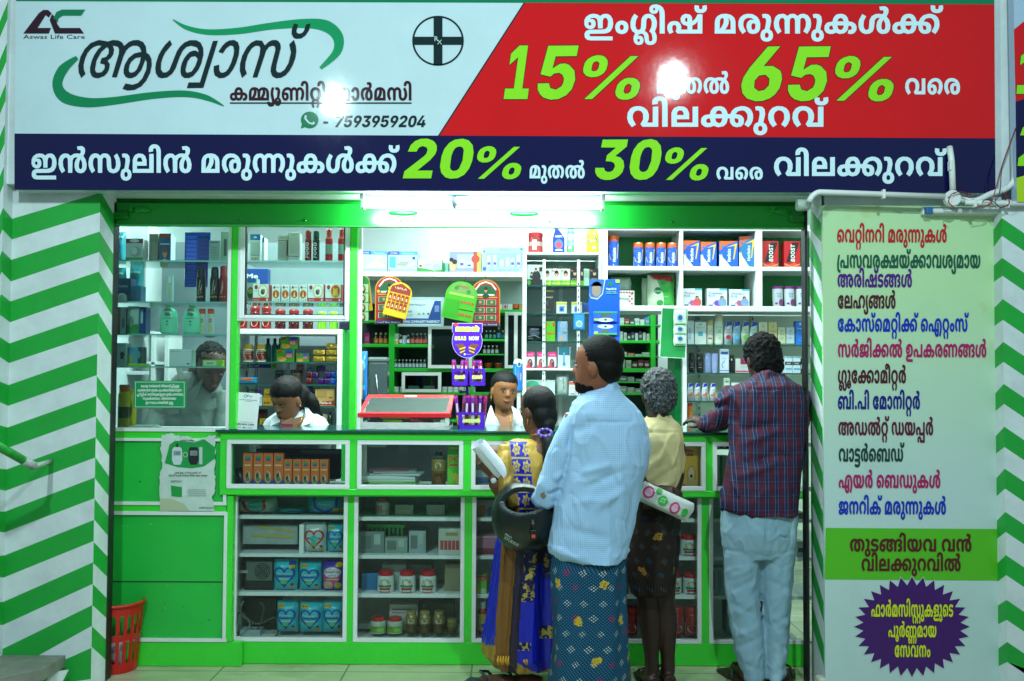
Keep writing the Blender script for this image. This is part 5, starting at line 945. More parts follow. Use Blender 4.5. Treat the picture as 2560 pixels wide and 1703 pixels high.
# green posts that frame the serving windows
for x0,x1,lab in((576,593,'green square post between the glass cabinet and the sliding window'),(874,892,'green square post left of the open serving hatch')):
    p=MB();p.box(PX(x0,-.002,800),PX(x1,-.002,800),-.002,.055,CT+.0005,2.9,GREEN,.003);tag(p.build('post'),lab,'post')
b =MB();b.box(PX(893,.02,800),PX(903,.02,800),.02,.05,CT+.0005,2.9,ALU,.002);tag(b.build('slotted_upright'),'thin white aluminium upright beside the green hatch post','post')
sw_ =thing('sliding_window','white aluminium sliding window over the cashier hatch','window')
x0,x1=PX(593,.0,700),PX(874,.0,700);z0,z1=PZ(803,0,730),2.75
b =MB();t=.036
b.box(x0,x0+t,0,.05,z0+.0,z1,ALU,.003);b.box(x1-t+.01,x1,0,.05,z0,z1,ALU,.003);b.box(x0+t,x1-t+.01,.001,.049,z0,z0+.03,ALU,.003)
b.box(x0+t,x0+t+.006,.006,.03,z0+.03,z1,BLACK);b.box(x1-t+.003,x1-t+.009,.006,.03,z0+.03,z1,BLACK);b.box(x0+t,x1-t+.01,.006,.03,z0+.03,z0+.034,BLACK)
b.box(x0+.012,x0+.02,-.004,0,z0+.02,z1,ALU);b.box(x1-.02,x1-.012,-.004,0,z0+.02,z1,ALU);b.box(x0+.012,x1-.012,-.004,0,z0+.012,z0+.02,ALU)
b.build('frame',sw_)
b =MB();b.box(x0+t,x1-t+.01,.02,.024,z0+.03,z1,PANE);b.build('pane',sw_)
WS ={}
for k,sy in enumerate((651.5,753.6)):
    z=PZ(sy,.08,730);WS[k]=z
    s=MB();s.box(x0,x1,.075,.36,z-.008,z-.0005,PANE2);s.box(x0,x1,.0715,.075,z-.008,z-.0005,mat('pale_glass_edge','#7fb3a8',.15));s.build('glass_shelf',sw_)

# ================================================================== cabinet behind the cashier
YK =.95
kc =thing('snack_cabinet','white and green open cabinet full of snacks behind the seated cashier','cabinet')
kx0,kx1=PX(585,YK,900),PX(855,YK,900);kz=PZ(823,YK,720)
b =MB();b.box(kx0,kx1,YK,YK+.34,kz-.03,kz,WHITE,.002);b.build('top',kc)
b =MB();b.box(kx1-.028,kx1,YK,YK+.34,0.001,kz-.031,WHITE);b.box(kx1,kx1+.006,YK+.01,YK+.34,0.001,kz,GREEN_D);b.box(kx0-.02,kx0+.003,YK,YK+.34,.001,kz-.031,WHITE);b.build('side_panel',kc)
KS ={}
for k,sy in enumerate((905,961,1015.5,1070)):
    z=PZ(sy,YK+.02,720);KS[k]=z
    s=MB();s.box(kx0+.003,kx1-.028,YK+.02,YK+.3,z-.008,z-.0005,PANE2);s.box(kx0+.003,kx1-.028,YK+.0165,YK+.02,z-.008,z,mat('dark_glass_edge','#1d4a44',.2));s.build('glass_shelf',kc)
b =MB();z_=kz-.05
for sx in(636,716,838):b.box(PX(sx,YK+.3,900),PX(sx+7,YK+.3,900),YK+.3,YK+.32,.1,kz-.032,STEEL)
b.build('slotted_rail',kc)

# ================================================================== far racks
YR =2.35
rk =thing('medicine_rack','long green medicine rack with dark shelves along the back of the shop','rack')
NAVY =mat('dark_rack_back','#1a2a2e',.6,var=.1)
b =MB();rx0,rx1=PX(860,YR,900),PX(1660,YR,900);b.box(rx0,rx1,YR+.3,YR+.32,.001,PZ(690,YR+.3),NAVY);b.build('back_panel',rk)
GB =mat('green_shelf_edge','#17a32a',.35,var=.06)
RZ ={}
def rboard(n,sx0,sx1,sy0,sy1):
    s=MB();bp(s,sx0,sx1,sy0,sy1,YR,.3,GB,.002);s.build('shelf',rk);RZ[n]=PZ(sy0,YR,(sx0+sx1)/2)
rboard('a',900,1112,741,750);rboard('b',900,985,801,807);rboard('c',900,1078,860,868);rboard('d',965,1320,921,930);rboard('e',965,1320,981,988)
rboard('f',1180,1320,774,783);rboard('g',1184,1264,848,853);rboard('h',1184,1264,885,888);rboard('i',960,1320,1049,1056)
rboard('j',1540,1660,812,815);rboard('k',1540,1660,851,858);rboard('l',1540,1660,890,893);rboard('m',1540,1660,921,931);rboard('n',1540,1660,955,958);rboard('o',1540,1660,983,988)
for sx0,sx1,sy0,sy1 in((971,985,809,1075),(1177,1184,809,1075),(1627,1639,788,1075)):b=MB();bp(b,sx0,sx1,sy0,sy1,YR-.004,.3,GB,.002);b.build('post',rk)
for sx0,sx1,sy0,sy1 in((1070,1180,815,921),(1004,1103,931,981),(1262,1312,780,921)):
    f=MB();y=YR-.03;t=8
    bp(f,sx0,sx0+t,sy0,sy1,y,.02,ALU,.002);bp(f,sx1-t,sx1,sy0,sy1,y,.02,ALU,.002);bp(f,sx0+t,sx1-t,sy0,sy0+t,y,.02,ALU);bp(f,sx0+t,sx1-t,sy1-t,sy1,y,.02,ALU)
    if sx0==1262:bp(f,1285,1294,sy0+t,sy1-t,y,.02,ALU)
    o=f.build('sliding_door',rk);g=MB();bp(g,sx0+t,sx1-t,sy0+t,sy1-t,y+.01,.003,glass('frosty_glass',(.55,.68,.66),.5));g.build('pane',o)
# white shelf that carries the boxed goods
YW =1.75
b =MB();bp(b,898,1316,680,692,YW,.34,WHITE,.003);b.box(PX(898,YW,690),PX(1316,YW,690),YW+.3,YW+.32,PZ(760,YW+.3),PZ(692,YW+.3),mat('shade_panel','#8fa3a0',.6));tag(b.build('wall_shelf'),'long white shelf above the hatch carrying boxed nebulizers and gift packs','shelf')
WZ =PZ(680,YW,1100)

# ================================================================== glass display cabinet in the middle
YM =1.15
mc =thing('display_cabinet','white framed glass display cabinet right of the standing saleswoman','cabinet')
mx0,mx1=PX(1307,YM,800),PX(1505,YM,800);mz=PZ(631,YM,1400)
b =MB();b.box(mx0,mx1,YM,YM+.33,mz-.014,mz,WHITE,.002);t=8
b.box(mx0,PX(1316,YM,800),YM+.001,YM+.33,.001,mz-.014,WHITE);b.box(PX(1497,YM,800),mx1,YM+.001,YM+.33,.001,mz-.014,WHITE)
b.build('frame',mc)
b =MB();b.box(mx0+.02,mx1-.02,YM+.31,YM+.325,.001,mz-.02,mat('cabinet_back','#b4c2be',.4,var=.1));
for sx in(1397,1440):b.box(PX(sx,YM+.3,800),PX(sx+9,YM+.3,800),YM+.297,YM+.309,.3,mz-.05,WHITE)
b.box(mx0+.03,mx1-.03,YM+.298,YM+.308,mz-.13,mz-.085,WHITE)
b.build('back_panel',mc)
for sx in(1360,1446):
    b=MB();x=PX(sx,YM+.03,800);b.box(x-.009,x+.009,YM+.028,YM+.034,.6,mz-.04,ALU)
    for i in range(36):b.box(x-.003,x+.003,YM+.0265,YM+.0279,.62+.04*i,.635+.04*i,BLACK)
    b.build('slotted_rail',mc)
MZ ={}
for k,sy in enumerate((714,784,853.5,989)):
    z=PZ(sy,YM+.03,1400);MZ[k]=z
    s=MB();s.box(PX(1316,YM,800),PX(1497,YM,800),YM+.03,YM+.29,z-.007,z-.0005,PANE2);s.box(PX(1316,YM,800),PX(1497,YM,800),YM+.0268,YM+.03,z-.007,z,mat('dark_glass_edge','#1d4a44',.2));s.build('glass_shelf',mc)
s =MB();bp(s,1314,1499,921,926,YM+.012,.28,WHITE,.001);s.build('shelf',mc);MZ['w']=PZ(921,YM+.012,1400)

# ================================================================== tall shelf unit on the right
YU =.95
un =thing('shelf_unit','tall white shelf unit with a green back holding health drinks and shampoos','shelf')
ux0,ux1=PX(1508,YU,700),2.6
b =MB()
bp(b,1519,2200,563,577,YU,.32,WHITE,.002)
for s0,s1,y1 in((1508,1519,779),(1699.6,1708,766),(1890,1906,766)):bp(b,s0,s1,566 if s0==1508 else 577,y1,YU+.001,.32,WHITE,.002)
bp(b,1519,2200,667,677,YU+.002,.31,WHITE,.002);bp(b,1519,2200,765.6,779,YU,.34,WHITE,.002)
bp(b,1708,1717,779,1100,YU+.001,.32,WHITE,.002)
b.build('frame',un)
b =MB();b.box(PX(1519,YU,700),ux1,YU+.3,YU+.318,PZ(775,YU),PZ(566,YU),mat('green_shelf_back','#0b7a35',.5,var=.18,vscale=5));b.build('back_panel',un)
b =MB();b.box(PX(1712,YU,700),ux1,YU+.3,YU+.318,.5,PZ(779,YU),mat('pale_green_back','#e2ead8',.5,var=.06));b.build('lower_back',un)
b =MB();b.box(PX(1690,YU,900),PX(1707,YU,900),YU+.05,YU+.32,.4,PZ(779,YU,1700),mat('dark_green_side','#0a5a2c',.2));b.build('side_panel',un)
for sx in(1748,1882):
    b=MB();x=PX(sx,YU+.28,900);b.box(x-.011,x+.011,YU+.285,YU+.298,.8,PZ(782,YU,sx),ALU)
    for i in range(26):b.box(x-.003,x+.003,YU+.2835,YU+.2849,.85+.04*i,.867+.04*i,BLACK)
    b.build('slotted_rail',un)
UZ ={'t':PZ(667,YU+.03,1750),'m':PZ(765.6,YU+.03,1750)}
for k,sy in enumerate((861.6,932.5,1003)):
    z=PZ(sy,YU+.06,1850);UZ[k]=z
    s=MB();s.box(PX(1718,YU,900),ux1,YU+.06,YU+.28,z-.008,z-.0005,PANE2);s.box(PX(1718,YU,900),ux1,YU+.0565,YU+.06,z-.008,z,mat('dark_glass_edge','#1d4a44',.2));s.build('glass_shelf',un)
# white shelving behind the left cabinet
lw =thing('shelf_unit','white shelving deep behind the glass cabinet of lotions','shelf')
YV =1.0
for s0,s1,a0,a1 in((364,369,560,760),(360,410,905,912),(410,420,835,1075),(376,386,835,1075),(283,385,828,836),(283,372,928,937),(462,475,580,700),(540,575,640,652)):
    b=MB();bp(b,s0,s1,a0,a1,YV,.25,WHITE,.002);b.build('board' if s1-s0>25 else 'upright',lw)
b =MB();b.box(-2.31,PX(900,1.35,900),1.35,1.36,.001,2.3,mat('grey_cabinet_back','#7b8f92',.5,var=.15,vscale=3));b.build('back_panel',lw)

# ================================================================== goods
def prints(b,L,mpn,W,H,sy=1.0,layer0=1):
    """L: marks in fractions of the printed face"""
    for k,p in enumerate(L):
        t=p[0];lay=layer0+k*.5
        if t=='r':b.rect(p[1]*W,p[2]*W,p[3]*H,p[4]*H,ink(p[5]),mpn,lay)
        elif t=='e':b.ell(p[1]*W,p[2]*H,p[3]*W,p[4]*H,ink(p[5]),mpn,lay,16)
        elif t=='o':b.ring(p[1]*W,p[2]*H,p[3]*W,p[4]*W,ink(p[5]),mpn,lay,24)
        elif t=='p':b.poly([(x*W,y*H)for x,y in p[1]],ink(p[2]),mpn,lay)
        elif t=='s':b.stroke([(x*W,y*H)for x,y in p[1]],p[2]*W,ink(p[3]),mpn,lay)
        elif t in 'tTH':      # t along, T turned upwards, H heavy; (t, u, v, height, text, colour, width)
            T=heavy(p[4],.12)if t=='H' else(heavy(p[4],.1)if t=='T' and all(c in BOLD_CH+' ' for c in p[4])else txt(p[4],.03 if len(p)>7 else 0))
            b.text(T,p[1]*W,p[2]*H,p[3]*(W if t=='T' else H),ink(p[5]),mpn,lay,(p[6]*(H if t=='T' else W))if len(p)>6 else None,'c',pi/2 if t=='T' else 0)
def face(u,v,s,a,hair='#120c0a',skin='#b5794f',top='#d8d8d8'):
    """a printed head and shoulders; a = width over height of the pack"""
    return[('e',u,v-.62*s,s*.62,s*.42*a,top),('e',u,v+.06*s,s*.40,s*.5*a,hair),('e',u,v,s*.29,s*.40*a,skin),('e',u,v+.22*s*a,s*.3,s*.16*a,hair)]
def carton(name,W,H,D,col,L=(),side=None,c=.0015):
    b=MB();b.box(-W/2,W/2,0,D,0,H,ink(col),c);prints(b,L,FR(-W/2,0,0),W,H)
    if side:b.rect(0.001,D-.001,.002,H-.002,ink(side),lambda u,v,l=1:(-W/2-.0006,D-u,v));b.rect(0.001,D-.001,.002,H-.002,ink(side),lambda u,v,l=1:(W/2+.0006,u,v))
    return b.build(name)
def vessel(name,R,H,prof,L=(),ky=1.0,lab=(0.1,.7),seg=20):
    """prof [(radius, height, colour)] in fractions; marks go on the band lab"""
    b=MB();b.lathe([(r*R,z*H)for r,z,c in prof],None,seg,mats=[c if not isinstance(c,str)else ink(c,.25)for r,z,c in prof[:-1]],sxy=(1,ky))
    if L:
        rr=R*1.004;w=2*R*1.15;h=(lab[1]-lab[0])*H;z0=lab[0]*H
        def m(u,v,l=1):a=(u-w/2)/rr;return((rr+.0005*l)*sin(a),-(rr*ky+.0005*l)*cos(a),z0+v)
        m.curved=True;prints(b,L,m,w,h)
    return b.build(name)
def pouch(name,W,H,D,col,L=(),seed=0,rough=.28,crimp=True):
    b=MB();nx,nz_=14,16;m=ink(col,rough);q=lambda t:1-abs(2*t-1)**4.5
    def f(u,v,s):
        e=q(u)*q(v);n=noise.noise(Vector((u*5+seed,v*6,s*3)))*.10*D*min(1,e+.2)
        wob=.012*W*sin(9*v+seed)*(1-q(u))
        return((u-.5)*W*(1-.05*(1-q(v)))+wob,s*(D/2*e+n*.6),v*H)
    for s in(-1,1):
        vs=[f(i/nx,j/nz_,s)for j in range(nz_+1)for i in range(nx+1)]
        fs=[(j*(nx+1)+i,j*(nx+1)+i+1,(j+1)*(nx+1)+i+1,(j+1)*(nx+1)+i)for j in range(nz_)for i in range(nx)]
        b.add(vs,fs if s<0 else[a[::-1]for a in fs],m,True)
    if L:
        def mp(u,v,l=1):x,y,z=f(min(max(u/W,0),1),min(max(v/H,0),1),-1);return(x,y-.0012-.0007*l,z)
        mp.dense=min(W,H)/9;prints(b,L,mp,W,H)
    return b.build(name)

def lay_out(o,label,cat,spans,Y,z,group=None,rz=0,dz=0):
    n=len(spans);spans=sorted(spans,key=lambda s:s[0]if isinstance(s,(tuple,list))else s)
    for i,s in enumerate(spans):
        cx=(s[0]+s[1])/2 if isinstance(s,(tuple,list))else s
        lab=label if n==1 else label+', ' +ORD[i]+' from left'
        put(o,(PX(cx,Y,800 if z>1.2 else 1400),Y,z+.0004+dz),lab,cat,group if n>1 or group else None,rz)
def sz(s,top,Y,z):return(s[1]-s[0])/scl(Y),PZ(top,Y,s[0])-z
def B(name,label,cat,spans,top,Y,z,col,L=(),D=.07,group=None,side=None,rz=0):
    W,H=sz(spans[0],top,Y,z);o=carton(name,W,max(H,.01),D,col,L,side);lay_out(o,label,cat,spans,Y,z,group,rz);return o
def V(name,label,cat,spans,top,Y,z,prof,L=(),ky=1.0,lab=(.1,.7),group=None):
    W,H=sz(spans[0],top,Y,z);o=vessel(name,W/2,H,prof,L,ky,lab);lay_out(o,label,cat,spans,Y+W/2*ky,z,group);return o
def U(name,label,cat,spans,top,Y,z,col,L=(),D=.06,group=None,rz=0,seed=0):
    W,H=sz(spans[0],top,Y,z);o=pouch(name,W,H,D,col,L,seed);lay_out(o,label,cat,spans,Y+D/2,z,group,rz);return o
def jar(cap,body,label,hi=.72):return[(.92,0,body),(1,.04,body),(1,.12,label),(1,.62,body),(.95,.68,body),(.8,.74,cap),(.9,.75,cap),(.9,.97,cap),(.8,1,cap)]
def jar2(cap,body):return[(.94,0,body),(1,.03,body),(1,.70,body),(.9,.77,body),(.82,.78,cap),(.86,.79,cap),(.86,.985,cap),(.8,1,cap)]
def syrup(body,label,cap):return[(.95,0,body),(1,.03,body),(1,.10,label),(1,.52,body),(1,.6,body),(.8,.7,body),(.42,.77,body),(.40,.82,cap),(.46,.825,cap),(.46,.99,cap),(.4,1,cap)]
def spray(body,cap):return[(.95,0,body),(1,.02,body),(1,.66,body),(.84,.72,cap),(.84,.73,cap),(.78,.95,cap),(.55,1,cap)]
def flask(body,cap):return[(.8,0,body),(.96,.06,body),(1,.4,body),(.97,.72,body),(.88,.78,cap),(.90,.79,cap),(.82,.97,cap),(.7,1,cap)]
def handwash(body):return[(.72,0,body),(.95,.06,body),(1,.35,body),(.98,.6,body),(.82,.78,body),(.5,.87,body),(.30,.9,body),(.32,.905,body),(.32,1,body)]

# ---- left glass cabinet
Y =.10
B('pump_box','white and pink breast pump box on the top glass shelf','box',[(311,354)],597,Y,GS[0],'#b9c4be',[('r',0,1,.80,1,'#8a0a4a'),('e',.5,.9,.28,.07,'#d8d8d8'),('t',.5,.87,.06,'Pigeon','#8a0a4a',.4),('r',0,1,0,.16,'#3f8a2a'),('e',.58,.42,.3,.24,'#98a39e'),('e',.5,.45,.18,.17,'#c8d0cc')],.08,side='#aeb8b4')
B('carton','plain brown carton beside the blue baby box on the top glass shelf','box',[(369,392)],585,Y+.03,GS[0],(.25,.25,.2),[('r',.1,.9,.1,.7,(.33,.32,.25))])
B('baby_box','tall blue baby care box with a child picture on the top glass shelf','box',[(395,423)],584,Y,GS[0],'#1c4f80',[('r',0,1,.86,.97,'#c04024'),('r',.1,.9,.6,.64,'#c8d4dc')]+face(.5,.28,.62,.7,'#7a4a2c','#b98a66','#c0b8a8'),.11,side='#b5c4c8',rz=.12)
b =MB();w_=64/scl(Y+.2);h_=84/scl(Y+.2);b.box(-w_/2,w_/2,0,.004,0,h_,ink('#12309a'))
for i in range(2):
    for j in range(7):b.rect(w_*(-.44+.47*i),w_*(-.04+.47*i),h_*(.05+.125*j),h_*(.14+.125*j),ink(['#2b55c8','#1a2a70','#9c4030'][(j*3+i)%3]),FR(0,0,0))
o =b.build('sachet_card');put(o,(PX(494,Y+.2,610),Y+.2,GS[0]+.001),'blue card of sachet strips hanging behind the top glass shelf','sachet card')
put(o,(PX(490,Y+.22,720),Y+.22,PZ(722,Y+.22)),'blue card of sachet strips hanging behind the black deodorants','sachet card',scale=(.9,1,.75))
B('carton','white medicine carton right of the blue sachet card','box',[(520,547)],601,Y,GS[0],'#a9b8b6',[('r',.1,.9,.88,.93,'#3a6f9a')]+[('r',.15,.85,.1+.09*i,.13+.09*i,'#8a9a98')for i in range(7)],side='#93a3a1')
B('device_box','grey box with a dark slot at the right end of the top glass shelf','box',[(549,569)],579,Y+.02,GS[0],'#9fadab',[('r',.4,.75,.2,.75,'#4c5854')])
for i,(x,t,zz,s)in enumerate([(294,578,GS[0],1),(296,668,GS[1],2),(338,664,GS[1],3),(318,872,GS[3],5)]):
    U('nappy_pack',['crumpled teal pack at the left end of the top glass shelf','crumpled teal pack left of the toothbrush','teal pack hanging just left of the toothbrush','teal pack standing behind the lower left boxes'][i],'pack',[(x-15,x+18)],t,Y+.12,zz,'#1f8f9c',[('e',.5,.5,.3,.2,'#2a6cb0'),('r',.1,.9,.8,.86,'#a8c8cc')],.07,seed=s)
V('deodorant_can','black deodorant can with gold lines behind the cabinet glass','deodorant',[(490,513),(524,547)],667,Y,GS[1],spray('#0c0d10','#0a0a0c'),[('p',[(.3,.2),(.5,.9),(.56,.86),(.4,.2)],'#8f8a60'),('p',[(.5,.4),(.7,.7),(.64,.4)],'#8f8a60'),('r',.2,.8,.05,.14,'#8a7c2c'),('o',.5,.3,.12,.15,'#8f8a60')],group='black deodorant cans on the second glass shelf')
V('deodorant_can','dark red deodorant can at the end of the second glass shelf','deodorant',[(547,568)],664,Y,GS[1],spray('#8a1420','#a01a24'),[('p',[(.3,.2),(.5,.9),(.6,.5),(.45,.2)],'#a8877c'),('r',.2,.8,.05,.12,'#a09040')])
B('toothbrush_pack','toothbrush in a pale blister pack on the second glass shelf','toothbrush',[(415,430)],689,Y,GS[1],'#9dbcb8',[('s',[(.5,.1),(.45,.5),(.5,.9)],.22,'#c8b83a'),('r',.3,.7,.72,.95,'#d8dcd8')],.02)
B('glucose_meter_box','blue box lettered Contour at the left end of the second shelf','box',[(293,325)],696,Y,GS[1],'#123a6c',[('t',.45,.62,.12,'Contour','#c8d4dc',.7),('r',0,1,0,.3,'#1f5a7a')],side='#1f5a7a')
B('carton','dull blue carton beside the Contour box behind the glass','box',[(326,351)],715,Y+.02,GS[1],'#1f5f80',[('p',[(.1,.1),(.4,.9),(.6,.1)],'#4a3a50')])
V('pale_bottle','round white bottle bottom left on the second glass shelf','bottle',[(293,316)],733,Y-.03,GS[1],[(1,0,'#a8b4b0'),(1,.4,'#a8b4b0'),(.85,.8,'#a8b4b0'),(.5,1,'#a8b4b0')])
V('handwash_bottle','large mint green handwash refill bottle on the third glass shelf','bottle',[(400,445),(457,502)],761,.075,GS[2],handwash('#7fe0b4'),[('p',[(.3,.80),(.36,.9),(.64,.9),(.7,.80)],'#8a2a1a'),('t',.5,.82,.05,'Himalaya','#d8d8d0',.3),('e',.5,.68,.17,.07,'#3f8a6a'),('s',[(.38,.76),(.52,.68),(.62,.6)],.03,'#2c5a48'),('r',.3,.7,.53,.55,'#2c5a48'),('e',.5,.42,.06,.03,'#2c5a48'),('e',.5,.3,.07,.06,'#5fb894')],.55,(.05,.95),'mint green handwash bottles on the third glass shelf')
V('cream_bottle','small white bottle with an orange cap on the third glass shelf','bottle',[(497,514),(514,540)],772,Y,GS[2],[(.9,0,'#b9c2b4'),(1,.05,'#b9c2b4'),(1,.7,'#b9c2b4'),(.9,.8,'#d0502c'),(.96,.81,'#d0502c'),(.96,.96,'#d0502c'),(.8,1,'#d0502c')],[('e',.5,.75,.2,.12,'#a02a2a'),('e',.5,.25,.25,.2,'#c8b83a')],.6,(.05,.7),'orange capped bottles on the third glass shelf')
B('oximeter_box','orange and white oximeter box at the left end of the third shelf','box',[(292,315)],768,Y,GS[2],'#9fb0b4',[('r',0,.4,0,1,'#8a4a2a'),('e',.7,.4,.16,.2,'#5c7080')],side='#8a4a2a')
B('thermometer_box','green and white device box second on the third glass shelf','box',[(318,346)],766,Y,GS[2],'#a8c0ac',[('r',0,1,0,.35,'#2f8a3a'),('e',.35,.45,.25,.2,'#6f8a80'),('t',.5,.85,.08,'OMRON','#2f5a8a',.7)],side='#1f4f8a')
B('carton','narrow dark blue carton beside the green device box','box',[(347,364)],768,Y+.03,GS[2],'#143f70',[('r',.2,.6,.4,.9,'#b0c4cc')])
B('thermometer_carton','wide white Digi Therm carton on the fourth glass shelf','box',[(426,480)],873,.07,GS[3],'#cdd8d2',[('t',.27,.83,.07,'Digi Therm','#2f4f78',.42),('e',.84,.15,.07,.04,'#2f4f78')],.11,side='#b0bfb8',rz=.14)
B('lime_carton','flat lime and white carton at the end of the fourth shelf','box',[(508,556)],900,.075,GS[3],'#8fc416',[('r',.05,.72,.15,.85,'#c4d8b8'),('r',.2,.55,.4,.6,'#7fa05a')],.05)
B('pressure_monitor_box','white blood pressure monitor box at the left of the fourth shelf','box',[(294,316)],858,Y-.02,GS[3],'#aebcc0',[('e',.6,.5,.25,.12,'#1c2428'),('r',.4,.75,.3,.5,'#303a40'),('t',.45,.86,.06,'beurer','#1c2428',.6)],side='#c0ccd0')
B('carton','pale blue device carton lettered KOOK on the fourth shelf','box',[(317,338)],868,Y,GS[3],'#4f90b0',[('t',.5,.8,.1,'KOOK','#14202c',.7),('r',.1,.9,.2,.6,'#8a9a6a')])
B('lime_carton','thin lime tray lying under the left boxes of the fourth shelf','box',[(317,366)],909,.07,GS[3],'#9cc41c',(),.05)
B('serum_box','dark box standing at the back of the fourth shelf','box',[(339,356)],868,Y+.05,GS[3],'#2a3f44',[('e',.5,.6,.3,.2,'#7a9a9a')])
V('spice_bottle','orange capped jar of yellow packets at the bottom left of the cabinet','jar',[(288,318)],962,.10,zF,[(1,0,'#8a7a1c'),(1,.25,'#3c3a20'),(1,.5,'#b89a14'),(.95,.78,'#b89a14'),(.8,.84,'#c2501c'),(.82,.98,'#c2501c'),(.7,1,'#c2501c')])
U('snack_pack','crumpled yellow packet beside the orange capped jar','pack',[(306,334)],975,.15,zF,'#c0a818',[('e',.5,.5,.3,.2,'#6a5a14')],.05,seed=3)
b =MB()
for i in range(5):b.box(-.07-.004*i,.06+.003*i,0,.14,.003*i,.003*i+.0026,ink(['#c4ccc8','#aab4b0','#b8c0b0'][i%3]),M=Matrix.Rotation(.06*(i-2),4,'Z'))
tag(b.build('paper_stack',loc=(PX(345,.12,1060),.12,zF+.001)),'small pile of loose papers on the cabinet sill','papers')
b =MB();mp=M_(.012);x0,x1=PX(334,.012,985),PX(465,.012,985);z0,z1=PZ(1021,.012,400),PZ(952,.012,400);SG=ink('#0c8a4e',.3);SWt=ink('#d4e0d8',.3)
b.box(x0,x1,.012,.018,z0,z1,SG,.002)
for a in((338,461,-956,-955),(338,461,-1018,-1017),(338,339,-1017,-956),(460,461,-1017,-956)):b.rect(*a,SWt,mp,1)
for i,(a,c)in enumerate(((352,448),(344,454),(342,459),(357,440),(364,434))):b.text(mal('k%d' %(i+1),.0),a,-(968.5+10.4*i),5.2,SWt,mp,2,c-a,'l')
tag(b.build('notice_plate'),'small green Malayalam notice stuck on the cabinet glass','sign')

# ---- sliding window shelves
Y =.11
B('cream_box','white hanging carton with a blue top on the upper window shelf','box',[(623,648)],586,Y,WS[0],'#b7c2c2',[('r',0,1,.78,1,'#0e5f9c'),('p',[(.3,.86),(.42,.92),(.58,.92),(.7,.86)],'#b9d0dc'),('r',.12,.88,.25,.7,'#9cabaa'),('r',.1,.9,.2,.23,'#3a6a9c')]+[('r',.14+.18*i,.24+.18*i,.03,.13,'#a87c5c')for i in range(4)],side='#c8d4d8',rz=.08)
B('cream_box','second blue topped carton half hidden on the upper window shelf','box',[(646,658)],594,Y+.05,WS[0],'#b9c4c8',[('r',0,1,.8,1,'#0e5f9c')],side='#c8d4d8')
B('grey_carton','grey carton with dark trim on the upper window shelf','box',[(692,718)],588,Y,WS[0],'#a7aca4',[('r',.05,.95,.78,.8,'#3f2a2a'),('r',.85,.97,.2,.8,'#3f2a2a'),('r',.1,.8,.15,.74,'#98a098'),('t',.5,.88,.05,'MENTHOL','#5a5f5c',.5)])
B('grey_carton','taller pale grey carton beside the red body spray','box',[(719,746)],581,Y-.02,WS[0],'#b0b5ac',[('r',.05,.95,.13,.17,'#4a7ca0'),('t',.5,.88,.045,'PREMIUM','#5a5f5c',.5),('r',.12,.85,.25,.8,'#a2a89f')]+[('e',.15+.2*i,.06,.05,.02,'#4c5450')for i in range(4)],.12,side='#a4aaa2',rz=.1)
for x0,x1,t,c,cp,lab in((760,777,576,'#7a0c1c','#8a1430','slim dark red body spray lettered FOGG in the window'),(780,797,577,'#0c2226','#102a30','slim black body spray lettered FOGG in the window')):
    V('body_spray',lab,'deodorant',[(x0,x1)],t,Y,WS[0],[(.95,0,c),(1,.02,c),(1,.70,c),(.86,.74,cp),(.88,.75,cp),(.88,.96,cp),(.8,1,cp)],[('T',.62,.5,.42,'FOGG','#cfd4d0',.8)],1,(.03,.68))
V('body_spray','red deodorant with a green band on the upper window shelf','deodorant',[(811,830),(843,862)],571,Y,WS[0],[(.95,0,'#a01018'),(1,.03,'#a81420'),(1,.22,'#7f9a90'),(1,.52,'#a01222'),(1,.68,'#a01222'),(.7,.76,'#9a0c24'),(.66,.95,'#9a0c24'),(.4,1,'#9a0c24')],[('p',[(.1,.3),(.5,.75),(.9,.35)],'#c0c8c0'),('s',[(.3,.5),(.7,.5)],.08,'#2a4a48')],1,(.2,.55),'red deodorants in the window')
AP =[('r',.0,1,.0,.22,'#b31a1c'),('r',.95,1,0,1,'#b31a1c'),('e',.2,.82,.1,.13,'#a01824'),('t',.22,.06,.09,'COMBO PACK','#d8d0d0',.36),('e',.86,.11,.05,.06,'#d8d8d8'),('t',.22,.58,.06,'Pilex','#4a8aa8',.3),('e',.62,.6,.3,.38,'#c0b020'),('e',.62,.6,.25,.32,'#d8dcd4')]
o =B('ayurvedic_box','wide red and white combo pack on the lower window shelf','box',[(631,673),(768,810)],710.5,Y,WS[1],'#cfd8d4',AP+[('e',.6,.55,.12,.16,'#3a3230'),('e',.66,.62,.08,.10,'#8a6248')],.06,'wide red and white combo packs on the lower window shelf',side='#a81a1c')
B('ayurvedic_box','wide red combo pack with a yellow emblem at the end of the window shelf','box',[(812,854)],710.5,Y,WS[1],'#cfd8d4',AP+[('e',.62,.6,.25,.32,'#b8301c'),('p',[(.45,.35),(.5,.8),(.62,.7),(.74,.8),(.78,.35)],'#c8a81c')],.06,side='#a81a1c')
B('ayurvedic_box','small white box with a red oval on the lower window shelf','box',[(679,699),(702,723),(725,745),(747,767)],712,Y,WS[1],'#cfd8d4',[('e',.3,.84,.14,.08,'#a01824'),('r',.5,.9,.82,.86,'#8aa0a8'),('e',.5,.44,.44,.26,'#c0b020'),('e',.5,.44,.38,.22,'#b8301c'),('p',[(.36,.28),(.5,.64),(.64,.28)],'#d8c87c'),('r',.2,.7,.08,.11,'#8aa0a8'),('e',.84,.1,.07,.04,'#44504c')],.05,'small white boxes with red ovals')
B('cream_box','grey hanging carton behind the first red combo pack','box',[(613,640)],696,Y+.07,WS[1],'#a5b2b0',[('r',0,1,.82,1,'#0e5f9c'),('e',.45,.4,.3,.25,'#5a6a62'),('e',.45,.45,.24,.1,'#a8b41c')])
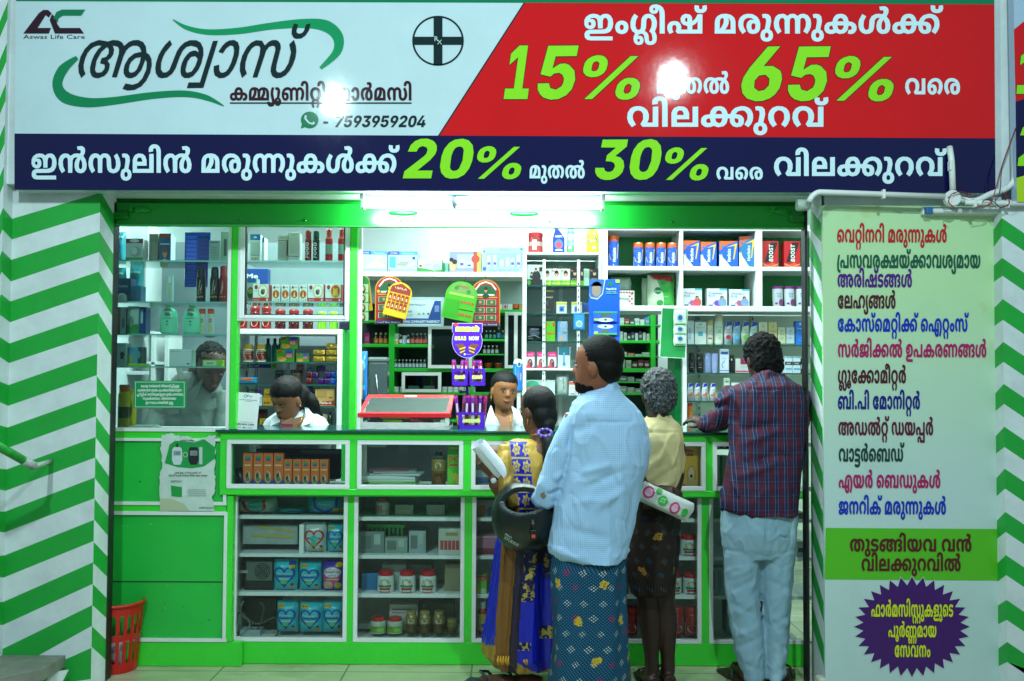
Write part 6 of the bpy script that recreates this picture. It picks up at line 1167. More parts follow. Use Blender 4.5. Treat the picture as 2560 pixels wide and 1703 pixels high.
# drinks on the snack cabinet
Y =YK+.05
for spans,t,c1,c2,lab,L in(([(594,618),(625,650),(654,678)],764,'#7a1414','#8a1a14','red jar of kids drink powder on the snack cabinet',[('e',.5,.5,.36,.4,'#c8b89a'),('e',.4,.6,.12,.15,'#1c1412'),('e',.6,.45,.12,.15,'#3a2014')]),
    ([(688,714),(722,748),(757,783)],772,'#3a0c0c','#8a2226','maroon jar lettered BRAHMI on the snack cabinet',[('t',.5,.72,.16,'BRAHMI','#d8d0c8',.7),('r',.2,.8,.52,.6,'#b8901c'),('s',[(.1,.2),(.5,.42),(.9,.36)],.06,'#a89a8a')]),
    ([(794,816),(823,845)],778,'#5fa81c','#86c42c','lime green jar at the end of the snack cabinet top',[('p',[(.3,.6),(.5,1),(.7,.6)],'#3a6a14'),('s',[(.3,.1),(.35,.5)],.06,'#8fd04a'),('s',[(.6,.1),(.6,.5)],.06,'#8fd04a')])):
    V('drink_jar',lab,'jar',spans,t,Y,kz,[(.9,0,c1),(1,.05,c1),(1,.7,c1),(.86,.76,c2),(.98,.77,c2),(.98,.9,c2),(.8,.97,c2),(.5,1,c2)],L,1,(.05,.7),lab.split(' on ')[0].split(' at ')[0]+'s in a row')
B('dark_box','dark blue box at the right end of the snack cabinet top','box',[(848,872)],803,Y,kz,'#14182c',[('t',.5,.7,.16,'Prohance','#5a5070',.8)])
# hanging things seen through the window
b =MB();b.prism([(.27*cos(pi*i/20)*.4,.24*sin(pi*i/20)*.42)for i in range(21)]+[(-.108,-.09),(.108,-.09)],0,.004,ink('#c87a1c'));prints(b,[('t',0,.3,.16,'MEDIMIX','#6a2a14',.6),('r',-.35,.35,.0,.12,'#b8985c')],FR(0,0,0),.2,.2)
tag(b.build('display_card',loc=(PX(775,1.5,720),1.5,PZ(712,1.5,775))),'orange round topped display card hanging behind the window','display card')
B('diaper_box','navy box lettered Me seen through the window','box',[(612,668)],672,1.1,PZ(712,1.1,640),'#123c80',[('t',.3,.4,.3,'Me','#d0d8dc',.5,1)])
for i,x in enumerate((715,757,800,846)):B('green_box','small green carton on the far shelf behind the window, %s of four' %ORD[i],'box',[(x-18,x+18)],667,1.6,PZ(683,1.6,x),'#1c9a3c',[('e',.4,.5,.3,.35,'#2a3f38'),('r',.7,.95,.1,.4,'#a8b41c')],group='green cartons behind the window')
b =MB();bp(b,600,872,684,694,1.62,.2,WHITE);tag(b.build('wall_shelf'),'white shelf behind the sliding window carrying small green cartons','shelf')

# ---- snack cabinet
Y =YK+.07;z=KS[0]
V('supplement_jar','white jar with a gold lid and red label on the snack shelf','jar',[(610,635),(641,666)],861,Y,z,jar('#a88a1c','#cfd2c4','#6a1a14'),[('r',0,1,.0,1,'#6a1a14'),('r',.05,.95,.86,.96,'#a89a5c'),('e',.55,.3,.3,.26,'#a8835c'),('r',.1,.2,.4,.9,'#d0d0c8'),('t',.55,.68,.12,'Protein','#d8d0c0',.6)],1,(.06,.66),'white supplement jars with gold lids')
GP =[('r',.08,.28,.72,.92,'#a01c1c'),('e',.72,.8,.24,.16,'#1c3f9c'),('r',.52,.92,.32,.68,'#a81c24'),('t',.72,.52,.12,'SUGAR','#d8d0c8',.3),('t',.72,.37,.12,'FREE','#d8d0c8',.3),('e',.32,.22,.26,.18,'#b08a3a'),('e',.2,.3,.14,.14,'#a8762c')]
B('biscuit_pack','green sugar free biscuit pack on the snack shelf','biscuits',[(692,737)],873.5,Y,z,'#2f7a14',GP,.05,side='#1c4f0c');zb_=PZ(873.5,Y,715)
B('biscuit_pack','green sugar free biscuit pack lying on top of another','biscuits',[(702,745)],842,Y+.006,zb_+.001,'#2f7a14',GP,.05,side='#1c4f0c')
B('biscuit_pack','smaller green biscuit pack beside the gold wrapped bars','biscuits',[(741,774)],884,Y,z,'#2f7a14',GP,.04,side='#1c4f0c')
GOLD =mat('gold_foil','#b8933a',.28,metal=.8,bump=.6,bscale=55)
def bar(name,W,H,D,m,M2=None):
    b=MB();b.box(-W/2,W/2,0,D,0,H,m,min(W,H,D)*.28);return b.build(name)
gb =bar('gold_bar',31/scl(Y),15/scl(Y),.05,GOLD)
for i,(x,y0)in enumerate(((797,905),(829,905),(797,889.5),(829,889.5),(830,874))):put(gb,(PX(x,Y,y0),Y,PZ(y0,Y,x)+.001 if y0<900 else z+.0005),['gold foil bar at the bottom left of its pile','gold foil bar at the bottom right of its pile','gold foil bar in the middle left of its pile','gold foil bar in the middle right of its pile','gold foil bar alone on top of its pile'][i],'snack bar','gold foil bars')
V('mouthwash_bottle','teal mouthwash bottle behind the green biscuit packs','bottle',[(664,678),(681,695),(696,708)],846,Y+.12,z,[(1,0,'#0c6a5c'),(1,.7,'#0c6a5c'),(.5,.82,'#101414'),(.55,.83,'#101414'),(.55,1,'#101414')],(),.6,group='teal mouthwash bottles')
z =KS[1]
V('sweet_jar','brown lidded jar behind the cashier','jar',[(729,758)],925,Y+.02,z,[(1,0,'#4a3a30'),(1,.7,'#4a3a30'),(.95,.75,'#2a1410'),(.98,.98,'#2a1410'),(.9,1,'#2a1410')])
for k,(c,m)in enumerate((('#3a0f5a',[(801,961),(785,945),(818,945),(802,961-32),(818,961)]),('#1a4fa8',[(832,961),(832,945)]),('#5a1020',[(771,961),(771,945)]))):
    o=bar('chocolate_pack',16/scl(Y),15.5/scl(Y),.05,mat('wrapper_%d' %k,c,.22,bump=.5,bscale=70))
    nm=['purple','blue','maroon'][k]
    for i,(x,y)in enumerate(m):put(o,(PX(x,Y,y),Y+.02*(i%2),z+.0005+(961-y)/scl(Y)),'shiny %s chocolate pack on the middle snack shelf, %s in its stack' %(nm,ORD[i]),'chocolate',nm+' chocolate packs')
U('snack_pack','orange and blue snack pack lying on the snack shelf','pack',[(598,646)],943,Y,z,'#1f7aa8',[('r',.2,.8,.5,.9,'#b8562c')],.05,seed=4)
b =MB();W_=81/scl(YK+.3);b.box(-W_/2,W_/2,0,.004,0,.024,ink('#0a2a78'));prints(b,[('t',.38,.3,.5,'N CAN GET','#c8d0d8',.5,1)],FR(-W_/2,0,0),W_,.024)
tag(b.build('shelf_strip',loc=(PX(638,YK+.29,915),YK+.29,PZ(920,YK+.29,638))),'blue shelf strip lettered CAN GET behind the snacks','sign')
B('lime_card','lime price card hanging behind the snack shelf','card',[(679,693)],908,YK+.28,PZ(923,YK+.28,690),'#6aa82c',[('t',.5,.3,.5,'VII','#2a3a14',.6)],.003)
for i,(x,y0,y1,c,d)in enumerate(((690,926,958,'#14181c','#5a6a70'),(742,910,935,'#8a8fa0','#b03a5a'),(768,912,928,'#2a4a9c','#b8b8c0'),(790,914,930,'#6aa02c','#14202c'),(700,968,1010,'#101418','#3a4a5a'),(764,966,1012,'#12161c','#24408a'),(784,970,985,'#7a7a84','#14161c'),(600,928,958,'#8a1c5a','#c8b8c0'),(602,968,1012,'#3f8a7a','#a8b8b0'),(622,974,1012,'#2f8a6a','#c0c8c0'))):
    B('sachet_strip','sachet strip hanging at the back of the snack cabinet, %s of ten' %ORD[i],'sachet strip',[(x,x+20)],y0,YK+.26,PZ(y1,YK+.26,x),c,[('r',.1,.9,.08+.31*j,.3+.31*j,d)for j in range(3)]+[('e',.5,.5,.2,.1,c)],.006,'sachet strips in the snack cabinet')
z =KS[2]
NB =[('t',.5,.62,.2,'TIGER','#5a3a14',.6),('t',.52,.18,.34,'NICE','#14143a',.8,1),('r',0,1,0,.06,'#8a5a0c')]
o =B('biscuit_pack','yellow biscuit pack lettered NICE at the bottom of its pair','biscuits',[(660,692)],994,Y,z,'#c08a0c',NB,.05);zz=PZ(993.5,Y,676)
put(o,(PX(676,Y,980),Y,zz+.001),'yellow biscuit pack lettered NICE on top of its pair','biscuits')
V('powder_bottle','white powder bottle with a purple cap beside the yellow biscuit packs','bottle',[(640,660)],975,Y,z,[(1,0,'#a8b4bc'),(1,.6,'#a8b4bc'),(.7,.7,'#4a1a80'),(.5,.72,'#4a1a80'),(.5,1,'#4a1a80')],[('e',.5,.6,.25,.12,'#8a98a0'),('r',.2,.8,.2,.26,'#1c3f8a')],.7)
B('biscuit_carton','brown biscuit carton lettered Parle-G by the cashier','biscuits',[(790,838)],973,Y,z,'#b08a4a',[('p',[(0,.05),(0,.28),(.3,.24),(.7,.3),(1,.34),(1,.05)],'#9c2014'),('t',.55,.12,.14,'Parle-G','#d8d0c8',.6,1),('r',.72,.9,.46,.54,'#a81c24'),('r',.1,.6,.5,.9,'#a0783c')],.05)
z =KS[3]
B('matchbox_pack','yellow pack with a red emblem low behind the payment card','pack',[(644,660)],1047,Y,z,'#a8901c',[('p',[(.3,.3),(.5,.9),(.7,.3)],'#8a2014')])
B('beige_carton','beige carton low in the snack cabinet by the cashier','box',[(802,814)],1036,Y,z,'#98806c',(),.05)
V('dark_bottle','dark green bottle low at the right of the snack cabinet','bottle',[(816,827)],1030,Y,z,syrup('#0c2a18','#14341c','#0c140c'))
U('hair_accessory','dull maroon pouch low behind the payment card','pouch',[(640,664)],1024,Y+.04,z,'#5a2a30',(),.05,seed=8)

# ---- on the counter
b =MB();Y=.03;W_,H_=55/scl(Y),92/scl(Y);b.box(0,W_,0,.004,0,H_,ink('#d4d8d8',.25),.001)
prints(b,[('t',.56,.885,.06,'Pay','#50585c',.24),('o',.36,.91,.05,.075,'#3a78c0'),('r',.1,.9,.80,.815,'#8a9094'),('r',.35,.65,.765,.775,'#8a9094'),('t',.5,.12,.05,'BHIM UPI','#50585c',.72,1),('r',.15,.3,.05,.065,'#8a9094'),('r',.38,.5,.045,.07,'#2a5a9a'),('r',.6,.8,.05,.065,'#4a90b0'),('r',.18,.82,.205,.212,'#8a9094')],FR(0,0,0),W_,H_)
o =b.build('payment_card',loc=(PX(586,Y,1074),Y,CT+.001));o.rotation_euler=(-.08,.06,0);tag(o,'white payment card stand lettered Pay leaning on the green post','card stand')
# candy case
cc =thing('candy_case','red framed clear candy case with a sloping lid on the glass counter','display case',(0,0,0))
Yc =.02;D_=.30;xa,xb=PX(894,Yc,1040),PX(1126,Yc,1040);za=CT+.0005;zf=PZ(1033,Yc,1010);zb_=PZ(987,Yc+D_,1020);xa2,xb2=PX(921,Yc+D_,990),PX(1131,Yc+D_,990)
RED =mat('red_plastic','#c81822',.3,var=.08);CLR=glass('clear_acrylic',(.9,.95,.95),1.1)
b =MB();b.box(xa+.01,xb-.006,Yc+.004,Yc+D_,za,za+.085*0+PZ(1057,Yc,1010)-za,mat('silver_tape','#b8bcb6',.35,bump=.5,bscale=45),.003);b.build('base',cc)
b =MB();A=Vector((xa,Yc,zf));Bv=Vector((xb,Yc,zf));Cv=Vector((xb2+.01,Yc+D_,zb_));Dv=Vector((xa2,Yc+D_,zb_));nrm=(Bv-A).cross(Dv-A).normalized()
def slab(p0,p1,p2,p3,t,m):q=[p0,p1,p2,p3];b.add(q+[v-nrm*t for v in q],[(0,1,2,3),(4,7,6,5),(0,4,5,1),(1,5,6,2),(2,6,7,3),(3,7,4,0)],m)
def bl(u,v):return(A.lerp(Bv,u)).lerp(Dv.lerp(Cv,u),v)
slab(bl(0,0),bl(1,0),bl(1,.05),bl(0,.05),.022,RED);slab(bl(0,.83),bl(1,.83),bl(1,1),bl(0,1),.02,RED);slab(bl(0,.05),bl(.05,.05),bl(.05,.83),bl(0,.83),.02,RED);slab(bl(.955,.05),bl(1,.05),bl(1,.83),bl(.955,.83),.02,RED)
b.box(xa,xb,Yc-.003,Yc+.02,zf-.022,zf-.0005,RED,.002)
lab_ =lambda u,v,l=1:bl(.5+u,.87+v)+nrm*(.001*l)
b.rect(-.07,.07,0,.09,ink('#c8ccd8'),lab_,1);b.text(txt('Nestle',.02),0,.02,.05,ink('#2a2a60'),lab_,2,.1)
b.build('lid_frame',cc)
b =MB();slab(bl(.05,.05),bl(.955,.05),bl(.955,.83),bl(.05,.83),.004,glass('hazy_acrylic',(.80,.90,.90),6.5));b.build('lid_pane',cc)
b =MB();b.box(xa+.012,xb-.008,Yc+.005,Yc+.008,za+.04,zf-.023,CLR);b.build('front_pane',cc)
b =MB();b.box(xa+.008,xa+.026,Yc+.001,Yc+.02,za+.02,zf-.023,mat('silver_tape','#b8bcb6',.35));b.box(xb-.026,xb-.006,Yc+.001,Yc+.02,za+.02,zf-.023,mat('silver_tape','#b8bcb6',.35));b.prism([(0,0)]*0 or[(xb-.012,za+.02),(xb-.006,za+.02),(xb-.006,zf-.022),(xb-.012,zf-.022)],Yc+.02,Yc+D_-.02,CLR);b.build('corner_strip',cc)
rnd =random.Random(3);zc_=PZ(1057,Yc,1010)+.001
for i in range(22):
    u=i/21;m=['#3a4440','#4c5852','#8fa81c','#a8b41c','#8a2034','#a02a3c','#5a1a2c'][min(6,int(u*7+rnd.random()*.8))]
    w_=.05;b=MB();b.box(-w_,w_,-.011,.011,0,.014,mat('candy_%s' %m[1:],m,.25,bump=.4,bscale=80),.004)
    k=i%2
    o=b.build('candy_bar',loc=(xa+.09+u*(xb-xa-.18),Yc+.035+.05*rnd.random(),zc_+.016*k));o.rotation_euler=(0,rnd.uniform(-.06,.06),rnd.uniform(-.5,.5))
    tag(o,'wrapped candy bar lying in the red framed case, %s of the heap from the left' %('number %d' %(i+1)),'candy','wrapped candy bars in the case')
    o['label']=['dark silver wrapped','grey wrapped','lime wrapped','bright lime wrapped','crimson wrapped','red wrapped','maroon wrapped'][['#3a4440','#4c5852','#8fa81c','#a8b41c','#8a2034','#a02a3c','#5a1a2c'].index(m)]+' candy bar in the red framed candy case';o['group']=' '.join(o['label'].split()[:2])+' candy bars'
# munch stand
mu =thing('chocolate_stand','purple chocolate bar stand with a round header lettered munch','display stand')
YH =.20;PUR=ink('#4a1ab0',.25);ym='munch'
b =MB();x=PX(1168,YH+.03,950);b.tube([(x,YH+.03,CT+.001),(x,YH+.03,PZ(880,YH,1168))],.008,mat('navy_pole','#14145a',.3),10);b.tube([(x-.03,YH+.01,PZ(980,YH,1168)),(x,YH+.03,PZ(980,YH,1168))],.005,BLACK,8);b.ball((x-.032,YH+.01,PZ(980,YH,1168)),.01,BLACK,8,6);b.build('pole',mu)
b =MB();s=scl(YH);cz=PZ(848,YH,1168);R_=38/s;pts=[(R_*cos(a),R_*1.12*sin(a)-.01)for a in[pi-.45+(pi+.9)*i/30 for i in range(31)]]+[(38/s,18/s),(38/s,40/s),(-38/s,40/s),(-38/s,18/s)]
x =PX(1168,YH,850);b.prism([(x+p,cz+q)for p,q in pts],YH,YH+.006,ink('#c8bce0'));b.prism([(x+p*.975,cz+q*.975)for p,q in pts],YH-.001,YH+.001,PUR)
mp =FR(x,cz,YH-.001)
b.text(heavy('munch',.15,.10),0,20/s,13/s,ink('#d8e0a0'),mp,1,58/s);b.text(heavy('munch',.15,.03),0,20/s,13/s,ink('#c8d41c'),mp,2,56/s);b.ell(-29/s,36/s,6/s,4/s,ink('#b81c3c'),mp,2)
b.text(heavy('GRAB'),-17/s,-3/s,10/s,ink('#d8dc4a'),mp,2,29/s);b.text(heavy('NOW'),17/s,-3/s,10/s,ink('#d8d8d8'),mp,2,25/s)
for sg in(-1,1):
    b.poly([(sg*4/s,-19/s),(sg*12/s,-11/s),(sg*30/s,-14/s),(sg*20/s,-24/s)],ink('#6a3a14'),mp,2)
    for i in range(4):b.poly([(sg*(4+3*i*0+0)/s,(-19-4*i)/s),(sg*(20-i)/s,(-24-4*i)/s),(sg*(20-i)/s,(-27.5-4*i)/s),(sg*(4+i)/s,(-22.5-4*i)/s)],ink('#c8a84a' if i%2==0 else '#5a3010'),mp,3)
b.rect(-8/s,-4/s,-40/s,-36/s,ink('#d8d8d8'),mp,2);b.rect(-3/s,10/s,-38.4/s,-37.6/s,ink('#b8a8d8'),mp,2)
b.build('header',mu)
def basket(x0,x1,sy0,sy1,dep,nm=1):
    b=MB();xa,xb=PX(x0,YH-.02,950),PX(x1,YH-.02,950);za,zb=PZ(sy1,YH-.02,x0),PZ(sy0,YH-.02,x0);t=.004;y0=YH-.02;k=(xb-xa)*.06
    wn=(xb-xa)*.16
    b.prism([(xa+k,za),(xb-k,za),(xb-k*.8,za+.018),(xa+k*.8,za+.018)],y0,y0+t,PUR);b.prism([(xa+.1*k,zb-.012),(xb-.1*k,zb-.012),(xb,zb),(xa,zb)],y0,y0+t,PUR)
    b.prism([(xa+k*.8,za+.018),(xa+k*.8+wn,za+.018),(xa+wn,zb-.012),(xa+.1*k,zb-.012)],y0,y0+t,PUR);b.prism([(xb-k*.8-wn,za+.018),(xb-k*.8,za+.018),(xb-.1*k,zb-.012),(xb-wn,zb-.012)],y0,y0+t,PUR)
    b.box(xa+k,xb-k,y0,y0+dep,za-.003,za,PUR);b.box(xa+.3*k,xa+.3*k+t,y0+t,y0+dep,za,zb,PUR);b.box(xb-.3*k-t,xb-.3*k,y0+t,y0+dep,za,zb,PUR);b.box(xa+k,xb-k,y0+dep-t,y0+dep,za,zb,PUR)
    mp=FR((xa+xb)/2,(za+zb)/2,y0);w=(xb-xa);b.text(heavy('munch',.15,.14),0,-.008,.018,ink('#d0d4c0'),mp,1,w*.62);b.text(heavy('munch',.15,.02),0,-.008,.018,ink('#c8d41c'),mp,2,w*.58)
    b.build('basket',mu);return xa,xb,za,zb,y0
WRAP =[mat('choc_wrap_%d' %i,c,.22,bump=.5,bscale=60)for i,c in enumerate(('#6a1c8a','#a01c6a','#54187a','#8a2a7a'))]
def bars(x0,x1,zlo,sy_top,n,y,label,group):
    W=PX(x1,y,950)-PX(x0,y,950);zt=PZ(sy_top,y,x0)
    for i in range(n):
        b=MB();h=zt-zlo;w=W/n*.55;m=WRAP[(i*3+n)%4]
        b.box(-w,w,-.006,.006,0,h,m,.004);b.box(-w*.9,w*.9,-.0072,-.0062,h*.12,h*.42,ink(['#c8c41c','#c8c4c8','#5a3a1c'][i%3]));b.box(-w*.5,w*.5,-.0074,-.0063,h*.52,h*.8,ink('#4a2810' if i%2 else '#c0b8c8'));b.box(-w,w,-.0015,.0015,h,h+.008,ink('#c81c6a' if group.startswith('pink')else '#6a1c8a'))
        o=b.build('chocolate_bar',loc=(PX(x0,y,950)+W*(i+.5)/n,y+.03*(i%2),zlo+.001));o.rotation_euler=(rnd.uniform(-.05,.05),rnd.uniform(-.13,.13),rnd.uniform(-.3,.3))
        tag(o,label+', ' +(ORD[i])+' from the left','chocolate',group)
q =basket(1129,1170,922,963,.06);bars(1131,1168,q[2],903,5,q[4]+.02,'purple chocolate bar in the upper left basket of the stand','purple chocolate bars in the upper left basket')
q =basket(1173,1213,922,963,.06);bars(1175,1211,q[2],904,5,q[4]+.02,'purple chocolate bar in the upper right basket of the stand','purple chocolate bars in the upper right basket')
q =basket(1145,1213,1031,1072,.08);bars(1145,1212,q[2],993,8,q[4]+.02,'pink topped chocolate bar in the big lower basket','pink topped chocolate bars in the lower basket')

# ---- goods on the long wall shelf
Y =YW+.02
MATP =[('r',0,.38,.84,1,'#1c3f9c'),('r',.38,1,.84,1,'#3a8fd0'),('t',.7,.88,.07,'Mattress','#c8dce8',.4),('t',.2,.88,.08,'HYNNA','#c8dce8',.24),('r',0,1,0,.12,'#8aa0b4')]
B('mattress_box','pale blue mattress box with a patient picture, first on the wall shelf','box',[(900,967)],628,Y,WZ,'#a5bccc',MATP+[('p',[(.1,.2),(.6,.6),(.95,.3),(.9,.16)],'#c4d0dc'),('e',.7,.6,.09,.13,'#c8a080'),('e',.7,.7,.08,.06,'#d0d4d8'),('s',[(.5,.3),(.75,.22)],.06,'#c8a080')],.2)
B('mattress_box','pale blue mattress box with a pump picture, second on the wall shelf','box',[(969,1042)],629,Y,WZ,'#a5bccc',MATP+[('r',.05,.26,.22,.75,'#4a98d0'),('p',[(.3,.35),(.42,.52),(.72,.5),(.6,.32)],'#9a948a'),('p',[(.66,.28),(.84,.5),(.95,.44),(.78,.24)],'#d0d4d0'),('e',.88,.68,.05,.07,'#1c3a78')],.2,side='#8fa8bc')
B('nebulizer_box','low white and green nebulizer box on the wall shelf','box',[(1043,1104)],648,Y,WZ,'#b4c0bc',[('p',[(0,0),(0,.34),(.3,.26),(.7,.12),(1,.2),(1,0)],'#2f8a3a'),('e',.78,.4,.16,.26,'#98a8ac'),('e',.12,.48,.06,.08,'#8a2a30'),('t',.42,.5,.1,'NEBULIZER','#6a5a7a',.3)],.18,side='#9fb0a8')
B('green_box','small bright green carton behind the nebulizer box','box',[(1106,1121)],658,Y+.05,WZ,'#2fa04a',[('r',.4,.9,.0,1,'#7fc8b0')])
B('gift_box','purple baby gift pack tied with an orange ribbon','gift pack',[(1122,1202)],629,Y,WZ,'#8a90c8',[('r',.25,.8,.2,.85,'#a8bcc4'),('r',.8,1,0,1,'#b0a85c'),('r',.76,.87,0,1,'#b8402c'),('e',.82,.64,.13,.2,'#b8402c'),('r',.32,.48,.2,.62,'#c4ccd0'),('r',.55,.7,.22,.5,'#c4ccd0'),('r',.34,.45,.32,.46,'#5a50b0'),('r',.57,.68,.28,.38,'#5a50b0'),('e',.12,.34,.12,.3,'#c0a080'),('e',.07,.6,.07,.1,'#1c1414'),('e',.17,.5,.08,.12,'#2a1c14')],.14)
B('gift_box','wide pale blue box lettered Happy Baby Gift Pack','gift pack',[(1204,1310)],617.5,Y,WZ,'#a4bcc6',[('t',.52,.05,.10,'Happy Baby Gift Pack','#5a7a98',.72),('t',.55,.86,.08,'Himalaya','#5a7a6a',.26),('r',.1,.96,.2,.76,'#8fa8b0')]+[('r',a,a+.09,.22,h,'#c0cccc')for a,h in((.12,.66),(.26,.68),(.42,.5),(.56,.6),(.68,.55),(.82,.7))]+[('r',a,a+.07,.3,.4,'#5a58b8')for a in(.13,.27,.69,.83)]+[('e',.06,.14,.045,.08,'#4a5ab0'),('e',.05,.82,.02,.04,'#3a6ab0'),('e',.93,.92,.03,.05,'#4a98d0')],.14)
# hanging cards
def arch(w,h,n=18):return[(w/2*cos(pi*i/n),h-w*.45+w*.45*sin(pi*i/n))for i in range(n+1)]+[(-w/2,0),(w/2,0)]
def hanger(name,label,sx,top,bot,wpx,Y,base,L,tilt=0,rim=None,yaw=0):
    s=scl(Y);W,H=wpx/s,(bot-top)/s;b=MB();pts=arch(W,H)
    b.prism(pts,0,.004,ink(rim or base));b.prism([(x*.94,H*.01+z*.975)for x,z in pts],-.001,.001,ink(base));prints(b,L,FR(-W/2,0,-.001),W,H)
    b.tube([(0,.002,H),(0,.01,H+.05)],.0015,BLACK,5)
    o=b.build(name,loc=(PX(sx,Y,bot),Y,PZ(bot,Y,sx)));o.rotation_euler=(0,tilt,yaw);return tag(o,label,'display card')
RA =[('p',[(.14,.66),(.14,.74),(.3,.86),(.5,.9),(.7,.86),(.86,.74),(.86,.66)],'#14502c'),('r',.2,.8,.655,.69,'#b8c0b8'),('r',.1,.9,.61,.63,'#b8901c')]+face(.5,.77,.2,.6,'#0c0c0c','#a87850','#143a24')+[('s',[(.14,.78),(.3,.91),(.5,.95),(.7,.91),(.86,.78)],.05,'#d8c8c0'),('e',.12,.68,.05,.03,'#c8a01c')]
GRD =[q for i in range(2)for j in range(3)for q in([('r',.12+.4*i,.46+.4*i,.12+.165*j,.24+.165*j,'#b8a88a'),('r',.14+.4*i,.44+.4*i,.125+.165*j,.235+.165*j,'#2a5a3a'),('e',.31+.4*i,.185+.165*j,.05,.03,'#a88058')])]
LR =[('r',.02,.98,.01,.07,'#14205a'),('t',.5,.022,.03,'Leaf for Relief','#b8bcd0',.8)]
Yh =1.45
hanger('display_card','red arched card of soap packs hanging fifth along the wall shelf',1214,699,816,72,Yh,'#a0141c',RA+GRD+LR,rim='#b8901c')
hanger('display_card','red arched card half hidden behind a tilted yellow card',973,690,810,72,Yh,'#a0141c',RA+GRD+LR,rim='#b8901c')
hanger('display_card','yellow card of red sachets hanging tilted over a red arched card',985,704,792,60,Yh-.04,'#c8a81c',[('p',[(.06,.68),(.1,.85),(.5,.97),(.9,.85),(.94,.68)],'#8a2a1c'),('t',.5,.8,.06,'UJALA','#d8d0c0',.5)]+[q for i in range(5)for j in range(2)for q in(('r',.08+.175*i,.21+.175*i,.2+.24*j,.41+.24*j,'#9a241c'),('e',.145+.175*i,.29+.24*j,.035,.05,'#c8a88a'))],.24)
hanger('display_card','green arched card turned aside with small green sachets',1141,702,800,80,Yh-.03,'#3f9a1c',[('p',[(.1,.7),(.2,.86),(.5,.96),(.8,.86),(.9,.7)],'#6a8a4a'),('e',.3,.8,.07,.05,'#1c7a2c'),('e',.7,.76,.07,.05,'#1c7a2c'),('r',.1,.9,.62,.68,'#8fb84a'),('r',.05,.5,.05,.5,'#2c8a14'),('r',.5,.95,.28,.3,'#1c4a10')]+[('e',.56+.11*i,.48,.045,.03,'#b83a30')for i in range(4)]+[('e',.56+.11*i,.16,.045,.03,'#b83a30')for i in range(4)]+[('t',.5,.84,.06,'AYUSH','#a83a3a',.4)],.2)
hanger('display_card','green sachet card with pictures of a woman beside the hatch post',905,690,808,34,Yh-.05,'#1c6a2c',[q for j in range(4)for q in(('r',.2,.95,.05+.2*j,.23+.2*j,'#8aa87a'),('e',.55,.12+.2*j,.2,.08,'#14100e'),('e',.55,.13+.2*j,.12,.05,'#c09878'))])
hanger('display_card','yellow card edge behind the green sachet card by the post',915,688,778,34,Yh,'#b89a1c',[('r',.4,.9,.2,.9,'#8a3a1c')],-.12)
b =MB();Y=1.6;s=scl(Y);W,H=116/s,74/s;b.box(-W/2,W/2,0,.008,0,H,ink('#8fa4aa'),.001)
prints(b,[('r',.04,.93,.04,.9,'#a8bcc4'),('p',[(.66,.28),(.8,.88),(.93,.88),(.93,.28)],'#143a80'),('r',.04,.93,.1,.28,'#1c4a8a'),('t',.5,.13,.09,'ASWAS COMMUNITY PHARMACY','#c8d4dc',.82,1),('t',.36,.72,.07,'For Diabetes Management','#4a5a70',.5),('t',.2,.48,.1,'contour','#3a4a58',.24),('t',.22,.36,.08,'PLUS','#4a9a9a',.2)]+[('e',.46+.1*i,.44,.025,.035,c)for i,c in enumerate(('#a8a01c','#1c8a9a','#8a2a4a'))]+[('r',.8,.9,.5,.72,'#5a78a8')],FR(-W/2,0,0),W,H)
tag(b.build('pharmacy_plate',loc=(PX(1052,Y,780),Y,PZ(817,Y,1052))),'blue and grey community pharmacy plate hung in front of the medicine rack','sign')

# ---- medicine rack goods
Y =YR+.03
def R_(name,label,spans,top,zk,col,L=(),group=None):return B(name,label,'medicine',spans,top,Y,RZ[zk],col,L,.08,group)
R_('carton','yellow and white medicine carton on the upper rack shelf',[(1038,1052),(1053,1067),(1068,1082)],704,'a','#c8c06a',[('r',0,.4,0,1,'#c0b01c'),('r',.5,.9,.1,.6,'#c8ccc0'),('r',.5,.9,.1,.2,'#3a8a4a')])
R_('carton','lime carton after the yellow ones on the upper rack shelf',[(1083,1093)],717,'a','#a8bc2c',[('e',.5,.3,.3,.15,'#5a7a2c')])
R_('carton','orange carton on the upper rack shelf',[(1094,1104),(1105,1114)],716,'a','#c8541c',[('e',.4,.4,.3,.2,'#c87a3a')])
R_('carton','pale lilac carton on the upper rack shelf by the yellow edged card',[(926,936),(937,946)],708,'a','#a0a4c8',[('r',0,1,.7,1,'#5a78b8')])
R_('carton','red and white carton just left of the yellow medicine cartons',[(1028,1037)],716,'a','#a83024',[('r',0,1,.5,.9,'#b8bcb8')])
R_('carton','tall lime white carton right of the arched soap card',[(1247,1255)],736,'f','#8fae4a',[('r',.4,1,0,1,'#b8c8b0')])
R_('carton','pink and white carton right of the arched soap card',[(1256,1268)],736,'f','#b8a0a4',[('r',0,1,.6,1,'#a83a54'),('e',.6,.2,.2,.1,'#a02438')])
R_('carton','plain white carton right of the pink one on the rack',[(1269,1281)],740,'f','#b4bcba',[('r',.2,.6,.5,.55,'#a85060')])
V('tonic_jar','brown tonic jar with an orange label on the right rack shelf','jar',[(1282,1296)],742,Y,RZ['f'],jar('#101414','#2a1410','#b8501c'))
R_('carton','amber carton at the right end of the upper rack shelf',[(1298,1310)],732,'f','#a87a3a',[('r',.1,.9,.3,.9,'#b8683a')])
R_('carton','magenta carton on the left rack shelf',[(912,924)],833,'c','#8a1c5a',[('r',.1,.9,.3,.7,'#a84a7a')])
V('syrup_bottle','amber syrup bottle with a cream cap on the left rack shelf','medicine',[(935,946),(947,958),(959,970)],832,Y,RZ['c'],syrup('#2a1c10','#a86a2c','#b8b08a'),group='amber syrup bottles with cream caps')
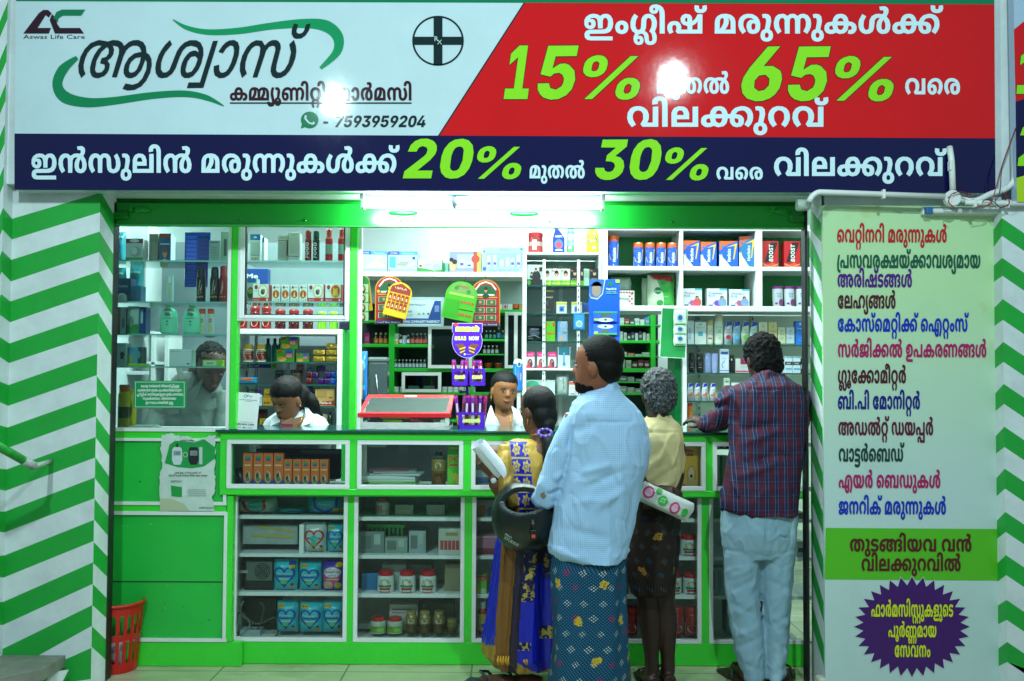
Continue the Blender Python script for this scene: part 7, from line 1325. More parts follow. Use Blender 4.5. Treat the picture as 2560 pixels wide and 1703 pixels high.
R_('carton','white carton with yellow foot beside the left syrup bottles',[(985,996)],834,'c','#b4bcb4',[('r',0,1,0,.3,'#a89a3a')])
V('syrup_bottle','dark syrup bottle with a white label on the third rack shelf','medicine',[(998,1006),(1016,1025)],837,Y,RZ['c'],syrup('#14181a','#a8b8c4','#a8b0ac'),group='dark white labelled syrup bottles')
V('syrup_bottle','dark syrup bottle with a red label on the third rack shelf','medicine',[(1026,1037),(1039,1047),(1048,1056),(1058,1067)],833,Y,RZ['c'],syrup('#14181a','#b05a50','#7a8480'),group='dark red labelled syrup bottles')
R_('pale_pack','slanted white pack between two syrup bottles',[(1007,1015)],839,'c','#b8c4cc',[('p',[(.2,0),(.9,.9),(1,0)],'#6a8ab0')])
V('syrup_bottle','small dark bottle with a pale label on the fourth rack shelf','medicine',[(986+9*i,994+9*i)for i in range(9)],899,Y,RZ['d'],syrup('#14181a','#9fb4c0','#98a4a0'),group='small dark bottles on the fourth rack shelf')
V('syrup_bottle','dark bottle with a teal label right of the chocolate header','medicine',[(1212,1220),(1222,1230),(1232,1240),(1254,1261)],826,Y,RZ['g'],syrup('#14181a','#5a9a94','#a8b0ac'),group='dark teal labelled bottles')
V('syrup_bottle','larger blue labelled bottle among the teal labelled ones','medicine',[(1242,1253)],818,Y,RZ['g'],syrup('#1c2428','#4a90b8','#a8b0ac'))
V('syrup_bottle','short dark bottle on the rack shelf below the teal labelled bottles','medicine',[(1208,1216),(1218,1226),(1228,1236),(1238,1247)],864,Y,RZ['h'],syrup('#101416','#98a4a8','#98a4a0'),group='short dark bottles')
V('orange_bowl','orange plastic bowl on the rack behind the chocolate stand','bowl',[(1212,1232),(1236,1256)],908,Y,RZ['d'],[(.5,0,'#8a3414'),(1,.9,'#8a3414'),(.95,1,'#8a3414')],group='orange bowls')
R_('carton','small white medicine carton on the lowest visible rack shelf',[(986+15*i,998+15*i)for i in range(2)]+[(1107+14*i,1119+14*i)for i in range(6)],967,'e','#b4bcb8',[('r',.1,.9,.5,.6,'#7a8a9a')],'small white medicine cartons on the low rack')
R_('carton','wide white carton behind the lower sliding door',[(1022,1048),(1060,1086)],965,'e','#a8b4b0',[('r',.1,.9,.6,.7,'#8a9a98')],'wide white cartons behind the lower door')
Y =YR+.03
for zk,n,top,cols in(('j',6,795,['#98a4a4','#8a2a24','#243a48','#a0b0b0','#a8b4b4','#3a78a8']),('k',8,829,['#98a8a0','#a0b0a8','#1c242c','#243048','#a8b4c0','#222c3c','#98a494','#a8b0a8']),('l',4,880,['#a8b0ac','#a84a40','#8fa8a0','#a8b4a8']),('m',5,898,['#8aa884','#9cb08f','#5a1018','#5a1018','#6a1420']),('n',4,940,['#5a6a6a','#8a9898','#2a3f58','#98a4a0']),('o',4,966,['#8a9694','#a0aaa6','#8a9490','#98a29c'])):
    for i in range(n):
        x=1550+76/n*i;nm='%s rack shelf behind the grey haired man' %dict(j='top',k='second',l='third',m='fourth',n='fifth',o='lowest')[zk]
        R_('carton' if cols[i][1]in '89a' else 'dark_carton','medicine pack on the %s, %s from the left' %(nm,ORD[i]),[(x,x+76/n-2)],top+(i*7%5)*1.4,zk,cols[i],[('r',.1,.9,.3,.62,'#8f9a9c' if i%2 else '#a8b4b0')],'packs on the ' +nm)
# things standing by the rack
b =MB();Y=1.3;x0,x1=PX(921,Y),PX(968,Y);z0,z1=1.0,PZ(905,Y,945)
b.box(x0,x1,Y,Y+.12,z0,z1,mat('smoked_plastic','#3a4648',.2),.012);b.box(x0-.004,x1+.004,Y-.004,Y+.12,z1,z1+.03,mat('grey_lid','#5c6a6a',.3),.01);b.tube([(x0+.05,Y-.004,z1-.08),(x0+.07,Y-.01,z1-.26)],.004,STEEL,6)
tag(b.build('water_dispenser'),'smoky grey water container standing behind the candy case','container')
U('snack_pack','yellow snack packet hanging inside the hatch post','pack',[(888,908)],900,.5,PZ(998,.5,898),'#c09a0c',[('e',.3,.8,.3,.1,'#a83a1c'),('e',.4,.35,.3,.14,'#d0c070'),('t',.5,.55,.06,'NEW','#8a2014',.5)],.05,seed=2)
U('snack_pack','blue snack packet hanging behind the yellow one','pack',[(895,920)],878,.56,PZ(1000,.56,905),'#1c6ab0',[('e',.6,.7,.25,.1,'#4a9ad0'),('r',.2,.8,.2,.3,'#3a90c8')],.05,seed=6)
b =MB();Y=1.02;s=scl(Y);W,H=24/s,79/s;b.lathe([(W/2,.0),(W/2,H-W*.5),(W*.46,H-W*.3),(W*.3,H-W*.08),(0.001,H)],None,20,mats=[ink('#1c6ac0'),ink('#b8c4c8'),ink('#b8c4c8'),ink('#b8c4c8')])
m =CYL(0,0,W/2);b.text(txt('Inhaler',.02),W*.22,H*.42,W*.2,ink('#c8d0d8'),m,2,None,'c',-pi/2);b.poly([(-W*.6,H*.5),(-W*.3,H*.78),(-W*.0,H*.5),(-W*.3,H*.3)],ink('#3a98d8'),m,1);b.ell(W*.12,H*.82,W*.24,W*.26,ink('#c8d0cc'),m,1);b.ell(W*.12,H*.82,W*.17,W*.2,ink('#1c5a4a'),m,2);b.rect(W*.05,W*.09,H*.3,H*.62,ink('#b83a4a'),m,2)
tag(b.build('inhaler_standee',loc=(PX(1295,Y,940),Y+W/2,PZ(976,Y,1295))),'giant blue and white inhaler model hung beside the display cabinet','display stand')
b =MB();b.box(-.011,.011,0,.03,-.3,0,ALU);tag(b.build('bracket',loc=(PX(1297,1.03,980),1.05,PZ(976.5,1.03,1295))),'pale bracket carrying the giant inhaler model','bracket')

# ---- display cabinet goods
Y =YM+.05;z=mz
V('biscuit_jar','clear jar of red packets with a red lid on the display cabinet','jar',[(1319,1357)],580,Y,z,[(.95,0,'#8a6a64'),(1,.05,'#9a3a34'),(1,.35,'#a08a84'),(1,.55,'#8a1c1c'),(.95,.76,'#9a1418'),(1,.78,'#9a1418'),(1,.96,'#9a1418'),(.9,1,'#9a1418')],[('r',.3,.55,.1,.9,'#a8b0a8')],1,(.1,.7))
b =MB();s=scl(Y);W,H=30/s,66/s;b.prism([(-W/2,0),(W/2,0),(W/2,H*.55),(W*.28,H*.74),(-W*.05,H*.92),(-W*.3,H*.94),(-W/2,H*.6)],0,.05,ink('#14309c',.25));b.box(-W*.36,-W*.02,.012,.038,H*.93,H,ink('#a81414'),.003)
prints(b,[('e',.5,.34,.36,.2,'#2a6ac0'),('t',.5,.6,.09,'HARPIC','#c8ccd8',.6,1),('e',.5,.32,.26,.13,'#a83a4a'),('r',.2,.8,.1,.14,'#c0c8d8')],FR(-W/2,0,0),W,H)
tag(b.build('cleaner_bottle',loc=(PX(1397,Y,600),Y,z+.0005)),'blue angled cleaner bottle with a red cap on the display cabinet','bottle')
V('freshener_can','pale green freshener can on the display cabinet','can',[(1416,1436)],568,Y,z,[(.95,0,'#5aa86a'),(1,.3,'#8fc8a8'),(1,.5,'#a8ccd0'),(1,.75,'#4a98b8'),(.8,.85,'#7ab0c8'),(.6,1,'#a8c4cc')],[('e',.5,.6,.3,.14,'#1c4a9c'),('e',.4,.2,.2,.1,'#c8d0c0')])
V('cleaner_bottle','yellow floor cleaner bottle with a blue label','bottle',[(1465,1496)],568,Y,z,[(.9,0,'#b8c02c'),(1,.1,'#c0c82c'),(1,.7,'#c0c82c'),(.8,.86,'#c0c82c'),(.5,.92,'#b8b41c'),(.5,1,'#b8b41c')],[('e',.5,.7,.34,.2,'#1c58a0'),('t',.5,.62,.1,'Lizol','#d0d8dc',.4,1),('e',.5,.3,.3,.2,'#d0b01c'),('e',.6,.2,.14,.1,'#d0d4c0')],.6)
z =MZ[0]
B('hair_colour_box','black and white carton with a printed couple on the cabinet shelf','box',[(1317,1356)],662,Y,z,'#a8b4b0',[('r',0,1,0,.3,'#141c20'),('e',.6,.42,.28,.3,'#141618')]+face(.57,.74,.2,1.1,'#14100e','#b08a6c','#141618')+face(.3,.55,.2,1.0,'#14100e','#b8907a','#1c2a24')+[('e',.12,.14,.12,.12,'#3a8a2c'),('r',.78,.96,.68,.88,'#2a1418')],.08)
MF =[('r',0,1,.0,.32,'#5a9a1c'),('r',0,1,.12,.16,'#b8c48a'),('r',0,.3,.84,.9,'#a85a3a'),('e',.75,.14,.2,.1,'#a8a03a')]
B('hair_colour_box','white and green hair colour box with a printed man','box',[(1357,1379),(1380,1402),(1403,1425)],672,Y,z,'#b4bcb8',face(.5,.68,.62,.62,'#0c0c0e','#b58a6c','#b8bcb8')+MF[:4],.06,'white and green hair colour boxes')
WF =[('r',0,1,.25,1,'#0e1012')]+face(.5,.74,.6,.6,'#060606','#b8947c','#14181a')+MF+[('t',.5,.36,.07,'NATURAL','#b8bcb8',.7)]
B('hair_colour_box','black and green hair colour box with a printed woman, beside the men','box',[(1426,1448)],672,Y,z,'#b4bcb8',WF,.06)
B('hair_colour_box','turned hair colour box showing a pale green side','box',[(1450,1473)],672,Y,z,'#8fae9c',[('r',0,.4,0,1,'#0e1012'),('e',.2,.7,.1,.12,'#b8947c'),('r',0,.4,0,.3,'#5a9a1c')]+[('r',.45,.95,.8-.1*i,.84-.1*i,'#6a9a78')for i in range(4)],.06)
B('hair_colour_box','black hair colour box with a printed woman at the end of the shelf','box',[(1475,1497)],672,Y,z,'#b4bcb8',WF,.06)
z =MZ[1]
B('hair_colour_box','dark grey carton lettered Cuticolor with a yellow top edge','box',[(1359,1384)],727,Y,z,'#242424',[('r',0,1,.97,1,'#b8a81c'),('t',.5,.68,.09,'Cuticolor','#b8bcb8',.88),('p',[(.2,.5),(.5,.62),(.4,.3)],'#4a4648'),('r',.1,.6,.14,.18,'#5a5656')],.05)
B('test_strip_box','white box with a yellow top and blue window on the cabinet shelf','box',[(1391,1417),(1429,1455)],755,Y,z,'#b8c0b8',[('r',0,1,.76,.95,'#b0a81c'),('r',.28,.74,.18,.62,'#2f6ab0'),('e',.5,.36,.1,.1,'#14304a'),('r',.72,.82,.6,.66,'#8a2430')],.05,'white and yellow test strip boxes')
B('blister_pack','blue blister pack right of the white and yellow boxes','pack',[(1457,1474)],757,Y+.02,z,'#1c4f9c',[('r',.1,1,.25,.75,'#2a3f78'),('r',0,1,0,.12,'#b0a01c')],.03)
B('blister_pack','blue hanging blister with a round white pacifier','pack',[(1434,1462)],783,Y-.03,PZ(824,Y-.03,1448),'#1f78b8',[('r',.1,.9,.08,.9,'#3a90c8'),('e',.5,.34,.3,.21,'#b8ccc8'),('e',.5,.34,.2,.14,'#7fb8a8')],.02)
z =MZ[2]
U('sanitary_pack','black shiny pouch on the third cabinet shelf','pack',[(1316,1356)],815,Y+.03,z,'#14181c',[('e',.5,.55,.34,.22,'#3a4a5a'),('t',.25,.14,.1,'450','#a8b0b0',.3),('s',[(.1,.3),(.5,.4),(.9,.2)],.03,'#98a4a4')],.05,seed=5)
B('cream_box','bright green upright carton on the third cabinet shelf','box',[(1365,1388)],804,Y,z,'#5aa81c',[('r',.1,.9,.35,.43,'#b85a2c'),('r',.05,.2,.8,.96,'#b8642c'),('r',.72,.95,.75,.96,'#a84a1c')],.05,side='#3f7a14')
B('cream_box','blue grey carton with a printed child beside the green carton','box',[(1394,1419)],804,Y,z,'#7a98b0',[('p',[(0,0),(0,1),(.3,1),(.1,.3)],'#4a8ab8'),('o',.5,.82,.18,.24,'#a8b4c4'),('e',.4,.14,.2,.1,'#b8907a'),('r',.5,.9,.4,.5,'#6a788a')],.05)
z =MZ['w']
B('cosmetic_box','pink and white box with a printed woman on the white shelf','box',[(1316,1337),(1342,1366),(1369,1393)],880,YM+.03,z,'#b8bcbc',[('r',0,1,.7,1,'#b81c6a'),('t',.5,.8,.08,'Godrej','#d0c8cc',.6),('e',.45,.28,.3,.3,'#7a2438'),('e',.3,.2,.16,.2,'#a83a2c'),('e',.62,.22,.14,.2,'#2a2a4a'),('e',.47,.44,.13,.13,'#140e0c'),('e',.47,.42,.08,.08,'#b88a70'),('p',[(0,0),(0,.2),(.2,.08),(.8,.06),(1,.16),(1,0)],'#a81c4a')],.05,'pink and white boxes on the white shelf')
B('razor_pack','silver and teal razor pack at the end of the white shelf','pack',[(1395,1426)],868,YM+.03,z,'#a8b4b8',[('r',.05,.95,.62,1,'#0e5a6a'),('r',.42,.56,.25,.75,'#5a8aa8'),('e',.5,.2,.12,.1,'#4a78a0')],.03)
z =MZ[3]
B('tissue_box','green and white tissue box lettered TULIPS','box',[(1316,1388)],950,Y,z,'#8fb8a8',[('r',.5,1,0,1,'#a4c0b4'),('e',.22,.6,.26,.34,'#2f8a6a'),('r',.02,.28,.34,.54,'#b8481c'),('t',.15,.38,.12,'TULIPS','#d0c8b8',.22,1),('t',.62,.52,.08,'Face Tissues','#7aa090',.3)],.1)
U('cotton_pack','white shrink wrapped pack beside the tissue box','pack',[(1390,1422)],934,Y+.04,z,'#b0c0b8',[('r',.55,.62,.3,.8,'#6a8a80')],.07,seed=7)
B('carton','small white carton with a red band beside the wrapped pack','box',[(1423,1440)],953,Y,z,'#b4b8b4',[('r',0,1,.75,.95,'#b8503c'),('r',.1,.9,.5,.54,'#a89a3a'),('r',.2,.8,.08,.14,'#3a3a8a')],.05)
# steam card
b =MB();Y=.86;s=scl(Y);W,H=77/s,170/s;VB='#0a50c8';b.box(-W/2,W/2,0,.012,0,H,ink(VB),.001)
prints(b,[('p',[(0,.78),(.06,.72),(.27,.70),(.45,.78),(.53,1),(0,1)],'#a8bccc'),('p',[(0,.80),(.06,.74),(.27,.72),(.43,.79),(.5,1),(0,1)],'#2f5a9c'),('e',.24,.84,.15,.1,'#8a7a70'),('p',[(.05,.9),(.24,1),(.44,.9),(.34,.96),(.24,.965),(.12,.95)],'#24508c'),('e',.7,.93,.09,.03,'#0c6a4a'),('t',.72,.845,.032,'VapoRub','#c8d8e8',.34,1),('t',.72,.81,.02,'Steam Pods','#a8c4e0',.32),('r',.54,.92,.785,.797,'#3aa85a'),('r',.86,1,.95,.995,'#a8c02c'),('r',.5,.94,0,.07,'#2f9a4a')],FR(-W/2,0,0),W,H)
for j in range(2):
    z0=H*(.37-.19*j);b.box(-W*.36,W*.4,-.03,0,z0,z0+H*.15,ink('#1c5ac8'),.002)
    prints(b,[('r',0,1,.85 if j==0 else 0,1 if j==0 else .15,'#3f9a3a'),('r',.3,.7,.45,.8,'#4a5a54')if j==0 else('r',.3,.66,.2,.5,'#4a5a54'),('e',.5,.18 if j==0 else .8,.34,.2,'#b8c8c8'),('e',.5,.2 if j==0 else .8,.06,.12,'#0c5a4a'),('r',.02,.18,.1,.3,'#b0b42c')],FR(-W*.36,z0,-.03),W*.76,H*.15)
o =b.build('steam_display',loc=(PX(1511,Y,780),Y,PZ(868,Y,1511)));tag(o,'tall blue display card of steam pods hanging beside the glass cabinet','display card')

# ---- right shelf unit goods
Y =YU+.05;z=UZ['t']
HO =[('p',[(0,.62),(0,1),(1,1),(.4,.86)],'#c8541c'),('p',[(0,0),(0,.5),(.3,.28),(.62,0)],'#c8ccc0'),('p',[(.36,.76),(.95,.92),(.78,.3),(.72,.3),(.82,.82)],'#c8a81c'),('s',[(.5,.02),(.2,.3),(.1,.5)],.05,'#b8ac8a'),('e',.16,.8,.09,.05,'#2a6aa8')]
def horl(w):return[('r',0,1,0,1,'#1448b0')]+HO+[('T',.64,.45,w,'Horlicks','#d4dce0',.56)]
hp =[(.93,0,'#1448b0'),(1,.03,'#1448b0'),(.97,.5,'#1448b0'),(1,.76,'#c8541c'),(.97,.8,'#c8541c'),(1,.83,'#c8541c'),(1,.94,'#c8541c'),(.9,1,'#c8541c')]
V('drink_jar','tall orange capped blue health drink jar alone in the first pigeonhole','jar',[(1520,1547)],587,Y,z,hp,horl(.24),1,(.02,.8))
V('drink_jar','short orange capped health drink jar in the first pigeonhole','jar',[(1583,1608),(1612,1637),(1640,1665),(1668,1693)],606,Y,z,hp,horl(.24),1,(.02,.8),'short orange capped health drink jars')
B('drink_box','blue and orange health drink refill box, first of its row','box',[(1709,1750)],601.5,Y,z,'#1448b0',HO+[('T',.6,.45,.2,'Horlicks','#d4dce0',.5)],.07)
B('drink_box','blue and orange health drink refill box, second and slightly lower','box',[(1752,1792)],605,Y,z,'#1450b4',HO+[('T',.6,.45,.2,'Horlicks','#d4dce0',.5)],.07)
B('drink_box','blue and orange health drink refill box standing apart in the middle','box',[(1799,1846)],603,Y,z,'#1450b4',HO+[('T',.6,.45,.18,'Horlicks','#d4dce0',.5)],.07)
B('drink_box','tallest blue and orange refill box against the divider','box',[(1849,1889)],591.5,Y,z,'#1a6098',HO+[('T',.68,.45,.2,'Horlicks','#b8c8c8',.5)],.09,rz=-.12)
B('drink_box','red refill box with a slanted dark BOOST panel','box',[(1907,1947),(1959,2004)],603,Y,z,'#b81420',[('p',[(.12,.2),(.5,.95),(.95,.95),(.52,.2)],'#2a1418'),('T',.66,.55,.26,'BOOST','#d4d4d0',.66),('p',[(0,0),(0,.18),(.3,.1),(.6,.2),(1,.06),(1,0)],'#c8501c'),('s',[(.0,.14),(.5,.02),(1,.14)],.03,'#b8a8a0')],.08,'red BOOST refill boxes')
z =UZ['m']
B('napkin_pack','white square pack lettered Swaap with a red cross border','pack',[(1546,1586)],727,Y,z,'#b8c0b8',[q for i in range(5)for q in(('r',.1+.18*i,.22+.18*i,.84,.94,'#a81c24'),('r',.78-.14*(i%2),.9-.14*(i%2),.1+.16*i,.2+.16*i,'#a81c24'))]+[('t',.38,.42,.16,'Swaap','#3a4044',.6)],.08)
U('cotton_pack','round white plastic wrapped pack on top of the Swaap pack','pack',[(1528,1578)],692,Y+.10,PZ(727,Y+.06,1550),'#a8b8ac',(),.09,seed=9)
o =U('soap_refill_pouch','green and white handwash refill pouch with a red corner and spout','pouch',[(1616,1686)],684,Y+.05,z,'#2f9a3a',[('p',[(.02,.02),(.02,.98),(.3,.9),(.45,.6),(.56,.4),(.62,.02)],'#b4bca8'),('p',[(.1,.98),(.14,.84),(.95,.74),(.9,.96)],'#9c1c20'),('e',.38,.48,.13,.11,'#0c6a3c'),('t',.38,.45,.06,'Dettol','#d0d8d0',.2),('t',.62,.28,.05,'ORIGINAL','#b8d0b0',.3),('e',.46,.12,.12,.09,'#1c8a3a'),('e',.58,.74,.12,.08,'#1c7a34')],.07,seed=1)
U('soap_refill_pouch','pale handwash pouch half hidden behind the green one','pouch',[(1604,1644)],695,Y+.12,z,'#a0b098',(),.05,seed=11)
for x0,x1,t,w1,c1,c2,lab in((1708,1755,721.6,"Mother's",'#a83a68','#b84a8a',"white nutrition box lettered Mother's PLUS with a pink swirl"),(1768,1818,721.6,'Diabetes','#14508a','#6a3aa8','white nutrition box lettered Diabetes PLUS with a purple swirl'),(1824,1874,723.5,"Women's",'#4a5a8a','#a8486a',"white nutrition box lettered Women's PLUS with a rose swirl")):
    B('nutrition_box',lab,'box',[(x0,x1)],t,Y,z,'#c0c8cc',[('r',.62,1,.9,1,'#4aa0a8'),('t',.42,.68,.14,w1,c1,.66),('t',.22,.52,.13,'PLUS','#14508a',.32),('e',.66,.16,.3,.2,c2),('e',.76,.24,.2,.24,'#b84a4a' if x0<1760 else '#6a8ab0'),('e',.74,.5,.09,.09,'#140e0c'),('e',.75,.46,.06,.07,'#b08060'),('r',.06,.28,.03,.1,'#1c3a78')]+[('e',.3+.05*i,.16+.06*i,.025,.03,'#1c3a78')for i in range(4)],.07)
V('nutrition_jar','white nutrition jar with a purple lid and pink swirl','jar',[(1931,1957),(1960,1986),(1989,2015)],716,Y,z,[(.88,0,'#b8c0c8'),(1,.5,'#b8c0c8'),(1,.86,'#b8c0c8'),(1.02,.88,'#7a2478'),(1.02,.99,'#7a2478'),(.9,1,'#7a2478')],[('t',.56,.68,.13,'Women','#14508a',.5),('t',.56,.52,.12,'PLUS','#14508a',.36),('e',.72,.2,.22,.22,'#8a1c70'),('r',.2,.4,.1,.2,'#1c3a78')],1,(.05,.85),'white nutrition jars with purple lids')
# green card with three sachets
b =MB();Yg=.86;s=scl(Yg);W,H=66/s,125/s;b.box(-W/2,W/2,0,.004,0,H,ink('#b8c4b4'));b.rect(-W*.47,W*.47,H*.015,H*.985,ink('#0c7a38'),FR(0,0,0));o=b.build('green_card',loc=(PX(1681,Yg,830),Yg,PZ(895,Yg,1681)));o.rotation_euler=(0,.05,0);tag(o,'green display board hanging at the corner of the tall shelf unit','display card')
for j,(t,bt)in enumerate(((774,815),(808,838),(830,864))):
    U('freshener_sachet','white freshener sachet on the green board, %s from the top' %ORD[j],'sachet',[(1684,1716)],t,Yg-.02-.004*(2-j),PZ(bt,Yg-.02,1700),'#b8c8c0',[('e',.5,.5,.26,.24,'#4a9a4a'),('e',.5,.5,.23,.21,'#b8c8c8'),('e',.5,.5,.19,.17,'#1c4a8a'),('r',.05,.95,.06,.14,'#3f9a3a')],.012,'freshener sachets on the green board',seed=j)
Y =YU+.08;z=UZ[0]
B('cosmetic_carton','narrow white carton with upright blue lettering on the shampoo shelf','carton',[(1719,1735)],802,Y,z,'#b8c8c8',[('T',.5,.45,.4,'Alcom','#6a9ab8',.5)],.05)
B('cosmetic_carton','white carton with a turquoise square on the shampoo shelf','carton',[(1737,1766)],805,Y,z,'#bccac4',[('t',.5,.72,.06,'Bexmend','#6a7a7a',.7),('e',.5,.88,.1,.05,'#4aa0a0'),('r',.3,.7,.38,.56,'#3a9ab0')],.05)
V('shampoo_bottle','cream bottle with a gold cap and magenta lettering','shampoo',[(1767,1783)],801,Y,z,flask('#bcc4b0','#b0a070'),[('r',.2,.8,.5,.56,'#a83a7a'),('r',.25,.75,.4,.46,'#a83a7a'),('r',.2,.75,.22,.3,'#8a2458'),('r',.3,.7,.72,.76,'#7a8a7a')],.6)
V('shampoo_bottle','tallest white shampoo bottle with a green swirl','shampoo',[(1785,1808)],787,Y,z,flask('#bccabc','#b8b89c'),[('t',.5,.78,.05,'PANTENE','#3a5a4a',.5),('r',.4,.66,.46,.66,'#7fb89a'),('o',.5,.28,.12,.15,'#8ab06a'),('e',.56,.2,.08,.06,'#a8b85a')],.6)
for i,(x,c)in enumerate(((1810,'#a81c3a'),(1831,'#4a98c8'),(1853,'#5aa02c'),(1874,'#1c7a5a'))):
    b=MB();s=scl(Y);W,H=20/s,58/s;b.prism([(-W*.38,0),(W*.44,0),(W*.5,H*.3),(W*.46,H*.8),(W*.42,H*.99),(-W*.1,H),(-W*.3,H*.8),(-W*.48,H*.45)],0,.035,ink(['#bcc4c8','#8fb4cc','#b4c8b4','#a8c4bc'][i],.25),True)
    prints(b,[('p',[(.2,.76),(.4,.985),(.92,.985),(.96,.84)],'#0c2f9c'),('t',.5,.63,.05,'head','#1c3a7a',.4),('e',.55,.32,.3,.09,c),('r',.3,.8,.52,.54,'#8a9498')],FR(-W/2,0,0),W,H)
    tag(b.build('shampoo_bottle',loc=(PX(x+10,Y,830),Y,z+.0005)),['white blue topped shampoo bottle with a crimson emblem','blue topped shampoo bottle with a pale blue body','blue topped shampoo bottle with lime leaves','blue topped shampoo bottle with a teal emblem'][i],'shampoo')
for x0,x1,t,c,lab in((1897,1919,805,'#b8bca0','pale carton with thin lettering beside the teal shampoo bottle'),(1921,1943,805,'#b8ac78','beige carton with thin lettering in the soap row'),(1945,1964,818.5,'#b0bc98','small olive footed carton in the soap row'),(1966,1986,818.5,'#a8bcc4','small blue tinted carton in the soap row')):
    B('cosmetic_carton',lab,'carton',[(x0,x1)],t,Y,z,c,[('o',.5,.8,.08,.12,'#5a6458'),('t',.55,.56,.1,'Nivea','#5a6458',.6),('r',0,1,0,.08,'#5a6a34'),('r',.3,.7,.38,.41,'#8a8a70')],.05)
B('cosmetic_carton','bright blue carton at the right end of the shampoo shelf','carton',[(1989,2012)],803,Y,z,'#1c6ac8',[('t',.5,.66,.06,'Nestle','#c8d8e8',.7),('e',.5,.88,.12,.06,'#a8c8e0'),('o',.5,.25,.14,.2,'#5a9ad8'),('r',.2,.8,.5,.52,'#5a9ad8')],.05)
z =UZ[1]
for i,(x0,x1,t,c)in enumerate(((1721,1737,882,'#0c0e10'),(1741,1758,884,'#0e0e12'),(1761,1778,882,'#6a7aa0'),(1778,1795,884,'#7a88b0'))):
    V('conditioner_bottle',['black hair serum bottle first on the second shelf','wider black hair serum bottle second on its shelf','blue grey conditioner bottle third on its shelf','lilac grey conditioner bottle tapering downwards'][i],'bottle',[(x0,x1)],t,Y,z,flask(c,c)if i<3 else[(.7,0,c),(.9,.3,c),(1,.9,c),(1,1,c)],[('r',.3,.7,.7,.73,'#98a0a8'),('s',[(.4,.6),(.6,.55),(.42,.45)],.05,'#a87a8a' if i<2 else '#a8b4cc'),('r',.3,.7,.26,.3,'#8a929a')],.6)
B('cosmetic_carton','tall white carton with a blue crescent on the second shelf','carton',[(1800,1822)],873,Y,z,'#a8b4c0',[('r',.1,.9,.78,.88,'#14408a'),('s',[(.55,.5),(.25,.4),(.2,.28),(.4,.2)],.07,'#1c3a9c'),('r',0,1,.08,.11,'#2a4a8a'),('t',.5,.6,.04,'repair','#5a6a7a',.5)],.05)
V('conditioner_bottle','squat black bottle with a ribbed cap beside the crescent carton','bottle',[(1822.6,1837)],888,Y,z,[(.95,0,'#101214'),(1,.7,'#101214'),(.7,.8,'#1c2022'),(.75,1,'#1c2022')])
B('cosmetic_carton','white carton with plum corner and pink foot by the man in checks','carton',[(1839,1878)],897,Y,z,'#a8b0a8',[('r',.3,1,.6,1,'#7a1c4a'),('r',0,1,.06,.16,'#a82a68'),('r',.3,.7,.4,.44,'#8a9490')],.05)
B('cosmetic_carton','white carton with a black Olay band beside the striped reveal','carton',[(1962,1981),(1985,1998)],891,Y,z,'#b0c4cc',[('r',0,1,.48,.68,'#101416'),('t',.5,.53,.1,'OLAY','#c8ccc8',.6,1),('r',.1,.9,.2,.3,'#5a98b8'),('r',0,1,.92,1,'#7a9aa8')],.05,'white and black banded cartons')
B('cosmetic_carton','black and white carton at the far right end of the second shelf','carton',[(2000,2012)],897,Y,z,'#14181a',[('r',.2,.8,.3,.6,'#a8b0b0')],.05)
z =UZ[2]
b =MB();s=scl(Y);W,H=15/s,44/s;b.prism([(-W*.38,0),(W*.44,0),(W*.5,H*.3),(W*.46,H*.8),(W*.42,H*.99),(-W*.1,H),(-W*.3,H*.8),(-W*.48,H*.45)],0,.035,ink('#bcc4c8',.25),True)
prints(b,[('p',[(.2,.74),(.4,.985),(.92,.985),(.96,.84)],'#0c2f9c'),('t',.5,.6,.06,'head','#1c3a7a',.5),('e',.7,.36,.2,.12,'#b8602c'),('r',.2,.5,.28,.36,'#a8542c')],FR(-W/2,0,0),W,H)
lay_out(b.build('shampoo_bottle'),'small blue topped shampoo bottle on the third shelf','shampoo',[(1717.5,1733),(1735,1751),(1753,1770),(1773,1790)],Y,z,'small blue topped shampoo bottles')
B('cosmetic_carton','pale tube carton with leaves behind the elbow of the man in checks','carton',[(1810,1824)],945,Y,z,'#a8bca8',[('r',.2,.8,.8,.86,'#5a6a5a'),('e',.6,.3,.3,.1,'#5a3a2a')],.04)
b =MB();b.prism([(-.018,.0),(.018,.0),(.024,.11),(-.024,.11)],0,.03,ink('#b8c4c0',.25));tag(b.build('cream_tube',loc=(PX(1838,Y,960),Y,z+.001)),'white cream tube standing on its cap beside the leaf carton','tube')
V('cream_tube','orange lotion tube with a red cap low on the shelf unit','tube',[(1719,1732)],1008,Y,PZ(1054,Y,1725),[(1,0,'#b8641c'),(1,.8,'#b8641c'),(.95,.82,'#a81c24'),(.95,1,'#a81c24')],[('s',[(.5,.3),(.7,.5),(.6,.7)],.06,'#d0b890')])
V('lotion_bottle','orange bottle with a blue cap lying low beside the counter edge','bottle',[(1718,1733)],1066,Y,PZ(1085,Y,1725),[(1,0,'#a8642c'),(1,.6,'#a8642c'),(1,.65,'#14308a'),(1,1,'#14308a')])

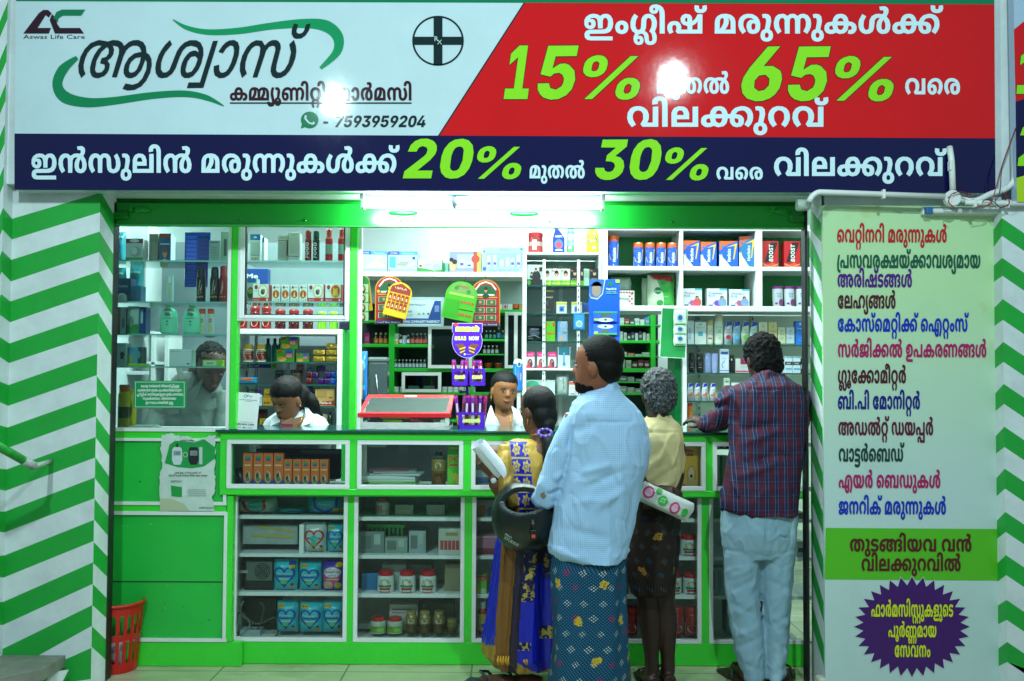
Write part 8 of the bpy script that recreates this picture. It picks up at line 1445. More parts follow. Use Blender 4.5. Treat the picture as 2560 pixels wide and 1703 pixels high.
# ---- counter display windows
Y =.075;z=zB+.0185
AB =[('p',[(0,0),(0,.3),(.5,.12),(1,.3),(1,0)],'#1c4f9c'),('r',.26,.74,.78,.9,'#14508a'),('e',.5,.88,.18,.05,'#2f8a4a'),('r',.15,.85,.64,.68,'#d0b088'),('e',.5,.34,.3,.16,'#b8b08a'),('e',.44,.36,.16,.14,'#3a2a30'),('e',.52,.28,.2,.06,'#4a7a3a'),('e',.42,.48,.07,.05,'#b88a68')]
B('oil_box','tall orange hair oil box in the first counter window','box',[(604,628),(630,654),(655,679),(681,705)],1132,Y,z,'#c8641c',AB,.05,'tall orange hair oil boxes')
B('oil_box','short orange hair oil box in the first counter window','box',[(706,727),(729,750),(751,772),(774,795),(796,818)],1149,Y,z,'#c8641c',AB,.05,'short orange hair oil boxes')
b =MB();x0,x1=PX(640,.3,1130),PX(852,.3,1130);b.box(x0,x1,.3,.33,z+.03,z+.19,mat('monitor_black','#101614',.15),.006);b.box(x0+.1,x1-.1,.28,.36,z,z+.012,BLACK,.003);b.box((x0+x1)/2-.03,(x0+x1)/2+.03,.32,.34,z+.012,z+.03,BLACK);b.text(txt('acer',.05),(x0+x1)/2,z+.13,.03,ink('#4a5854'),lambda u,v,l=1:(u,.2993-.0005*l,v),1,.12)
tag(b.build('monitor'),'black monitor lettered acer standing behind the hair oil boxes','monitor')
b =MB();b.tube([(0,0,0),(.02,0,.05),(0,.01,.1)],.02,BLACK,10);b.box(-.04,.03,-.02,.04,0,.02,BLACK,.006);tag(b.build('barcode_scanner',loc=(PX(590,Y,1190),Y+.03,z+.001)),'black handheld scanner at the left of the first counter window','scanner')
def sheets(name,label,cx,Y,z,spec):
    b=MB();h=0
    for w,d,t,c,a,dx in spec:b.box(-w/2+dx,w/2+dx,0,d,h,h+t,ink(c),min(t*.3,.003),M=Matrix.Rotation(a,4,'Z'));h+=t+.0004
    return tag(b.build(name,loc=(PX(cx,Y,1190),Y,z+.001)),label,'papers')
sheets('paper_stack','untidy pile of papers and plastic covers in the second counter window',972,.10,z,[(.27,.2,.010,'#7fae4a',0,0),(.25,.2,.008,'#c0c8b8',.05,.01),(.28,.2,.010,'#8fb878',-.04,0),(.24,.2,.006,'#8fbc5a',.06,.02),(.27,.2,.012,'#a8c4a0',0,.0),(.27,.18,.02,'#c4ccc8',.03,.0),(.26,.18,.012,'#a8b4b0',-.05,.03),(.22,.16,.01,'#8a9498',.08,.03),(.2,.14,.006,'#7a3a44',.1,-.0)])
V('date_syrup_jar','gold jar with a dark lid in the second counter window','jar',[(1077,1113)],1130,Y,z,[(.9,0,'#3a2414'),(1,.04,'#6a4a1c'),(1,.5,'#8a7430'),(1,.74,'#8a7430'),(.85,.8,'#2a3436'),(1,.82,'#3a4648'),(1,.9,'#3a4648'),(.5,.91,'#2a3436'),(.5,1,'#2a3436')],[('e',.5,.84,.2,.14,'#c0c0b0'),('t',.5,.7,.1,'LION','#2a2014',.36,1),('e',.5,.3,.3,.2,'#3a2010'),('r',.25,.75,.5,.56,'#2a2014')],1,(.04,.74))
B('salt_box','lime green fruit salt box in the second counter window','box',[(1117,1150)],1111,Y,z,'#4aa81c',[('p',[(0,.0),(0,.5),(1,.2),(1,0)],'#6ab82c'),('t',.5,.62,.13,'EN' +'O','#b81c24',.8,1),('r',.1,.8,.53,.57,'#b03a2c'),('e',.62,.28,.2,.1,'#c8b01c'),('e',.72,.2,.14,.07,'#c8b01c'),('r',.2,.8,.9,.94,'#a8c83a')],.06,side='#2f8a14')
sheets('cloth_bundle','checked cloth and packets in the third counter window',1222,.09,z,[(.15,.15,.012,'#1c5a4a',0,0),(.14,.14,.02,'#8a7a6a',.1,.01),(.12,.12,.03,'#2a4a7a',.05,0),(.13,.1,.03,'#8a9094',-.1,-.01)])
B('dog_food_pack','yellow dog food pack in the window beside the grey haired man','pack',[(1690,1752)],1115,.07,z,'#c8960c',[('p',[(0,.78),(0,.98),(.7,.9),(.7,.78)],'#b01c14'),('t',.4,.82,.09,'Pedigree','#c8b01c',.6),('e',.62,.36,.2,.22,'#a87a4a'),('e',.62,.4,.12,.14,'#c8a478'),('e',.62,.34,.06,.04,'#1c1410'),('e',.62,.12,.24,.16,'#b08858'),('e',.2,.1,.2,.1,'#b84a5a')],.05)
U('candy_pack','crumpled silver and red packet in the last counter window','pack',[(1790,1830)],1112,.09,PZ(1125,.09,1810),'#a8a8a4',[('e',.3,.5,.12,.2,'#8a2a24'),('e',.7,.5,.12,.2,'#8a2a24')],.04,seed=4)
B('carton','pale green carton in the last counter window','box',[(1800,1822)],1140,.1,z,'#8fae94',[('r',0,.3,0,1,'#4a8a5a')])

# ---- lower cabinets
Y =YL+.075
def nappy(label,span,top,z,col,heart,price,L2=(),seed=0,cat='nappies',rz=0):
    ht=[(.5+.40*(16*sin(t)**3)/16,.50+.34*(13*cos(t)-5*cos(2*t)-2*cos(3*t)-cos(4*t))/16)for t in[2*pi*i/26 for i in range(27)]]
    U('nappy_pack',label,cat,[span],top,Y,z,col,[('s',ht,.07,heart),('t',.5,.55,.075,'Pampers','#b8ccd0',.62),('r',.2,.8,.47,.52,heart),('r',.3,.72,.38,.42,'#9fc0b0'),('e',.5,.3,.14,.06,'#5aa860'),('e',.82,.14,.1,.08,'#b08a68'),('e',.82,.22,.06,.05,'#3a2418')]+([('r',.1,.42,.82,.93,'#c0a01c'),('t',.26,.845,.06,price,'#14205a',.26)]if price else[])+list(L2),.09,seed=seed,rz=rz)
L0 =LOWZ[0];TL='#20aab8'
nappy('teal nappy pack standing first in the bottom row',(694,748),1506,L0[0],TL,'#14389c','99',seed=1);nappy('teal nappy pack standing second in the bottom row',(751,810),1508,L0[0],TL,'#14389c','99',seed=2);nappy('teal nappy pack standing third in the bottom row',(809,862),1506,L0[0],TL,'#14389c','199',seed=3)
nappy('large teal nappy pack priced with a 35 sticker',(685,746),1401,L0[3],TL,'#14389c','',[('r',.68,.95,.72,.95,'#14388a'),('r',.7,.93,.74,.84,'#c0b01c'),('t',.815,.755,.07,'35','#14205a',.16)],4)
nappy('teal nappy pack in the middle of the third row',(749,805),1407,L0[3],TL,'#14389c','99',seed=5)
U('nappy_pack','pink and violet nappy pants pack in the third row','nappies',[(807,862)],1402,Y,L0[3],'#3a2a98',[('e',.45,.5,.42,.3,'#b83a8a'),('e',.5,.62,.4,.16,'#c8c0c8'),('t',.5,.6,.08,'MamyPoko','#1c2a8a',.7),('t',.5,.5,.07,'pants','#1c2a8a',.36),('e',.3,.2,.24,.14,'#c09880'),('e',.75,.2,.16,.1,'#b0a01c'),('e',.8,.86,.16,.08,'#c8a01c'),('r',.2,.8,.38,.42,'#c8b04a')],.09,seed=6)
nappy('white nappy pack with a red heart in the second row',(760,816),1309,L0[2],'#a8b8b4','#b01c24','',[('p',[(.3,.5),(.5,.3),(.7,.5),(.5,.62)],'#1fa09a')],7);nappy('teal nappy pack beside the red hearted one in the second row',(818,862),1312,L0[2],TL,'#14389c','99',seed=8)
U('nappy_pack','white nappy pack with a red and teal heart lying in the top row','nappies',[(590,692)],1246,Y+.02,L0[1],'#a4b4b4',[('s',[(.2,.8),(.3,.3),(.5,.12),(.75,.4),(.72,.85)],.08,'#b01c24'),('e',.52,.5,.2,.34,'#1fa09a'),('t',.55,.5,.16,'Pampers','#b8d0d0',.3),('e',.08,.84,.06,.12,'#a81c24'),('e',.12,.2,.1,.16,'#b08a68')],.12,seed=9)
U('nappy_pack','crumpled teal pack in the middle of the top row','nappies',[(690,768)],1268,Y+.03,L0[1],'#147a8a',[('e',.5,.5,.3,.3,'#4aa0a8'),('r',.4,.8,.3,.5,'#2a5aa8')],.1,seed=10)
U('nappy_pack','teal nappy pack with a blue heart and 34 sticker in the top row','nappies',[(768,862)],1240,Y+.02,L0[1],'#2a98a8',[('s',[(.2,.9),(.25,.4),(.5,.1),(.8,.4),(.82,.9)],.08,'#1c4aa8'),('r',.72,.94,.08,.34,'#c0a81c'),('t',.83,.14,.12,'34','#14205a',.14),('t',.5,.5,.14,'Pampers','#a8ccd0',.3)],.12,seed=12)
b =MB();bp(b,606,744,1313,1361,Y+.05,.12,mat('grey_steel_box','#8f9c9a',.4,var=.2,vscale=12),.002);TP=ink('#a8963a');m=M_(Y+.049);b.stroke([(646,-1316),(735,-1330)],5,TP,m,2);b.stroke([(628,-1338),(733,-1343)],6,TP,m,2);tag(b.build('steel_box'),'grey steel box patched with yellow tape in the nappy cabinet','box')
b =MB();bp(b,748,759,1312,1392,Y,.2,WHITE);tag(b.build('divider_board'),'short white upright board in the nappy cabinet','board')
pc =thing('computer','black desktop computer showing its power supply fan on the third shelf','computer')
b =MB();x0,x1=PX(610,Y+.03,1450),PX(683,Y+.03,1450);z0=L0[3]+.001;z1=z0+76/scl(Y);b.box(x0,x1,Y+.03,Y+.26,z0,z1,mat('pc_black','#0c0e0f',.5),.003);b.build('case',pc)
b =MB();b.box(x0+.012,x1-.006,Y+.026,Y+.031,z0+.05,z1-.012,mat('psu_grey','#5c6664',.5,metal=.3));cx_,cz_=x1-.055,(z0+.05+z1-.012)/2;m=FR(cx_,cz_,Y+.0258)
for r in(.010,.019,.028,.037):b.ring(0,0,r,r+.004,BLACK,m,1,24)
for a in range(4):b.stroke([(0,0),(.04*cos(a*pi/2+.7),.04*sin(a*pi/2+.7))],.004,BLACK,m,2)
b.rect(-.12,-.075,-.01,.005,ink('#8a9088'),m,1);b.build('power_supply',pc)
b =MB();b.box(PX(610,Y+.1,1560),PX(690,Y+.1,1560),Y+.1,Y+.26,L0[0]+.03,L0[0]+.16,BLACK,.004);tag(b.build('battery_backup'),'black battery unit in the dark bottom corner of the nappy cabinet','box')
b =MB();bp(b,598,650,1576,1598,Y+.02,.08,mat('white_adapter','#98a8a8',.4),.003);tag(b.build('router'),'low white box under tangled cables in the bottom of the nappy cabinet','router')
b =MB()
for k,pts in enumerate([[(592,1560),(600,1530),(640,1560),(690,1540)],[(600,1600),(625,1560),(600,1530),(610,1500)],[(640,1595),(650,1560),(660,1520),(648,1505)],[(595,1580),(640,1605),(690,1590),(694,1560)]]):
    q=[P(x,min(y,1592),Y+.01+.01*k)for x,y in pts];out=[]
    for i in range(len(q)-1):
        for j in range(8):t=j/8;a,c,d,e=q[max(i-1,0)],q[i],q[i+1],q[min(i+2,len(q)-1)];out.append(.5*(2*c+(d-a)*t+(2*a-5*c+4*d-e)*t*t+(3*c-a-3*d+e)*t**3))
    b.tube(out,.004,mat('cable_grey','#3a4442',.5)if k!=1 else mat('cable_pale','#7a8480',.5),6)
tag(b.build('cable_tangle'),'loops of grey cable in the bottom of the nappy cabinet','cable')
L1 =LOWZ[1]
HJ =[('p',[(.28,.1),(.2,.5),(.3,.85),(.5,.95),(.7,.85),(.8,.5),(.72,.1)],'#8a3a2c'),('e',.5,.62,.2,.26,'#a88a3a'),('e',.5,.6,.12,.16,'#c0c8bc'),('r',.16,.84,.36,.5,'#14704a'),('r',.22,.78,.18,.32,'#a01c24'),('r',.2,.8,.02,.08,'#a01c24')]
jw =jar2('#b01420','#c4ccc8')
V('honey_jar','red lidded white jar in the second cabinet','jar',[(944,986),(997,1040),(1049,1092)],1430,Y,L1[3],jw,HJ,1,(.02,.72),'white red lidded jars of the second cabinet')
V('medicine_jar','white jar with a faded red lid alone on the top shelf','jar',[(938,973)],1246,Y+.04,L1[1],jar2('#8a3438','#b0b8b4'),[('r',.1,.5,.1,.8,'#a85a5a'),('r',.5,.9,.2,.4,'#a89a6a')])
b =MB();s=scl(Y);
for x in(986,1065):
    o=B('acrylic_tray','clear tray with a pale yellow slip on the top shelf, %s' %('left of the brown hand' if x<1000 else 'right of the brown hand'),'tray',[(x,x+46)],1262,Y+.06,L1[1],'#8f9a94',[('r',.1,.9,.1,.5,'#b0ac84')],.1)
b =MB()
for i in range(9):b.box(PX(918+10.5*i,Y+.12,1330),PX(923+10.5*i,Y+.12,1330),Y+.12,Y+.125,PZ(1334+(i%3)*4,Y+.12,960),PZ(1314,Y+.12,960),ink('#2fb858'))
b.box(PX(916,Y+.12,1315),PX(1012,Y+.12,1315),Y+.121,Y+.127,PZ(1319,Y+.12,960),PZ(1312,Y+.12,960),ink('#2fb858'));tag(b.build('green_rack'),'bright green plastic rack on the second shelf of the second cabinet','rack')
B('test_kit_box','white box with five red strips on the second shelf','box',[(1096,1153)],1323,Y,L1[2],'#b8bcb4',[('r',.08+.17*i,.22+.17*i,.2,.56,'#b03a40')for i in range(5)]+[('r',.3,.86,.74,.88,'#a8985a'),('t',.58,.77,.07,'ECLIPTRIN','#3a3428',.4)],.09,side='#9aa49c')
for x0,x1,t,c,lab in((896,960,1330,'#6a7a74','grey tinted plastic bin at the left of the second shelf'),(962,1018,1345,'#7f9084','clear plastic bin with slips in the middle of the second shelf'),(1022,1064,1328,'#8a9898','clear plastic bin of pens on the second shelf')):
    B('plastic_bin',lab,'bin',[(x0,x1)],t,Y+.05,L1[2],c,[('r',.1,.5,.2,.8,'#5a6862'),('r',.6,.85,.4,.9,'#98a8a0')],.12)
B('blue_carton','blue carton behind the red lidded jars','box',[(905,950)],1434,Y+.08,L1[3],'#1c6a9c',(),.1);B('white_carton','white carton with a barcode behind the red lidded jars','box',[(955,1016)],1412,Y+.09,L1[3],'#a0aaa4',[('t',.5,.7,.08,'DURALUBE','#6a7470',.6)]+[('r',.68+.03*i,.69+.03*i,.2,.35,'#2a3030')for i in range(6)],.1)
B('brown_carton','pale brown carton at the right behind the red lidded jars','box',[(1112,1155)],1412,Y+.06,L1[3],'#7f7a60',(),.1);B('brown_carton','dull grey brown carton in the middle behind the red lidded jars','box',[(1020,1080)],1412,Y+.12,L1[3],'#6f726a',(),.1)
V('malt_jar','small red lidded jar with a green label in the bottom row','jar',[(928,967),(970,1008)],1547,Y,L1[0],jar2('#b01c1c','#a8b0a8'),[('r',0,1,.1,.8,'#5aa02c'),('r',.2,.5,.5,.72,'#a83a1c'),('r',.5,.9,.2,.6,'#8ab85a'),('r',0,1,.0,.1,'#b8c0b0')],1,(.02,.6),'small red lidded jars with green labels')
V('date_jar','tall gold date jar in the bottom row','jar',[(1015,1044),(1049,1078),(1084,1114)],1531,Y,L1[0],[(.92,0,'#2a1c10'),(1,.04,'#4a3414'),(1,.45,'#7a6a34'),(1,.74,'#7a6a34'),(.8,.85,'#7a6c3a'),(.84,.86,'#8a7a3a'),(.84,.98,'#8a7a3a'),(.75,1,'#8a7a3a')],[('e',.5,.8,.24,.14,'#b8bcb0'),('t',.5,.62,.1,'LION','#b8b49c',.4,1),('e',.5,.3,.3,.2,'#2a1810')],1,(.04,.74),'tall gold date jars')
V('date_jar','short gold jar at the right end of the bottom row','jar',[(1118,1144)],1551,Y,L1[0],[(.92,0,'#4a3c20'),(1,.5,'#6f6434'),(.8,.8,'#7a6c3a'),(.9,.82,'#8a7a3a'),(.9,1,'#8a7a3a')],[('r',.2,.8,.3,.7,'#4a4020')])
B('white_carton','white lettered carton behind the gold date jars','box',[(975,1045)],1512,Y+.09,L1[0],'#a8b0a8',[('r',.1,.8,.8,.84,'#3a4444'),('r',.1,.7,.66,.7,'#a84a5a')],.1);B('dark_carton','dark carton at the back right of the bottom row','box',[(1052,1135)],1508,Y+.12,L1[0],'#2a3434',(),.1);B('white_carton','grey carton lying at the bottom left of the second cabinet','box',[(898,990)],1560,Y+.1,L1[0],'#84908c',(),.1)
L2 =LOWZ[2]
B('medicine_carton','red and green honey cough box on the third shelf by the sari','box',[(1189,1217),(1226,1256)],1439,Y,L2[3],'#6ab02c',[('r',0,1,.72,1,'#a83a2c'),('t',.5,.78,.1,'Glow','#c8c8b0',.7),('e',.3,.3,.12,.2,'#b0a82c'),('r',.5,.9,.0,.3,'#a8c8a0')],.06,'red and green boxes by the sari')
V('disinfectant_bottle','red bottle with a white cap at the bottom of the third cabinet','bottle',[(1195,1220)],1507,Y,L2[0],[(.95,0,'#8a1420'),(1,.05,'#9a1824'),(1,.7,'#9a1824'),(.6,.8,'#b0b8b8'),(.62,.81,'#b0b8b8'),(.6,1,'#b0b8b8')],[('r',.05,.95,.05,.9,'#b8a03a'),('e',.5,.6,.4,.16,'#b8bcc8'),('r',.2,.8,.2,.4,'#3a4aa0')],.6)
sheets('paper_stack','pink bundle of packs on the second shelf of the third cabinet',1232,Y+.02,L2[2],[(.2,.2,.03,'#7a1c34',0,0),(.2,.2,.05,'#a86a84',0,0),(.2,.18,.012,'#b88a9c',.04,0)])
B('carton','carton with a blurred orange emblem on the top shelf of the third cabinet','box',[(1190,1240)],1250,Y+.04,L2[1],'#8f8c8c',[('e',.3,.4,.2,.3,'#b05a3a'),('e',.7,.3,.16,.3,'#3a5a98')],.1)
L3 =LOWZ[3]
V('honey_jar','red lidded jar behind the grey haired man, second shelf','jar',[(1700,1742),(1655,1697)],1340,Y,L3[2],jw,HJ,1,(.02,.72),'red lidded jars behind the grey haired man, second shelf')
V('honey_jar','red lidded jar behind the grey haired man, third shelf','jar',[(1662,1704),(1708,1747),(1616,1657),(1570,1612)],1436,Y,L3[3],jw,HJ,1,(.02,.72),'red lidded jars behind the grey haired man, third shelf')
V('health_mix_jar','tall red jar lettered HEALTH MIX by the bare legs','jar',[(1711,1747),(1671,1709),(1560,1593),(1632,1668)],1521,Y,L3[0],[(.95,0,'#8a1824'),(1,.04,'#a01824'),(1,.72,'#a01824'),(.86,.78,'#b01c20'),(1,.8,'#b01c20'),(1,.94,'#b01c20'),(.85,1,'#b01c20')],[('p',[(0,.0),(0,.62),(1,.95),(1,0)],'#b8b8b0'),('p',[(0,.58),(0,.66),(1,.99),(1,.9)],'#3a1c20'),('e',.5,.3,.36,.22,'#98a094'),('t',.52,.56,.11,'HEALTH','#7a1420',.56,1)],1,(.04,.72),'tall red health mix jars')
L4 =LOWZ[4]
B('white_carton','white carton with upright lettering on the third shelf of the last cabinet','box',[(1780,1812)],1420,Y,L4[3],'#98a6a8',[('r',.1,.2,.2,.9,'#8a3a48'),('r',.5,.56,.1,.9,'#4a5654'),('r',.66,.7,.1,.9,'#4a5654')],.08)
B('white_carton','white carton with a dark label right of the jeans','box',[(1985,2012)],1355,Y,L4[2],'#98a4a0',[('r',.4,1,.3,.6,'#3a3438')],.08);B('dark_carton','dark strip carton on the top shelf right of the jeans','box',[(1986,2012)],1282,Y,L4[1],'#4a4c4a',[('r',.1,.9,.2,.5,'#8a2a24')],.08)
B('white_carton','grey carton at the bottom of the last cabinet','box',[(1815,1850)],1500,Y+.05,L4[0],'#7f8a86',(),.1)

# ---- poster, waste basket
b =MB();m=M_(.004);rnd2=random.Random(5);pts=[]
base =[(404,1086),(430,1084),(450,1092),(470,1088),(486,1104),(512,1094),(538,1086),(539,1150),(536,1180),(539,1218),(531,1244),(536,1278),(399,1278),(399,1190),(406,1165),(401,1120)]
for i in range(len(base)):
    (x0,y0),(x1,y1)=base[i],base[(i+1)%len(base)]
    for j in range(6):t=j/6;k=0 if y0==y1==1278 else 2.2;pts.append((x0+(x1-x0)*t+rnd2.uniform(-k,k),-(y0+(y1-y0)*t+rnd2.uniform(-k,k)*(0 if y0>=1278 and y1>=1278 else 1))))
PAP =mat('worn_poster_paper','#b8c8c0',.6,var=.12,vscale=18);x0=P(399,1278,.0048)
c3 =[P(x,-y,.0045)for x,y in pts];cc_=P(470,1190,.0045);n=len(c3)
b.add([cc_]+c3+[v+Vector((0,.0012,0))for v in c3],[(0,1+(i+1)%n,1+i)for i in range(n)]+[(1+i,1+(i+1)%n,1+n+(i+1)%n,1+n+i)for i in range(n)],PAP)
PG =ink('#0c8a3c');pp=lambda q,c,l=1:b.poly([(x,-y)for x,y in q],ink(c),m,l)
pp([(412,1158),(424,1112),(438,1102),(486,1106),(510,1098),(537,1118),(538,1146),(510,1166),(480,1171),(445,1168)],'#0c8a3c')
for cx_,c1,c2 in((443,'#b8c4c8','#8a9a98'),(484,'#14181c','#7a8c8c')):
    b.prism([P(cx_+a,1138+q,.004).xz[:]for a,q in((-12,-14),(-8,-20),(8,-20),(12,-14),(13,12),(8,24),(-8,24),(-13,12))],.0022,.0034,ink(c1));b.rect(cx_-9,cx_+9,-1139,-1127,ink(c2),lambda u,v,l=1:P(u,-v,.0016),1);b.text(txt('105'),cx_,-1137,8,ink('#1c2424'),lambda u,v,l=1:P(u,-v,.0012),1,14)
b.rect(441,445,-1118,-1109,BLACK,m,2);b.rect(498,506,-1161,-1118,ink('#a8b8b8'),m,3);b.ring(463,-1137,5,6.2,ink('#b8ccc0'),m,3,20)
for s_,x,y,h,w in(('...and get a Free pack of',468,1184,5,68),('OneTouch Select Plus test strips',470,1191,5,96),('system today...',470,1103,5,38),('ONETOUCH',440,1206,5,28),('ONETOUCH',515,1272,5,36)):b.text(txt(s_,.02),x,-y,h,ink('#1c4434' if 'ONE' not in s_ else '#0c7a3c'),m,3,w)
pp([(427,1214),(455,1218),(455,1243),(429,1241)],'#0c8a3c');pp([(455,1218),(466,1212),(466,1238),(455,1243)],'#c0ccc8')
for i in range(4):b.rect(470,515,-1224-5*i-1.4,-1224-5*i,ink('#7a8a84'),m,2)
pp([(400,1246),(430,1248),(460,1260),(474,1277),(400,1277)],'#a8b090')
tag(b.build('torn_poster'),'torn glucose meter poster pasted across the green cabinet panel','poster')
b =MB();Rb,rb,Hb=.138,.110,.33;cxb=PX(357,-.03,1530)-Rb;cyb=-.035;REDB=mat('red_basket_plastic','#b8120c',.35,var=.08)
def rr_(z):return rb+(Rb-rb)*z/Hb
N =44
for z0,z1,solid in((0,.05,1),(.05,.155,0),(.155,.185,1),(.185,.28,0),(.28,.33,1)):
    for k in range(N):
        if not solid and k%2:continue
        a0,a1=2*pi*k/N,2*pi*(k+1)/N;vs=[]
        for r_o in(0,-.004):
            for z,a in((z0,a0),(z0,a1),(z1,a1),(z1,a0)):vs.append((cxb+(rr_(z)+r_o)*cos(a),cyb+(rr_(z)+r_o)*sin(a),z+.002))
        b.add(vs,[(0,1,2,3),(7,6,5,4),(1,5,6,2),(3,7,4,0)]+([(3,2,6,7)]if not solid or z1==Hb else[]),REDB)
b.lathe([(0.001,.003),(rb-.003,.003)],REDB,N,(cxb,cyb,0),cap=False)
b.tube([(cxb+(Rb+.002)*cos(2*pi*k/40),cyb+(Rb+.002)*sin(2*pi*k/40),Hb)for k in range(41)],.0085,REDB,8,cap=False)
wb =b.build('waste_basket');tag(wb,'red slotted plastic waste basket on the floor by the striped pillar','waste basket')
U('crumpled_paper','crumpled white paper inside the red waste basket','paper',[(285,318)],1597,-.035-.03,.012,'#c0c8cc',(),.12,seed=3)

# ================================================================== people
def fused(b,voxel,smooth=2):
    """one continuous surface from overlapping volumes"""
    o=b.build('raw');m=o.modifiers.new('r','REMESH');m.mode='VOXEL';m.voxel_size=voxel
    if smooth:q=o.modifiers.new('s','SMOOTH');q.factor=.5;q.iterations=smooth
    dg=bpy.context.evaluated_depsgraph_get();me=bpy.data.meshes.new_from_object(o.evaluated_get(dg))
    V=[v.co.copy()for v in me.vertices];N=[v.normal.copy()for v in me.vertices];F=[list(p.vertices)for p in me.polygons]
    old=o.data;bpy.data.objects.remove(o);bpy.data.meshes.remove(me);bpy.data.meshes.remove(old)
    return V,N,F
def cloth(name,b,voxel,m,parent,amp=.006,fx=7,fz=3,drag=(),keep=None,slant=0,smooth=3):
    V,N,F=fused(b,voxel,smooth);out=[]
    for v,n in zip(V,N):
        q=Vector((v.x*fx,v.y*fx,(v.z+slant*v.x)*fz));d=noise.noise(q)+.5*noise.noise(q*2.1)+.35*(.4-abs(noise.noise(q*1.3+Vector((9,2,5)))))
        d+=.9*(1-abs(noise.noise(q*1.6+Vector((3,7,1)))))**7-.5*(1-abs(noise.noise(q*2.6+Vector((1,4,8)))))**8
        for(x,z,dx,dz,w_,a)in drag:      # a fold running from (x, z) along (dx, dz)
            L=hypot(dx,dz);t=((v.x-x)*dx+(v.z-z)*dz)/L;s=((v.x-x)*dz-(v.z-z)*dx)/L
            if-.02<t<L+.02:d+=a*math.exp(-(s/w_)**2)*max(0,1-abs(2*t/L-1)**2)
        out.append(v+n*d*amp)
    r=MB()
    if callable(m)and not hasattr(m,'node_tree'):
        by={}
        for f in F:c=sum((out[i]for i in f),Vector())/len(f);by.setdefault(m(c),[]).append(f)
        for mm,fs in by.items():r.add(out,fs,mm,True)
    else:r.add(out,F,m,True)
    return r.build(name,parent)
SKULL =[(0,.026,.072,.0),(.012,.040,.086,.03),(.035,.054,.091,.062),(.06,.062,.089,.078),(.09,.069,.087,.09),(.12,.073,.084,.098),(.15,.075,.088,.1),(.175,.073,.082,.098),(.2,.062,.066,.085),(.217,.042,.044,.06),(.226,.014,.018,.025)]
def head(b,M,k=1.0,fat=1.0):
    n,seg=34,40;vs=[]
    g=lambda x,s:math.exp(-(x/s)**2)
    for j in range(n):
        z=.226*j/(n-1);i=max(q for q in range(len(SKULL)-1)if SKULL[q][0]<=z+.000001);A,B_=SKULL[i],SKULL[i+1];t=(z-A[0])/(B_[0]-A[0]);t=t*t*(3-2*t)if i in(0,9)else t
        w_,f,bk=[A[q]+(B_[q]-A[q])*t for q in(1,2,3)]
        for s in range(seg):
            a=2*pi*s/seg;a=a if a<=pi else a-2*pi;x,y=w_*fat*sin(a),-(f if abs(a)<pi/2 else bk)*cos(a)
            nz=(z-.080)/.008 if z<.088 else(.128-z)/.040
            y-=.026*g(a,.17)*max(0,min(1,nz))**.8+.006*g(a,.3)*g(z-.052,.009)-.007*g(abs(a)-.42,.16)*g(z-.116,.011)+.004*g(a,.25)*g(z-.015,.012)
            vs.append(M@(Vector((x,y,z))*k))
    fs=[(j*seg+s,j*seg+(s+1)%seg,(j+1)*seg+(s+1)%seg,(j+1)*seg+s)for j in range(n-1)for s in range(seg)]
    b.add(vs,fs+[list(range(seg-1,-1,-1)),[(n-1)*seg+s for s in range(seg)]],SKIN,True)
    for sx in(-1,1):b.ball((sx*.074*k*fat,.010*k,.100*k),(.010*k,.020*k,.032*k),SKIN,10,8,M=M)
def features(b,M,k=1.0,open_=1.0,lip='#4a2622',brow='#0a0706'):
    for sx in(-1,1):
        b.ball((sx*.031*k,-.0765*k,.115*k),(.0135*k,.007*k,.0058*k*open_),ink('#b0aaa0',.3),10,8,M=M);b.ball((sx*.031*k,-.0822*k,.115*k),(.0058*k,.003*k,.0054*k*open_),ink('#0c0806',.2),8,6,M=M)
        b.tube([M@(Vector((sx*x,y,z))*k)for x,y,z in((.016,-.088,.129),(.028,-.0885,.1335),(.042,-.082,.131),(.05,-.073,.126))],[.0016,.0026,.0022,.001],ink(brow,.7),6)
        b.tube([M@(Vector((sx*x,y,z))*k)for x,y,z in((.018,-.081,.1185),(.031,-.0845,.1215),(.046,-.077,.117))],[.0008,.0016,.0012],ink('#0c0806',.6),5)
    b.ball((0,-.0925*k,.0555*k),(.021*k,.006*k,.0042*k),ink(lip,.4),12,8,M=M);b.ball((0,-.0925*k,.0485*k),(.018*k,.0065*k,.005*k),ink(lip,.4),12,8,M=M)
def hand(b,M,curl=.5,k=1.0,thumb=.5):
    T=lambda x,y,z:M@(Vector((x,y,z))*k)
    b.tube([T(-.03,0,0),T(0,0,0),T(.04,0,.002),(T(.086,0,0))],[.024*k,.026*k,.037*k,.038*k],SKIN,14,flat=.42,upv=M.to_3x3()@Vector((0,0,1)))
    for i,(y,L)in enumerate(((.029,.072),(.010,.082),(-.010,.076),(-.028,.060))):
        p=Vector((.08,y,0));a=.12;pts=[p.copy()]
        for s in(.45,.3,.25):a+=curl*(.8+.12*i);p=p+Vector((cos(a)*L*s,y*.12*s,-sin(a)*L*s));pts.append(p.copy())
        b.tube([T(*q)for q in pts],[.0098*k,.0092*k,.0086*k,.0068*k],SKIN,8);b.ball(T(*pts[-1]),.0066*k,SKIN,8,6)
    pts=[(.018,.022,-.004),(.045,.047,-.012-.01*thumb),(.066,.052,-.018-.03*thumb),(.084,.048-.014*thumb,-.022-.045*thumb)]
    b.tube([T(*q)for q in pts],[.014*k,.0115*k,.0098*k,.007*k],SKIN,8)
SKIN =None
def skin(name,c):return mat(name,c,.5,var=.12,vscale=14,bump=.12,bscale=160,spec=.4)
def frame(p,ang,pitch=0,roll=0):return Matrix.Translation(p)@Matrix.Rotation(ang,4,'Z')@Matrix.Rotation(pitch,4,'X')@Matrix.Rotation(roll,4,'Y')
